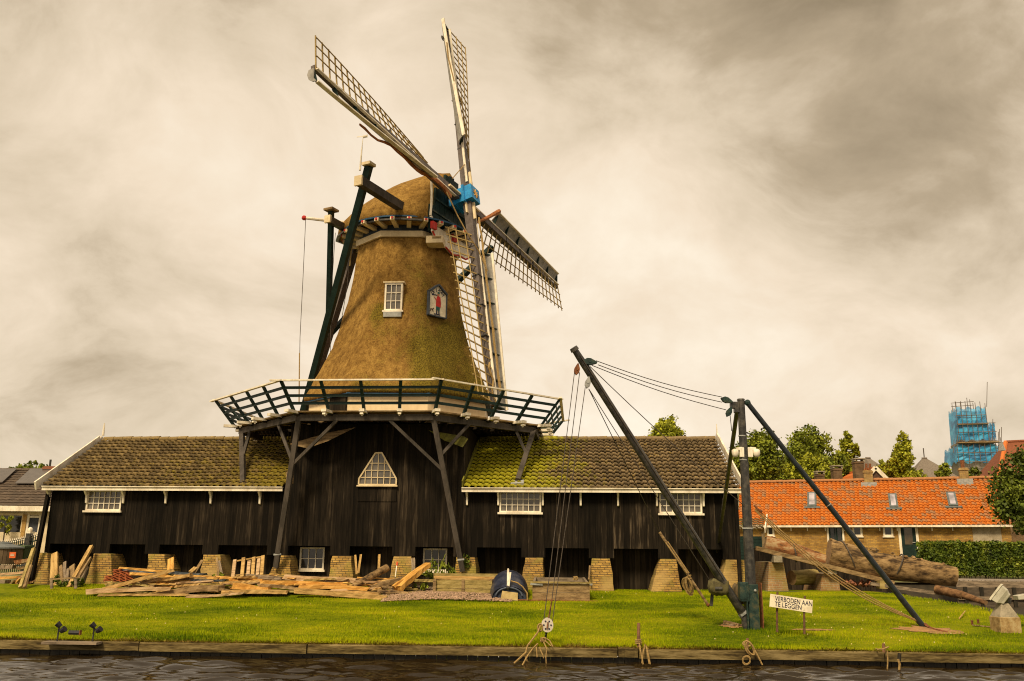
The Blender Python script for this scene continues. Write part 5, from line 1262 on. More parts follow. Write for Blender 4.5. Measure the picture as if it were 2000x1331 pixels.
far_house(1716, 1760, 934, 897, 100, R(10), slate_far, 'grey_roofed_house', 'smaller grey roof half hidden by the pointed tree', hip=.4, depth=8)
rA, rB, rC, rD, rE = at(1964, 864, 84), at(2090, 858, 84), at(1950, 936, 78), at(2090, 936, 77), at(1903, 936, 90)
t = thing('brown_roofed_house', 'large brown tiled hipped roof at the right edge behind the long house', 'house', V((rC.x, rC.y, .8)))
ob('roof', MB().add([rA, rB, rC, rD, rE, rE + V((14, 6, 0))], [(2, 3, 1, 0), (4, 2, 0), (5, 4, 0, 1)]), brown_tile_far, t)
ob('wall', MB().hexa([V((p.x, p.y, z)) for z in (.3, rC.z) for p in (rC + V((.3, .3, 0)), rD, rD + V((0, 10, 0)), rE + V((.4, 0, 0)))]), oldchim, t)
ob('hip_tiles', MB().path([rC, rA], .2, 6), orange_far, t); ob('ridge', MB().path([rA, rB], .18, 6), brown_tile_far, t)
ob('gable_vent', MB().prism([at(1956, 880, 76), at(1965, 880, 76), at(1958, 864, 76)], V((0, .5, 0))), lead, t)

# church tower wrapped in scaffolding
YT = 140; TF = Fr((at(1893, 870, YT).x, YT, 0), R(-14))
tw_ = thing('scaffolded_tower', 'church tower wrapped in scaffolding and bright blue netting', 'tower', TF.m(0, 0, .8), R(-14))
def tz(py): return TF.f(1893, py, 0)[1]
def tu(px, py=850): return TF.f(px, py, 0)[0]
ob('lower_tower', MB().fbox(TF, tu(1872), tu(1946), -7, -.6, .5, tz(868)), stone, tw_)
ob('upper_tower', MB().fbox(TF, tu(1880), tu(1928), -4.4, -1.0, tz(868), tz(815)).fbox(TF, tu(1886), tu(1918), -4, -1.4, tz(815), tz(800)), stone, tw_)
ob('cornice', MB().fbox(TF, tu(1872), tu(1942), -6, .2, tz(867), tz(863)), concrete, tw_)
def net(x0, x1, y0, y1, grow, dep):
    a, b, z0, z1 = tu(x0), tu(x1), tz(y1), tz(y0); mb = MB(); nx, nz = 14, 8
    for (p0, p1) in (((a, 0), (b, 0)), ((b, 0), (b, -dep)), ((a, -dep), (a, 0)), ((b, -dep), (a, -dep))):
        g = []
        for j in range(nz + 1):
            for i in range(nx + 1):
                f_ = i / nx; u = p0[0] + (p1[0] - p0[0]) * f_; d = p0[1] + (p1[1] - p0[1]) * f_; z = z0 + (z1 - z0) * j / nz
                k = 1 + grow * (1 - j / nz); uc = (a + b) / 2
                g.append(TF.m(uc + (u - uc) * k, d * k + random.uniform(-.12, .12), z + random.uniform(-.05, .05) + (.25 * math.sin(i * 1.3) if j in (0, nz) else 0)))
        mb.add(g, [(j * (nx + 1) + i, j * (nx + 1) + i + 1, (j + 1) * (nx + 1) + i + 1, (j + 1) * (nx + 1) + i) for j in range(nz) for i in range(nx)])
    ob('netting', mb, netting, tw_)
net(1872, 1930, 797, 861, .05, 5); net(1930, 1945, 828, 858, .02, 5); net(1866, 1953, 870, 903, .07, 8.5)
pol = MB()
for px in np.linspace(1866, 1952, 9): pol.tube(TF.m(tu(px), .3, .8), TF.m(tu(px), .3, tz(862) + random.uniform(-.3, .8)), .05, None, 5)
for px in np.linspace(1872, 1930, 7): pol.tube(TF.m(tu(px), .25, tz(870)), TF.m(tu(px), .25, tz(788) + random.uniform(-.2, .6)), .05, None, 5)
for px in (1872, 1880, 1890, 1903, 1914): pol.tube(TF.m(tu(px), -2, tz(800)), TF.m(tu(px), -2, tz(random.uniform(770, 785))), .05, None, 5)
for px, y0, y1 in ((1862, 858, 885), (1869, 850, 868), (1927, 748, 796), (1938, 820, 868), (1951, 840, 900), (1955, 836, 895), (1949, 845, 900)): pol.tube(TF.m(tu(px, y1), .1, tz(y1)), TF.m(tu(px + 1, y0), .1, tz(y0)), .05, None, 5)
for py in (783, 790): pol.tube(TF.m(tu(1870), -2, tz(py)), TF.m(tu(1916), -2, tz(py - 2)), .05, None, 5)
for py in (812, 828, 845, 862): pol.tube(TF.m(tu(1870), .3, tz(py)), TF.m(tu(1946 if py > 825 else 1930), .3, tz(py)), .06, None, 5)
for py in (866, 885, 903, 915): pol.tube(TF.m(tu(1864), .35, tz(py)), TF.m(tu(1956), .35, tz(py)), .06, None, 5)
for i in range(7): pol.tube(TF.m(tu(1866 + i * 13), .3, tz(925)), TF.m(tu(1874 + i * 13), .3, tz(902)), .05, None, 5)
ob('scaffold_poles', pol, M('scaffold_tube', (.16, .13, .11), (.10, .08, .07)), tw_, kind='stuff')
ob('scaffold_boards', MB().fbox(TF, tu(1868), tu(1948), -.5, .6, tz(866), tz(864)).fbox(TF, tu(1872), tu(1932), -.3, .4, tz(830), tz(829)), oldwood, tw_)

# ================================================================== TREES AND HEDGES
def leaves(mb, blobs, n, size, seed=0, flat=.35):
    rng = np.random.default_rng(seed); vol = np.array([b[1] * b[2] * b[3] for b in blobs]) ** .75; vol /= vol.sum()
    for (c, rx, ry, rz), fr_ in zip(blobs, vol):
        k = max(6, int(n * fr_)); nc = max(5, k // 42)
        d = rng.normal(size=(nc, 3)); d /= np.linalg.norm(d, axis=1)[:, None]; rr_ = rng.uniform(.35, 1, nc) ** .45
        cen = d * rr_[:, None] * np.array([rx, ry, rz])
        idx = rng.integers(0, nc, k); sp_ = min(rx, rz) * .19
        pos = cen[idx] + rng.normal(size=(k, 3)) * sp_ + np.array(c)
        for p in pos:
            a = rng.normal(size=3); a /= np.linalg.norm(a); b = rng.normal(size=3); b -= a * (a @ b); b /= np.linalg.norm(b); s_ = size * rng.uniform(.6, 1.3)
            p = V(p); A, B = V(a) * s_, V(b) * s_ * .6
            mb.add([p - A, p + B, p + A, p - B], [(0, 1, 2, 3)])
def tree(name, label, x0, y0, x1, y1, Y, mat, n, size, shape='round', zb=.8, group=None, seed=1, lobes=10, ybase=None):
    rnd_ = random.Random(seed); c = at((x0 + x1) / 2, (y0 + y1) / 2, Y); rx = abs(at(x1, y0, Y).x - at(x0, y0, Y).x) / 2; rz = abs(at(x0, y0, Y).z - at(x0, y1, Y).z) / 2
    blobs = []
    for i in range(lobes):
        if shape == 'cone':
            t = (i + .5) / lobes; w = (1 - t) ** .55; blobs.append((c + V((rnd_.uniform(-.55, .55) * rx * w, rnd_.uniform(-.5, .5) * rx * w, rz * (-.85 + 1.7 * t))), rx * (.16 + .52 * w), rx * (.16 + .52 * w), rz * .24))
        else:
            a = rnd_.uniform(0, 6.28); q = rnd_.uniform(.3, .72); el = rnd_.uniform(-.75, 1)
            hx = math.sqrt(max(0, 1 - el * el)); k = rnd_.uniform(.34, .52)
            blobs.append((c + V((rx * q * hx * math.cos(a), rx * q * hx * math.sin(a), rz * .72 * el)), rx * k, rx * k, rz * k * 1.05))
    if shape == 'round': blobs.append((c, rx * .5, rx * .5, rz * .5))
    t = thing(name, label, 'tree' if name != 'shrub' else 'shrub', V((c.x, c.y, zb)), 0, group)
    mb = MB(); leaves(mb, blobs, int(n * 1.7), size * .8, seed); ob('crown', mb, mat, t)
    tr = MB().path([V((c.x, c.y, zb - .3)), V((c.x + .05 * rx, c.y, c.z - rz * .5)), V((c.x, c.y, c.z + rz * .35))], max(.1, rx * .075), 8, rx * .03)
    for b in blobs[:7]: tr.path([V((c.x, c.y, c.z - rz * .7 + rnd_.uniform(0, .5) * rz)), (V((c.x, c.y, c.z - rz * .2)) + V(b[0])) / 2, V(b[0])], rx * .03, 5, rx * .01)
    ob('trunk', tr, barkd, t); return t
GT = 'trees beyond the roofs'
tree('leafy_tree', 'yellow green tree top showing above the right shed ridge', 1262, 822, 1352, 905, 58, leafB, 5200, .13, group=GT, seed=3)
tree('leafy_tree', 'dense round green tree right of the crane mast', 1418, 850, 1532, 985, 66, leafA, 9000, .16, group=GT, seed=4, lobes=12)
tree('leafy_tree', 'widest green tree with ragged top between the crane mast and its sloping leg', 1522, 842, 1642, 985, 80, leafA, 11000, .19, group=GT, seed=5, lobes=14)
tree('leafy_tree', 'lower yellowish tree in front of the widest green tree', 1530, 890, 1622, 975, 74, leafB, 5000, .17, group=GT, seed=15, lobes=9)
tree('leafy_tree', 'upright narrow green tree left of the chimneys', 1624, 845, 1694, 960, 84, leafB, 5200, .19, 'cone', group=GT, seed=6, lobes=9)
tree('leafy_tree', 'pointed green tree standing between the grey roofs', 1730, 845, 1808, 965, 76, leafB, 6500, .17, 'cone', group=GT, seed=7, lobes=10)
tree('leafy_tree', 'sparse pale tree at the left foot of the pointed tree', 1702, 893, 1748, 950, 86, leafB, 1300, .17, group=GT, seed=8)
tree('leafy_tree', 'small dark tree in front of the scaffolded tower', 1826, 902, 1860, 950, 84, leafA, 1800, .16, group=GT, seed=9)
tree('leafy_tree', 'small dark tree right of the brick chimney below the netting', 1890, 910, 1916, 950, 84, leafC, 900, .15, group=GT, seed=10)
tree('leafy_tree', 'big dark green tree filling the right edge above the hedge', 1946, 884, 2104, 1062, 45, leafC, 15000, .13, group=GT, seed=11, lobes=20, zb=.1)
tree('leafy_tree', 'distant green tree behind the house with solar panels', 16, 896, 112, 960, 78, leafA, 3600, .17, group=GT, seed=12)
tree('shrub', 'pale green bush glimpsed between mill end and crane mast', 1449, 1018, 1462, 1048, 44, leafB, 260, .1, zb=0, seed=13, lobes=4)
tree('leafy_tree', 'lower bushy crown filling the gap behind the sloping crane leg', 1488, 900, 1575, 985, 78, leafA, 5200, .18, group=GT, seed=31, lobes=9)
tree('leafy_tree', 'shaded low crown behind the three chimneys', 1590, 892, 1668, 985, 82, leafA, 4200, .18, group=GT, seed=32, lobes=9)
# clipped hedge
HA, HB = at(1818, 1124, 43.5), at(2100, 1131, 42.0)
hz0, hz1 = .12, at(1820, 1064, 43).z
hd = thing('hedge', 'clipped dense green hedge in front of the long house', 'hedge', V(((HA.x + HB.x) / 2, (HA.y + HB.y) / 2, 0)))
mb = MB(); rng = np.random.default_rng(5); n = 17000
for i in range(n):
    t = rng.uniform(0, 1); p = HA.lerp(HB, t); face = rng.choice(3, p=(.60, .32, .08)); hh_ = hz1 - hz0
    d = rng.uniform(0, 1.2); z = hz0 + .1 + hh_ * rng.uniform(0, 1)
    wob = .07 * math.sin(t * 60) + .05 * math.sin(t * 23 + z * 3)
    if face == 0: q = V((p.x, p.y + abs(rng.normal(0, .07)) + wob, z))
    elif face == 1: q = V((p.x, p.y + d, hz1 + wob + rng.normal(.0, .05)))
    else: q = V((HA.x + abs(rng.normal(0, .06)) + wob, HA.y + d, z))
    a = rng.normal(size=3); a /= np.linalg.norm(a); b = rng.normal(size=3); b -= a * (a @ b); b /= np.linalg.norm(b); s_ = rng.uniform(.045, .10)
    A, B = V(a) * s_, V(b) * s_ * .6; mb.add([q - A, q + B, q + A, q - B], [(0, 1, 2, 3)])
ob('foliage', mb, leafH, hd)
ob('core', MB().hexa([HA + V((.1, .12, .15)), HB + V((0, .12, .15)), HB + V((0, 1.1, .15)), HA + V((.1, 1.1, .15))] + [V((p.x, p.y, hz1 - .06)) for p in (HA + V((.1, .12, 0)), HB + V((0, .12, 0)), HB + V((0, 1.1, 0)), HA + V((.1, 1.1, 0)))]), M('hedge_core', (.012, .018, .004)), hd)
st = MB()
for i in range(60): p = HA.lerp(HB, i / 60) + V((random.uniform(-.1, .1), .15, 0)); st.tube(V((p.x, p.y, 0)), V((p.x + random.uniform(-.05, .05), p.y, .4)), .018, None, 5)
ob('stems', st, barkd, hd, kind='stuff')

# ================================================================== LEFT NEIGHBOUR
LY = 45.; LF = Fr((at(60, 995, LY).x, LY, 0), R(-3))
lh = thing('bungalow', 'white fronted bungalow with dark tiled roof and large dark window left of the mill', 'house', LF.m(0, 0, 0), R(-3))
def lu(px, py=1010): return LF.f(px, py, 0)[0]
def lz(py, d=0): return LF.f(60, py, d)[1]
LA, LB = lu(-160), lu(175)
dLR = -4.2; zlr = lz(919, dLR); zle = lz(988, .5)
ob('roof', tiled(LF.m(LA, dLR, zlr), LF.m(LB, dLR, zlr), LF.m(LA, .5, zle), LF.m(LB, .5, zle), .3, 14, LF.n * .5 + Z * .85, .02, 4, .03), tile_house, lh)
ob('ridge', ridge_tiles(LF.m(LA, dLR, zlr + .05), LF.m(LB, dLR, zlr + .05), .12, .4), tile_house, lh)
ob('rear_roof', MB().prism([LF.m(LA, dLR, zlr - .05), LF.m(LB, dLR, zlr - .05), LF.m(LB, -8.5, zle), LF.m(LA, -8.5, zle)], Z * .05), tile_house, lh)
ob('fascia', MB().fbox(LF, LA, LB, .4, .55, lz(999, .5), zle - .02), white, lh)
wz0, wz1 = lz(1040), lz(1006)
wm = MB().fbox(LF, LA, LB, -.2, 0, wz1, zle).fbox(LF, LA, LB, -.2, 0, -.1, wz0).fbox(LF, lu(46), lu(53), -.2, .0, wz0, wz1).fbox(LF, lu(81), LB, -.2, 0, wz0, wz1).fbox(LF, LA, lu(-120), -.2, 0, wz0, wz1)
wm.fbox(LF, LA, LB, -8, -7.8, 0, zle); ob('wall', wm, M('cream_render', (.66, .54, .36), (.52, .42, .27), 2), lh)
ob('brick_pilaster', MB().fbox(LF, lu(46), lu(53.5), -.1, .06, wz0 - .3, wz1 + .02), M('ochre_brick', (.42, .25, .07), (.3, .17, .05), 12), lh)
w_ = ob('window', MB().fbox(LF, lu(-120), lu(46), -.02, .04, wz1 - .04, wz1 + .1).fbox(LF, lu(43.5), lu(46), -.06, .03, wz0, wz1), cream, lh); ob('pane', MB().fbox(LF, lu(-120), lu(45), -.12, -.09, wz0, wz1), glass_dark, w_)
d_ = ob('door', MB().fbox(LF, lu(58), lu(77), -.1, -.04, wz0 - .8, wz1 - .08), M('slate_door', (.05, .055, .07)), lh)
ob('frame', MB().fbox(LF, lu(53.5), lu(58), -.12, .02, wz0 - .8, wz1 + .02).fbox(LF, lu(77), lu(81), -.12, .02, wz0 - .8, wz1 + .02).fbox(LF, lu(58), lu(77), -.12, .02, wz1 - .14, wz1 - .06), white, d_)
chimney(85, 112, 911, 922, dLR + .3, lh, LF, M('red_chimney_brick', (.26, .095, .045), (.18, .065, .03), 20), None, False)
for i, (xa, xb, ya, yb, sh) in enumerate(((-60, 33, 921, 947, 26), (30, 114, 921, 949, 28))):
    def onr(px, py):
        a = LF.m(0, .5, zle); b = LF.m(0, dLR, zlr); nn = LF.u.cross(b - a).normalized(); v = ray(px, py); return EYE + v * (((a - EYE) @ nn) / (v @ nn)) + (nn if nn.z > 0 else -nn) * .12
    p = [onr(xa, yb), onr(xb - 28, yb), onr(xb, ya), onr(xa + 30, ya)]
    ob('solar_panel', MB().prism(p, Z * .04), solar, lh)
ob('flue', MB().tube(LF.m(lu(4, 918), dLR, zlr), LF.m(lu(4, 918), dLR, zlr + .6), .06), blacksteel, lh)
pl_t = thing('window_plant', 'leafy pot plant standing before the bungalow window', 'plant', LF.m(lu(25), .5, 0))
mb = MB(); leaves(mb, [(LF.m(lu(25), .5, lz(1024)), .28, .2, .55)], 260, .08, 21); ob('leaves', mb, leafB, pl_t); ob('stem', MB().tube(LF.m(lu(25), .5, 0), LF.m(lu(25), .5, lz(1030)), .03), barkd, pl_t)
# ornamental gate
GY = 38.; GF = Fr((at(40, 1055, GY).x, GY, 0), 0)
gt = thing('garden_gate', 'dark green bar gate with white pointed tips swept down to the left', 'gate', GF.m(0, 0, 0))
def gu(px): return GF.f(px, 1060, 0)[0]
def gzt(px): t = (px + 40) / 115; return GF.f(40, 1058 - 16 * max(0, (px - 10) / 65) ** 1.4, 0)[1]
bars, tips = MB(), MB()
for px in range(-40, 78, 4):
    zt = gzt(px); bars.tube(GF.m(gu(px), 0, .05), GF.m(gu(px), 0, zt), .02, None, 5); tips.path([GF.m(gu(px), 0, zt), GF.m(gu(px), 0, zt + .10)], .028, 6, .004)
ob('bars', bars, greenp, gt, kind='stuff'); ob('tips', tips, white, gt, kind='stuff')
ob('rail', MB().path([GF.m(gu(px), -.02, gzt(px) - .07) for px in range(-40, 78, 8)], .035, 6), white, gt); ob('rail', MB().beam(GF.m(gu(-40), 0, .35), GF.m(gu(76), 0, .35), .05, .06), greenp, gt); ob('rail', MB().path([GF.m(gu(px), 0, gzt(px) - .25) for px in range(-40, 78, 8)], .03, 6), greenp, gt)
ob('gate_post', MB().fbox(GF, gu(52), gu(60), -.15, .15, 0, gzt(60) + .1), blacksteel, gt); ob('post_cap', MB().fbox(GF, gu(51), gu(61), -.18, .18, gzt(60) + .1, gzt(60) + .18).ball(GF.m(gu(56), 0, gzt(60) + .26), .1), white, gt)
# hot tub with lid, bin, low boards and cut timber
tbp = at(12, 1100, 33.); tubt = thing('hot_tub', 'round wooden tub with grey conical lid and an orange notice', 'tub', V((tbp.x, 33.2, tbp.z)))
zt_, zb_ = at(12, 1072, 32.2).z, at(12, 1103, 32.2).z
c = V((at(3, 1090, 33.2).x, 33.2, 0)); RT = .68
mb = MB()
for i in range(34):
    a = 2 * math.pi * i / 34; o_ = V((math.cos(a), math.sin(a), 0)); tv = V((-math.sin(a), math.cos(a), 0)); mb.obox(c + o_ * RT + Z * (zt_ + zb_) / 2, tv * .058, o_ * .02, Z * (zt_ - zb_) / 2)
ob('staves', mb, M('brown_stave', (.14, .095, .055), (.08, .055, .03), 4, (1, 1, .3), island=.15), tubt)
ring = lambda r_, z: [c + V((r_ * math.cos(a), r_ * math.sin(a), z)) for a in np.linspace(0, 2 * math.pi, 33)[:-1]]
ob('lid', MB().loft([ring(RT + .06, zt_), ring(RT + .06, zt_ + .05), ring(.3, zt_ + .17), ring(.28, zt_ + .22), ring(.1, zt_ + .25)]), M('grey_lid', (.15, .16, .16), (.11, .12, .12)), tubt)
nP_ = at(24.5, 1084.5, 32.52); no = ob('notice', MB().obox(nP_, V((.1, .025, 0)), V((0, .006, 0)), Z * .105), M('orange_notice', (.75, .15, .03), (.65, .12, .03), bump=0), tubt)
ob('notice_lines', MB().obox(nP_ + V((0, -.012, .03)), V((.06, .015, 0)), V((0, .004, 0)), Z * .012).obox(nP_ + V((0, -.012, -.015)), V((.06, .015, 0)), V((0, .004, 0)), Z * .012), signwhite, no)
bn = thing('wheelie_bin', 'dark green wheeled bin beside the wooden tub', 'bin', V((at(47, 1100, 33.6).x, 33.6, at(47, 1100, 33.6).z)))
x0, x1 = at(38, 1080, 33.6).x, at(54, 1080, 33.6).x; z0, z1 = at(47, 1100, 33.6).z, at(47, 1070, 33.6).z
ob('body', MB().hexa([V((x0 + .03, 33.4, z0)), V((x1 - .03, 33.4, z0)), V((x1 - .03, 33.9, z0)), V((x0 + .03, 33.9, z0)), V((x0, 33.35, z1)), V((x1, 33.35, z1)), V((x1, 33.95, z1)), V((x0, 33.95, z1))]), M('bin_green', (.045, .075, .02), (.035, .06, .015), bump=0), bn, bevel=.02)
ob('lid', MB().hexa([V((x0 - .02, 33.32, z1)), V((x1 + .02, 33.32, z1)), V((x1 + .02, 34, z1)), V((x0 - .02, 34, z1)), V((x0, 33.36, z1 + .07)), V((x1, 33.36, z1 + .07)), V((x1, 34, z1 + .1)), V((x0, 34, z1 + .1))]), bpy.data.materials['bin_green'], bn); ob('wheel', MB().tube(V((x0 - .02, 33.9, z0 + .06)), V((x0 + .05, 33.9, z0 + .06)), .09), blackplastic, bn)

# ================================================================== LUMBER, TROUGHS AND BOAT BEFORE THE SHED
def plank(p0, p1, th, width, mat, label, group='planks of the lumber pile', bow=0., taper=1., name='plank', wane=.11, roll=0.):
    a, b = V(p0), V(p1); x = (b - a).normalized(); y = Z.cross(x)
    y = y.normalized() if y.length > .05 else V((0, 1, 0)); z = x.cross(y)
    if roll: y, z = y * math.cos(roll) + z * math.sin(roll), z * math.cos(roll) - y * math.sin(roll)
    n = 13; rings = []; ln = (b - a).length; ph = random.uniform(0, 6); sag = random.uniform(-.3, .3) * th; tap = random.uniform(.6, 1.)
    for i in range(n + 1):
        t = i / n; c = a.lerp(b, t) + z * (bow * math.sin(math.pi * t) + sag * math.sin(4 * t + ph)) + y * .06 * width * math.sin(5 * t + ph); k = 1 + (tap - 1) * t; w = width * k * (1 + random.uniform(-wane, wane)); h = th * k * (1 + random.uniform(-wane, wane) * .6); s_ = random.uniform(-.012, .012)
        if i in (0, n): ex = [x * random.uniform(-.06, .06) * min(1, ln) for _ in range(4)]
        rings.append([c - y * (w / 2 + s_) - z * h / 2, c - y * (w / 2 - s_) + z * h * .5, c + y * w / 2 + z * h / 2, c + y * w / 2 - z * h / 2])
        if i in (0, n): rings[-1] = [p_ + e_ for p_, e_ in zip(rings[-1], ex)]
    q = Matrix((x, y, z)).transposed().to_quaternion()
    return ob(name, MB().loft(rings), mat, None, label, 'plank' if name == 'plank' else name.split('_')[-1], group, loc=(a + b) / 2 - Z * th / 2, rot=q)
def pp(x0, y0, x1, y1, th, Y0, Y1, mat, label, width=.24, **k):
    Y = (Y0 + Y1) / 2
    return plank(at(x0, y0, Y0), at(x1, y1, Y1), th * Y / 1715, width, mat, label, **k)
PL = [
 (174, 1156, 334, 1151, 9, 24.6, 24.6, pinkwood, 'pale waney edged slab at the front left corner of the lumber pile', .34),
 (194, 1163, 364, 1162, 4, 24.5, 24.5, rawwood, 'thin board lying on the grass under the front left slab', .3),
 (310, 1161, 432, 1151, 12, 24.8, 24.7, oldwood, 'dark brown curved slab at the front of the lumber pile', .3),
 (346, 1154, 428, 1147, 7, 25.0, 25.0, pinkwood, 'pale slab resting on the dark curved front slab', .3),
 (368, 1164, 478, 1160, 5, 24.4, 24.4, pinkwood, 'pinkish slab lying flat on the grass edge left of the middle', .3),
 (206, 1150, 336, 1115, 7, 24.9, 25.1, rawwood, 'long brown plank slanting up to the right at the left end', .16),
 (258, 1145, 314, 1132, 8, 25.1, 25.2, oldwood, 'short plank under the slanting plank at the left end', .2),
 (232, 1109, 330, 1120, 4, 26.0, 25.9, orangewood, 'thin orange plank on top of the stacked roof tiles', .15),
 (257, 1121, 342, 1128, 5, 25.8, 25.7, orangewood, 'orange plank below the thin one beside the roof tiles', .18),
 (240, 1114, 328, 1121, 4, 26.1, 26.0, tarp, 'slate blue sheet under the thin orange plank', .5),
 (338, 1119, 402, 1122, 4, 25.9, 25.9, tarp, 'slate blue strip above the orange plank before the third pier', .5),
 (340, 1126, 424, 1130, 6, 25.7, 25.6, orangewood, 'orange plank lying before the third brick pier', .2),
 (376, 1135, 436, 1133, 4, 25.5, 25.5, tarp, 'dark blue slab end below the orange plank at the third pier', .4),
 (455, 1148, 528, 1149, 11, 25.0, 24.9, orangewood, 'orange slab with an upcurved round end near the middle', .3),
 (436, 1157, 562, 1157, 7, 24.7, 24.7, rawwood, 'long plank along the ground left of the pale front beam', .26),
 (481, 1124, 552, 1131, 7, 25.7, 25.6, greywood, 'dark grey plank in front of the wooden frame', .22),
 (508, 1137, 678, 1143, 7, 25.2, 25.1, orangewood, 'long orange brown plank across the middle of the pile', .3),
 (558, 1125, 700, 1138, 9, 25.6, 25.5, pinkwood, 'long pale pink slab behind the orange brown plank', .3),
 (584, 1147, 721, 1151, 8, 24.9, 24.8, orangewood, 'long orange plank under the orange brown one', .3),
 (578, 1155, 755, 1168, 9, 24.5, 24.3, rawwood, 'long pale squared beam at the front with an orange streaked end', .26),
 (508, 1144, 590, 1150, 6, 25.1, 25.0, oldwood, 'brown plank wedged between the two orange planks', .3),
 (722, 1151, 786, 1131, 11, 25.2, 25.5, oldwood, 'brown slab leaning behind the bright orange slab', .3),
 (776, 1151, 838, 1101, 10, 24.9, 25.9, orangewood, 'bright orange slab leaning up steeply to the right', .30),
 (769, 1147, 800, 1128, 5, 24.9, 25.3, orangewood, 'narrow orange batten leaning against the bright orange slab', .1),
 (650, 1158, 738, 1160, 6, 24.7, 24.6, rawwood, 'brown plank end under the pale front beam', .3),
 (604, 1158, 660, 1166, 4, 24.5, 24.4, greywood, 'grey lath under the left of the pale front beam', .2),
 (432, 1140, 506, 1135, 6, 25.4, 25.3, rawwood, 'light brown plank left of the long orange brown plank', .3),
 (452, 1132, 520, 1137, 5, 25.6, 25.4, orangewood, 'orange board behind the light brown plank', .3),
 (210, 1143, 250, 1140, 5, 25.2, 25.2, mosswood, 'short mossy plank in front of the roof tile stacks', .25),
 (420, 1150, 462, 1160, 5, 24.7, 24.6, oldwood, 'short crooked plank slanting down near the middle front', .14),
 (310, 1133, 372, 1124, 6, 25.3, 25.3, rawwood, 'tan board under the top of the slanting plank', .3),
]
for (x0, y0, x1, y1, th, Y0, Y1, mt_, lab, wd) in PL: pp(x0, y0, x1, y1, th, Y0, Y1, mt_, lab, wd, bow=random.uniform(-.015, .03))
for i in range(90):                          # offcuts that fill the heap
    px = random.uniform(230, 770); f_ = random.random(); Yc_ = 24.9 + f_ * 1.0; g_ = G(px, 1160); base = lawn_h(g_.x, Yc_)
    z_ = base + .06 + random.random() * (.22 + .18 * f_); ln = random.uniform(.5, 1.5); an = random.gauss(0, .25); x_ = at(px, 1150, Yc_).x
    plank(V((x_ - ln / 2, Yc_ - ln * an / 2, z_)), V((x_ + ln / 2, Yc_ + ln * an / 2, z_ + random.uniform(-.1, .1))), random.uniform(.025, .06), random.uniform(.12, .28), random.choice([rawwood, oldwood, rawwood, mosswood, pinkwood, orangewood, orangewood]), 'rough offcut lying inside the heap of lumber before the shed', 'offcuts inside the lumber pile')
for i in range(10):
    px = random.uniform(790, 836); Yc_ = random.uniform(25.1, 25.8); x_ = at(px, 1150, Yc_).x; z_ = lawn_h(x_, Yc_) + .07 + (i % 5) * .075; ln = random.uniform(.4, .8)
    plank(V((x_ - ln / 2, Yc_, z_)), V((x_ + ln / 2, Yc_ + random.uniform(-.1, .1), z_)), .075, .2, random.choice([oldwood, greywood, mosswood]), 'short stacked plank end left of the mossy timber trough', 'plank ends beside the trough')
log('lumber_log', [at(690, 1146, 25.1), at(725, 1126, 25.4), at(757, 1109, 25.7)], .085, .105, bark, 'round grey log leaning up out of the middle of the lumber pile', .08, 0, 'logs in the lumber pile', 12)
log('lumber_log', [at(738, 1157, 24.9), at(770, 1158, 24.9), at(798, 1161, 24.8)], .075, .06, bark, 'low weathered log at the right end of the lumber pile', .1, 0, 'logs in the lumber pile', 12)
# stacked roof tiles
for i, (px, n, lab) in enumerate(((214, 4, 'lowest stack of red roof tiles leftmost beside the brick pier'), (230, 8, 'tallest stack of red roof tiles second from the brick pier'), (243, 7, 'stack of red roof tiles in the middle of the row'), (254, 6, 'stack of red roof tiles at the right end of the row by the blue sheet'))):
    b = at(px, 1136, 25.9); b.z = max(b.z, lawn_h(b.x, 25.9)); t = thing('roof_tile_stack', lab, 'tiles', b, 0, 'stacked roof tiles')
    for k in range(n):
        z_ = b.z + .02 + k * .043; c = V((b.x + random.uniform(-.02, .02), 25.9, z_)); pts = [(-.11, .01), (-.05, -.012), (.02, .016), (.11, .028)]
        ob('roof_tile', MB().prism([c + V((x, -.14, z)) for x, z in pts] + [c + V((x, -.14, z - .016)) for x, z in pts[::-1]], V((0, .28, 0))), M('red_stack_tile', (.42, .11, .035), (.22, .055, .02), 9, island=.2) if 'red_stack_tile' not in bpy.data.materials else bpy.data.materials['red_stack_tile'], t)
# wooden frame propped up by the fourth opening
fr_ = thing('wooden_frame', 'pale timber frame of uprights and rails propped before a dark opening', 'frame', at(484, 1134, 26.3))
for i, (xb, xt, yb, yt) in enumerate(((454, 459, 1136, 1094), (472, 476, 1134, 1090), (484, 487, 1132, 1096), (493, 496, 1132, 1089), (503, 506, 1124, 1092), (511, 514, 1124, 1086))):
    ob('upright', MB().beam(at(xb, yb, 26.25 - .03 * (i % 2)), at(xt, yt, 26.7 - .03 * (i % 2)), .10, .05, V((0, 1, 0))), pinkwood if i % 2 == 0 else rawwood, fr_)
ob('rail', MB().beam(at(456, 1097, 26.72), at(515, 1087, 26.74), .06, .04), rawwood, fr_); ob('rail', MB().beam(at(456, 1125, 26.45), at(512, 1116, 26.5), .06, .04), rawwood, fr_)
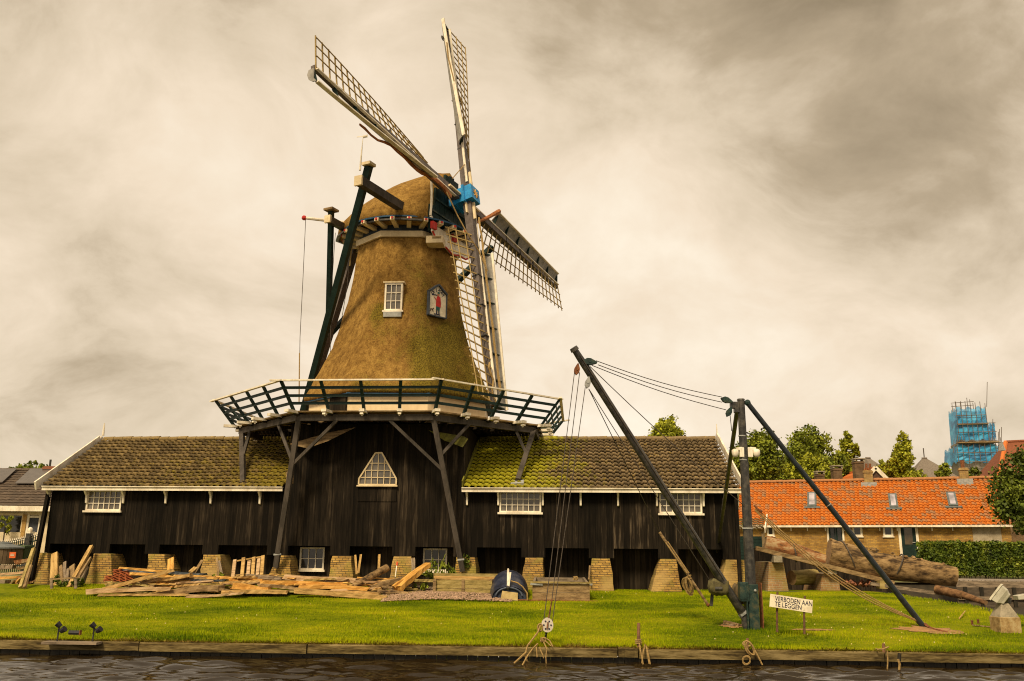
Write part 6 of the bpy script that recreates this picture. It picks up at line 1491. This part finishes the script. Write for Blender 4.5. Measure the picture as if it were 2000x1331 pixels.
# things leaning at the wall
def lean(x0, y0, x1, y1, w, Y0, Y1, mat, label, name='leaning_plank', th=.04, tap=1.):
    a, b = at(x0, y0, Y0), at(x1, y1, Y1); x = (b - a).normalized(); y = x.cross(V((0, 1, 0))).normalized(); z = x.cross(y); n = 6; rings = []
    for i in range(n + 1):
        c = a.lerp(b, i / n); k = w * (1 + (tap - 1) * i / n) * (1 + random.uniform(-.08, .08)); rings.append([c - y * k / 2 - z * th / 2, c + y * k / 2 - z * th / 2, c + y * k / 2 + z * th / 2, c - y * k / 2 + z * th / 2])
    return ob(name, MB().loft(rings), mat, None, label, 'plank', 'planks leaning at the shed wall', loc=(a + b) / 2, rot=Matrix((x, y, z)).transposed().to_quaternion())
lean(105, 1146, 107, 1081, .24, 26.9, 27.6, rawwood, 'broad pale plank leaning by the first brick pier', th=.06, tap=.8)
lean(124, 1140, 127, 1098, .10, 26.9, 27.5, greywood, 'narrow grey board left of the short square board'); lean(120, 1138, 118, 1106, .12, 26.9, 27.4, oldwood, 'short brown board beside the broad pale plank')
lean(140, 1138, 141, 1105, .18, 26.9, 27.5, oldwood, 'square topped brown board in the first opening'); lean(131, 1140, 132, 1112, .1, 26.8, 27.3, greywood, 'lowest grey board in the first opening')
lean(134, 1148, 179, 1067, .11, 26.3, 27.9, rawwood, 'longest pole slanting up across the first opening', th=.08); lean(144, 1145, 176, 1090, .09, 26.3, 27.6, oldwood, 'second pole slanting right in the first opening', th=.07); lean(152, 1146, 170, 1108, .08, 26.3, 27.3, greywood, 'short pole slanting right at the second pier', th=.06)
lean(40, 1148, 66, 1072, .10, 26.0, 27.4, mosswood, 'mossy pole leaning against the outer corner post', th=.08); lean(48, 1148, 60, 1105, .09, 25.9, 26.8, oldwood, 'short plank leaning at the outer corner post', th=.06)
lean(333, 1117, 334, 1091, .20, 26.8, 27.2, orangewood, 'reddish orange board standing right of the third pier')
lean(436, 1134, 428, 1096, .07, 26.3, 26.8, greywood, 'grey lath against the right side of the fourth pier'); lean(428, 1134, 424, 1090, .06, 26.4, 26.9, oldwood, 'brown lath against the fourth pier face')
lean(378, 1122, 395, 1095, .08, 26.4, 26.9, oldwood, 'brown board leaning on the left flank of the fourth pier'); lean(372, 1118, 382, 1109, .12, 26.3, 26.6, rawwood, 'short pale block left of the fourth pier')
lean(697, 1122, 694, 1085, .06, 26.9, 27.4, rawwood, 'pale stake standing leftmost in the middle opening'); lean(700, 1120, 705, 1084, .06, 26.9, 27.4, rawwood, 'pale stake tilted right in the middle opening'); lean(740, 1114, 741, 1084, .07, 26.9, 27.5, rawwood, 'single pale stake at the right of the middle opening')
lean(808, 1120, 807, 1091, .11, 26.8, 27.2, greywood, 'grey plank standing against the right flank of the sixth pier')
lean(1150, 1133, 1152, 1106, .05, 26.3, 26.8, oldwood, 'thin dark board behind the right end of the open trough')
tl_ = thing('garden_tool', 'white and orange handled tool leaning on the yellow pier', 'tool', at(772, 1128, 26.4))
ob('handle', MB().tube(at(772, 1128, 26.4), at(775, 1104, 26.75), .016), white, tl_); ob('grip', MB().tube(at(775, 1106, 26.73), at(776, 1098, 26.8), .024), M('tool_orange', (.65, .10, .03), bump=0), tl_)
rl_ = thing('low_rail', 'low rickety rail on short posts in front of the leaning poles', 'rail', at(125, 1148, 25.6))
ob('bar', MB().beam(at(97, 1132, 25.6), at(157, 1128, 25.6), .05, .04), oldwood, rl_)
for px in (101, 148): ob('post', MB().beam(at(px, 1150, 25.6), at(px, 1129, 25.6), .07, .05, V((0, 1, 0))), greywood, rl_)
# timber troughs
def boards_face(mb, a, b, z0, z1, n, th=.05):
    for i in range(n):
        za = z0 + (z1 - z0) * i / n; zb = z0 + (z1 - z0) * (i + 1) / n - .012; j = random.uniform(-.01, .01)
        mb.hexa([V((a.x, a.y + j, za)), V((b.x, b.y + j, za)), V((b.x, b.y + th, za)), V((a.x, a.y + th, za)), V((a.x, a.y + j, zb)), V((b.x, b.y + j, zb)), V((b.x, b.y + th, zb)), V((a.x, a.y + th, zb))])
tr1 = thing('timber_trough', 'mossy yellow timber trough of stacked boards beside the upturned boat', 'trough', at(905, 1158, 25.0))
a, b = at(846, 1157, 25.0), at(961, 1155, 24.9); z0 = a.z; z1 = at(850, 1133, 25.0).z
mb = MB(); boards_face(mb, a, b, z0, z1, 3); ob('front', mb, mosswood, tr1)
a2, b2 = at(846, 1131, 26.0), at(974, 1130, 25.9); mb = MB(); boards_face(mb, a2, b2, z0, at(850, 1119, 26.0).z, 3); ob('back', mb, mosswood, tr1)
mb = MB(); mb.hexa([V((a.x, a.y + .05, z0)), V((a.x + .05, a.y + .05, z0)), V((a.x + .05, a2.y, z0)), V((a.x, a2.y, z0)), V((a.x, a.y + .05, z1)), V((a.x + .05, a.y + .05, z1)), V((a.x + .05, a2.y, z1 + .08)), V((a.x, a2.y, z1 + .08))]); ob('end', mb, oldwood, tr1)
mb = MB(); mb.hexa([V((b.x - .05, b.y + .05, z0)), V((b.x, b.y + .05, z0)), V((b.x, b2.y, z0)), V((b.x - .05, b2.y, z0)), V((b.x - .05, b.y + .05, z1)), V((b.x, b.y + .05, z1)), V((b.x, b2.y, z1 + .06)), V((b.x - .05, b2.y, z1 + .06))]); ob('end', mb, oldwood, tr1)
for px in (848, 904, 957): p = at(px, 1157, 24.95); ob('post', MB().beam(p, V((p.x, p.y, z1 + .02)), .08, .06, V((0, 1, 0))), oldwood, tr1)
for (xa, xb, yy, Y) in ((848, 972, 1127, 25.5), (850, 960, 1130, 25.3)): ob('loose_board', MB().beam(at(xa, yy, Y), at(xb, yy + 2, Y), .2, .05), rawwood, tr1)
tr2 = thing('timber_trough', 'open grey brown timber box with metal corner straps right of the boat', 'trough', at(1095, 1175, 24.3))
a, b = at(1040, 1174, 24.3), at(1152, 1176, 24.1); z0 = lawn_h(a.x, a.y) - .01; z1 = at(1045, 1139, 24.3).z; dep = V((-.12, 1.25, 0))
mb = MB(); boards_face(mb, a, b, z0, z1, 2, .06); ob('front', mb, oldwood, tr2)
zb_ = z1 + .13; A2, B2 = at(1044, 1150, 25.5), at(1142, 1150, 25.4)
mb = MB(); boards_face(mb, A2, B2, z0, zb_, 2, .06); ob('back', mb, greywood, tr2)
for (p, q, s_) in ((a, A2, 1), (b, B2, -1)):
    ob('end', MB().hexa([V((p.x, p.y + .06, z0)), V((p.x + .06 * s_, p.y + .06, z0)), V((q.x + .06 * s_, q.y, z0)), V((q.x, q.y, z0)), V((p.x, p.y + .06, z1)), V((p.x + .06 * s_, p.y + .06, z1)), V((q.x + .06 * s_, q.y, zb_)), V((q.x, q.y, zb_))]), greywood, tr2)
ob('rim', MB().beam(V((a.x - .05, a.y, z1 + .02)), V((b.x + .05, b.y, z1 + .02)), .12, .04), mosswood, tr2)
for xa, xb in ((1036, 1060), (1129, 1157)): ob('corner_strap', MB().beam(at(xa, 1141, 24.25), at(xb, 1142, 24.25), .03, .05), lead, tr2)
ob('skid', MB().beam(V((a.x - .2, a.y - .02, z0 + .01)), V((b.x + .2, b.y - .02, z0 + .01)), .1, .05), rust, tr2)
ob('rope_bundle', MB().path([at(1124 + 4 * math.sin(t * 2.2), 1130 + 3 * math.cos(t * 3.1), 25.1) for t in np.linspace(0, 9, 26)], .025, 5), rope, tr2)
# upturned rowing boat, transom toward the canal
bt_c = at(994, 1175, 24.2); boat = thing('rowing_boat', 'upturned dark navy rowing boat lying keel up on the gravel', 'boat', V((bt_c.x, bt_c.y, bt_c.z)))
zg = lawn_h(bt_c.x, bt_c.y) + .01; hwid = at(1033, 1175, 24.2).x - bt_c.x
def hull_ring(t, n=17):                      # t 0 transom .. 1 bow
    w = hwid * (.86 + .17 * math.sin(math.pi * min(1, t * 1.15)) if t < .45 else 1.03 * (1 - (max(0, t - .5) / .55) ** 2 * .95)); w = max(w, .04)
    h = .36 + .40 * math.sin(math.pi * .5 * min(1, t / .4)); h = h * (1 - .25 * max(0, t - .75) / .25)
    return [V((bt_c.x - w * math.cos(a), bt_c.y + .05 + 2.6 * t, zg + h * math.sin(a) ** .72)) for a in np.linspace(0, math.pi, n)]
ob('hull', MB().loft([hull_ring(t) for t in np.linspace(0, 1, 14)], cap=False, closed=False), hullblue, boat, smooth=True)
r0_ = hull_ring(0); ob('transom', MB().prism([p + V((0, .04, 0)) for p in r0_], V((0, .04, 0))), M('transom_blue', (.035, .045, .075), (.02, .025, .045), 4), boat)
arch = [V((bt_c.x - hwid * .80 * math.cos(a) * .86, bt_c.y + .05, zg + .03 + .30 * math.sin(a) ** .8)) for a in np.linspace(.25, math.pi - .25, 13)]
ob('transom_trim', MB().path(arch, .022, 6), M('worn_blue', (.10, .12, .17), (.05, .06, .09)), boat)
ob('motor_board', MB().prism([V((bt_c.x + x * hwid, bt_c.y + .0, zg + z)) for x, z in ((-.42, .04), (.44, .0), (.44, .20), (-.34, .25))], V((0, .035, 0))), M('pale_ply', (.58, .44, .20), (.42, .30, .12), 6), boat)
ob('gunwale', MB().path([hull_ring(t)[0] + Z * .01 for t in np.linspace(0, 1, 10)], .03, 6).path([hull_ring(t)[-1] + Z * .01 for t in np.linspace(0, 1, 10)], .03, 6).path([r0_[0] + Z * .012, r0_[-1] + Z * .012], .025, 6), rust, boat)
kp = [V((bt_c.x - .03, bt_c.y + .02 + 2.6 * t, max(q.z for q in hull_ring(t)) + .015)) for t in np.linspace(0, 1, 10)]
ob('keel', MB().path(kp, .03, 6).beam(V((bt_c.x - .02, bt_c.y - .02, zg + .34)), V((bt_c.x + .03, bt_c.y + .1, zg + .72)), .05, .04, V((0, 1, 0))), white, boat)
ob('rudder_fitting', MB().ball(V((bt_c.x - .03, bt_c.y - .03, zg + .33)), .05), blacksteel, boat)
ob('mooring_line', MB().path([V((bt_c.x + .05, bt_c.y + .1, zg + .50)), V((bt_c.x + .22, bt_c.y + .02, zg + .46)), V((bt_c.x + .36, bt_c.y - .02, zg + .36)), V((bt_c.x + .48, bt_c.y - .05, zg + .2)), V((bt_c.x + .49, bt_c.y - .08, zg + .02))], .02, 5), rope, boat)
# plants at the wall
def weed(px, py, Y, h, w, n, label, group='weeds at the foot of the shed', mat=None):
    b = at(px, py, Y); b.z = max(b.z, lawn_h(b.x, min(b.y, 28)))
    t = thing('weed', label, 'plant', b, 0, group); mb = MB(); leaves(mb, [(b + Z * h * .6, w, w * .5, h * .45), (b + Z * h * .3 + V((w * .4, 0, 0)), w * .6, w * .4, h * .3)], n, .05, int(px)); ob('leaves', mb, mat or leafA, t)
    st = MB()
    for i in range(5): st.tube(b, b + V((random.uniform(-w, w), random.uniform(-.1, .1), h * random.uniform(.6, 1.1))), .008, None, 4)
    ob('stems', st, mat or leafA, t)
weed(848, 1148, 26.2, .9, .33, 420, 'climbing green plant growing over the lower right mill window'); weed(872, 1142, 26.3, .55, .22, 180, 'leafy shoot right of the plant at the mill window')
weed(118, 1146, 26.4, .30, .3, 240, 'dark green weeds under the leaning poles', mat=leafC); weed(152, 1146, 26.3, .26, .2, 130, 'small weeds at the foot of the second pier', mat=leafC); weed(424, 1136, 26.1, .22, .14, 70, 'tiny green weed at the fourth pier')
weed(822, 1152, 25.3, .22, .2, 120, 'green weeds in the stacked plank ends'); weed(908, 1112, 27.0, .45, .12, 110, 'ivy clinging to the pier at the foot of the long strut', mat=leafC)
# boards in front of the pile on the far left yard
for (x0, y0, x1, y1, th, Y, mt_, lab) in ((0, 1108, 28, 1108, 8, 29, greywood, 'dark grey beam end in the yard left of the mill'), (-40, 1122, 50, 1119, 5, 28.5, pinkwood, 'pale long board lying in the yard left of the mill'), (-30, 1130, 44, 1127, 5, 28, orangewood, 'orange board below the pale yard board'), (-30, 1140, 14, 1140, 14, 27.5, greywood, 'stack end of grey timber at the left edge'), (34, 1100, 62, 1092, 8, 30.5, barkred, 'short thick brown trunk lying by the green bin'), (36, 1112, 60, 1106, 5, 29.5, oldwood, 'narrow brown beam under the trunk in the yard')):
    pp(x0, y0, x1, y1, th, Y, Y, mt_, lab, .3, group='timber in the yard left of the mill')
for i in range(12):
    px = 12 + 3.2 * i + random.uniform(-2, 2); Y = 27.6 + random.uniform(-.2, .3)
    a = at(px, 1146 - random.uniform(0, 6), Y); plank(a, a + V((random.uniform(.2, .4), random.uniform(-.2, .2), random.uniform(.1, .35))), .06, .1, random.choice([barkred, oldwood, orangewood]), 'split firewood piece in the small heap left of the corner post', 'firewood heap left of the mill')

# ================================================================== BANK FITTINGS
def spot_pair(px0, heads, label):
    b = G(px0, 1240); b = V((at(px0, 1240, 18.0).x, 18.0, lawn_h(b.x, 18.0))); t = thing('garden_floodlight', label, 'floodlight', b, 0, 'paired floodlights on the bank')
    top = at(px0 + 2, 1228, 18.0); ob('bracket', MB().tube(b, top, .016), blacksteel, t)
    for (hx, hy, rx) in heads:
        c = at(hx, hy, 17.95); dv = V((.75, -.2, .5)) if hx > px0 + 5 else V((-.6, -.2, .6)); dv.normalize()
        h_ = ob('lamp_head', MB().path([c - dv * .05, c - dv * .02, c + dv * .035], .042, 10, .056).tube(c + dv * .035, c + dv * .05, .060, .058, 10), blackplastic, t)
        ob('arm', MB().tube(c - dv * .03, top, .013), blacksteel, h_)
spot_pair(113, ((115, 1221, 0), (123, 1231, 0)), 'pair of small black floodlights left of the grey box on the quay'); spot_pair(182, ((182, 1222, 0), (193, 1231, 0)), 'pair of small black floodlights right of the grey box on the quay')
bx = thing('ballast_box', 'small dark box lying between the two floodlight pairs', 'box', at(146, 1240, 17.95)); c = at(146, 1236, 17.95)
ob('box', MB().loft([[c + V((x, .045 * math.cos(a), .042 * math.sin(a))) for a in np.linspace(0, 6.283, 11)[:-1]] for x in (-.105, .10)]), blackplastic, bx); ob('end_cap', MB().obox(c + V((.11, 0, 0)), V((.008, 0, 0)), V((0, .04, 0)), Z * .045), rust, bx)
sl0 = at(142, 1243, 17.93); ob('paving_slab', MB().obox(V((sl0.x, sl0.y, lawn_h(sl0.x, 17.95) + .0)), V((.54, -.02, 0)), V((0, .13, 0)), Z * .022), greywood, None, 'flat grey timber slab set in the quay edge under the floodlights', 'slab')
fp = thing('post_floodlight', 'grey box floodlight tilted on a mossy concrete post at the right edge', 'floodlight', G(1964, 1233)); Yf = G(1964, 1233).y
w0 = at(1945, 1232, Yf); w1 = at(1985, 1232, Yf); wz = at(1964, 1205, Yf).z; cxm = (w0.x + w1.x) / 2; hw2 = (w1.x - w0.x) / 2
ob('post', MB().obox(V((cxm, Yf, (w0.z + wz) / 2 - .02)), V((hw2, .0, 0)), V((0, hw2, 0)), Z * ((wz - w0.z) / 2 + .02)), M('mossy_concrete', (.34, .22, .09), (.20, .13, .05), 6, c3=(.42, .32, .16)), fp, bevel=.012)
pt = at(1961, 1178, Yf).z; ob('cap_stone', MB().loft([[V((cxm + sx * hw2 * k, Yf + sy * hw2 * k, z)) for sx, sy in ((-1, -1), (1, -1), (1, 1), (-1, 1))] for k, z in ((.92, wz), (.80, wz + .07), (.34, pt))]), concrete, fp)
fc = at(1955, 1163, Yf - .02); tz_ = V((-.66, .42, .62)).normalized(); tilt_x = V((.55, -.35, .82)); tilt_x = (tilt_x - tz_ * (tilt_x @ tz_)).normalized(); ty = tilt_x.cross(tz_)
quad_ = lambda k, kx, ky: [fc + tz_ * k + tilt_x * a * kx + ty * b * ky for a, b in ((-1, -1), (1, -1), (1, 1), (-1, 1))]
hd_ = ob('lamp_housing', MB().loft([quad_(.09, .19, .16), quad_(-.03, .18, .15), quad_(-.09, .14, .11), quad_(-.14, .12, .09)]), lampgrey, fp, bevel=.012)
ob('rim', MB().loft([quad_(.09, .205, .175), quad_(.125, .205, .175)]), M('lamp_rim', (.62, .57, .45), (.5, .46, .36)), hd_); ob('lens', MB().loft([quad_(.126, .17, .14), quad_(.132, .17, .14)]), M('lamp_lens', (.50, .47, .37), (.42, .39, .3), rough=.3), hd_)
ob('bracket', MB().beam(V((cxm, Yf, pt - .02)), fc - tz_ * .1, .06, .1).obox(fc + V((.14, .05, -.09)), V((.07, 0, -.03)), V((0, .05, 0)), V((.02, 0, .06))), blacksteel, fp)
ob('second_lamp', MB().obox(at(1994, 1166, Yf + .1), V((.12, 0, .02)), V((0, .1, 0)), V((-.01, 0, .045))), lampgrey, fp, bevel=.01)
# mooring posts with ropes
def mooring(px, y0, y1, Y, label, r_=.035):
    a, b = at(px, y0, Y), at(px - .5, y1, Y); t = thing('mooring_post', label, 'post', b, 0, 'mooring posts along the quay')
    ob('post', MB().path([b - Z * .1, a.lerp(b, .5), a], r_, 8, r_ * .85, .08), M('worn_post', (.24, .12, .06), (.13, .07, .035), 9) if 'worn_post' not in bpy.data.materials else bpy.data.materials['worn_post'], t); return t, a, b
def loops(t, pts_list, r_=.014):
    for pts in pts_list: ob('rope', MB().path(pts, r_, 5), rope, t)
t, a, b = mooring(1247.5, 1217, 1262, 17.75, 'tallest wooden mooring post with rope wound round its foot')
loops(t, [[b + V((.055 * math.cos(s_ * 6.28 * 3), .055 * math.sin(s_ * 6.28 * 3), .03 + s_ * .09)) for s_ in np.linspace(0, 1, 24)],
          [at(1249, 1258, 17.6), at(1251, 1272, 17.45), at(1254, 1286, 17.42), at(1256, 1298, 17.4)],
          [at(1254, 1296, 17.42), at(1256, 1275, 17.45), at(1260, 1259, 17.55), at(1264, 1268, 17.45), at(1267, 1282, 17.42), at(1270, 1298, 17.4)], [at(1262, 1262, 17.5), at(1265, 1278, 17.42), at(1268, 1297, 17.4)]])
t, a, b = mooring(1460, 1247, 1262, 17.6, 'low mooring stump with a pale looped rope hanging over the quay', .03)
def oval(cx, cy, rx, ry, Y, ang=0): return [at(cx + rx * math.cos(s_) * math.cos(ang) - ry * math.sin(s_) * math.sin(ang), cy + rx * math.cos(s_) * math.sin(ang) + ry * math.sin(s_) * math.cos(ang), Y) for s_ in np.linspace(0, 6.28, 22)]
loops(t, [oval(1463, 1266, 7, 15, 17.38, -.45), oval(1466, 1267, 6, 14, 17.36, -.5), oval(1459, 1258, 8, 5, 17.5, .1), [at(1474, 1270, 17.36), at(1482, 1285, 17.34), at(1489, 1299, 17.33)]], .015)
loops(t, [oval(1458, 1290, 7 + i, 7, 17.34, i) for i in range(3)], .013)
t, a, b = mooring(1726, 1257, 1266, 17.45, 'lowest mooring stump nearly flush with the grass', .035)
loops(t, [[at(1711, 1267, 17.4), at(1714, 1269, 17.3), at(1726, 1268, 17.3), at(1735, 1264, 17.4)], [at(1733, 1271, 17.05), at(1734, 1290, 17.04), at(1733, 1308, 17.03)]], .014)
fb = thing('rubbing_post', 'dark stake with a frayed rope hanging in the quay joint at right', 'post', at(1756, 1300, 17.0)); ob('stake', MB().tube(at(1757, 1276, 17.02), at(1756, 1292, 17.02), .035), darkpile, fb); ob('rope', MB().path([at(1754, 1288, 16.98), at(1757, 1298, 16.98), at(1756, 1312, 16.97)], .022, 5), rope, fb)
# ropes tied at the crane hook, trailing into the water
mr = thing('mooring_rope', 'tangle of yellow mooring ropes tied below the hook block and trailing into the canal', 'rope', at(1062, 1262, 17.6))
Yq = 17.55
RP = [[(1056, 1222, 17.85), (1050, 1236, 17.8), (1030, 1262, 17.5), (1027, 1275, 17.4), (1004, 1296, 17.2)], [(1050, 1258, 17.7), (1040, 1268, 17.5), (1030, 1282, 17.35), (1020, 1300, 17.2)], [(1028, 1270, 17.45), (1026, 1283, 17.4), (1032, 1296, 17.4)],
      [(1065, 1252, 17.7), (1076, 1262, 17.5), (1080, 1264, 17.5), (1074, 1252, 17.6), (1068, 1248, 17.7)], [(1062, 1255, 17.7), (1068, 1268, 17.45), (1066, 1284, 17.4), (1067, 1298, 17.4)], [(1054, 1266, 17.5), (1060, 1280, 17.4), (1062, 1286, 17.4)], [(1048, 1264, 17.5), (1049, 1284, 17.4)]]
for i, q in enumerate(RP): ob('rope', MB().path([at(*p) for p in q], .017 if i < 3 else .011, 5), rope, mr)
ob('knot', MB().path([at(1061 + 5 * math.cos(s_ * 2.3), 1250 + 4 * math.sin(s_ * 3.1), 17.75 - .02 * math.sin(s_)) for s_ in np.linspace(0, 9, 30)], .016, 5).path([at(1055 + 4.5 * math.cos(s_), 1226 + 7 * math.sin(s_), 17.86) for s_ in np.linspace(0, 6.3, 16)], .018, 5), rope, mr)
tf = MB(); c = G(1050, 1256)
for i in range(900):
    x, y = c.x + random.gauss(0, .22), quay_y(c.x) + .05 + abs(random.gauss(0, .14)); h = random.uniform(.06, .16); z = lawn_h(x, y) - .01; a = random.uniform(0, 6.28)
    tf.add([V((x - .006, y, z)), V((x + .006, y, z)), V((x + math.cos(a) * h * .5, y - abs(math.sin(a)) * h * .5, z + h * .8))], [(0, 1, 2)])
ob('grass_tuft', tf, blades_m, kind='stuff', label='long grass tuft at the quay edge below the hook block')
# scrap at the crane foot, small iron bits on the right lawn
for (x0, y0, x1, y1, th, Y, mt_, lab) in ((1414, 1214, 1444, 1223, 5, 19.1, oldwood, 'brown plank end tilted on the scrap at the crane foot'), (1417, 1220, 1438, 1221, 4, 19.2, greywood, 'short grey plank under the tilted one at the crane foot'), (1408, 1223, 1440, 1228, 3, 19.0, rawwood, 'thin board flat on the soil at the crane foot'), (1432, 1226, 1455, 1227, 3, 18.9, orangewood, 'orange splinter board nearest the crane mast')):
    pp(x0, y0, x1, y1, th, G(x0, 1224).y, G(x1, 1227).y, mt_, lab, .14, group='scrap wood at the crane foot')
for i, (px, py, lab) in enumerate(((1899, 1216, 'leftmost small rusty iron stub in the right lawn'), (1911, 1214, 'middle small rusty iron stub in the right lawn'), (1938, 1220, 'right small rusty iron stub near the concrete post'))):
    P = G(px, py + 5); ob('iron_stub', MB().path([P - Z * .02, P + Z * .05, P + Z * .10], .022, 7, .03, .15), rust, None, lab, 'iron stub', 'rusty iron stubs in the lawn')
pp(1900, 1221, 1936, 1225, 1.6, G(1900, 1223).y, G(1936, 1226).y, oldwood, 'thin plank strip between the rusty stubs', .06, group='plank strip in the lawn')
ob('driftwood_stick', MB().path([G(1874, 1211) + Z * .03, G(1880, 1206) + Z * .06, G(1886, 1201) + Z * .09], .018, 6, .010, .2), rawwood, None, 'pale bent stick lying on the lawn left of the rusty stubs', 'stick')
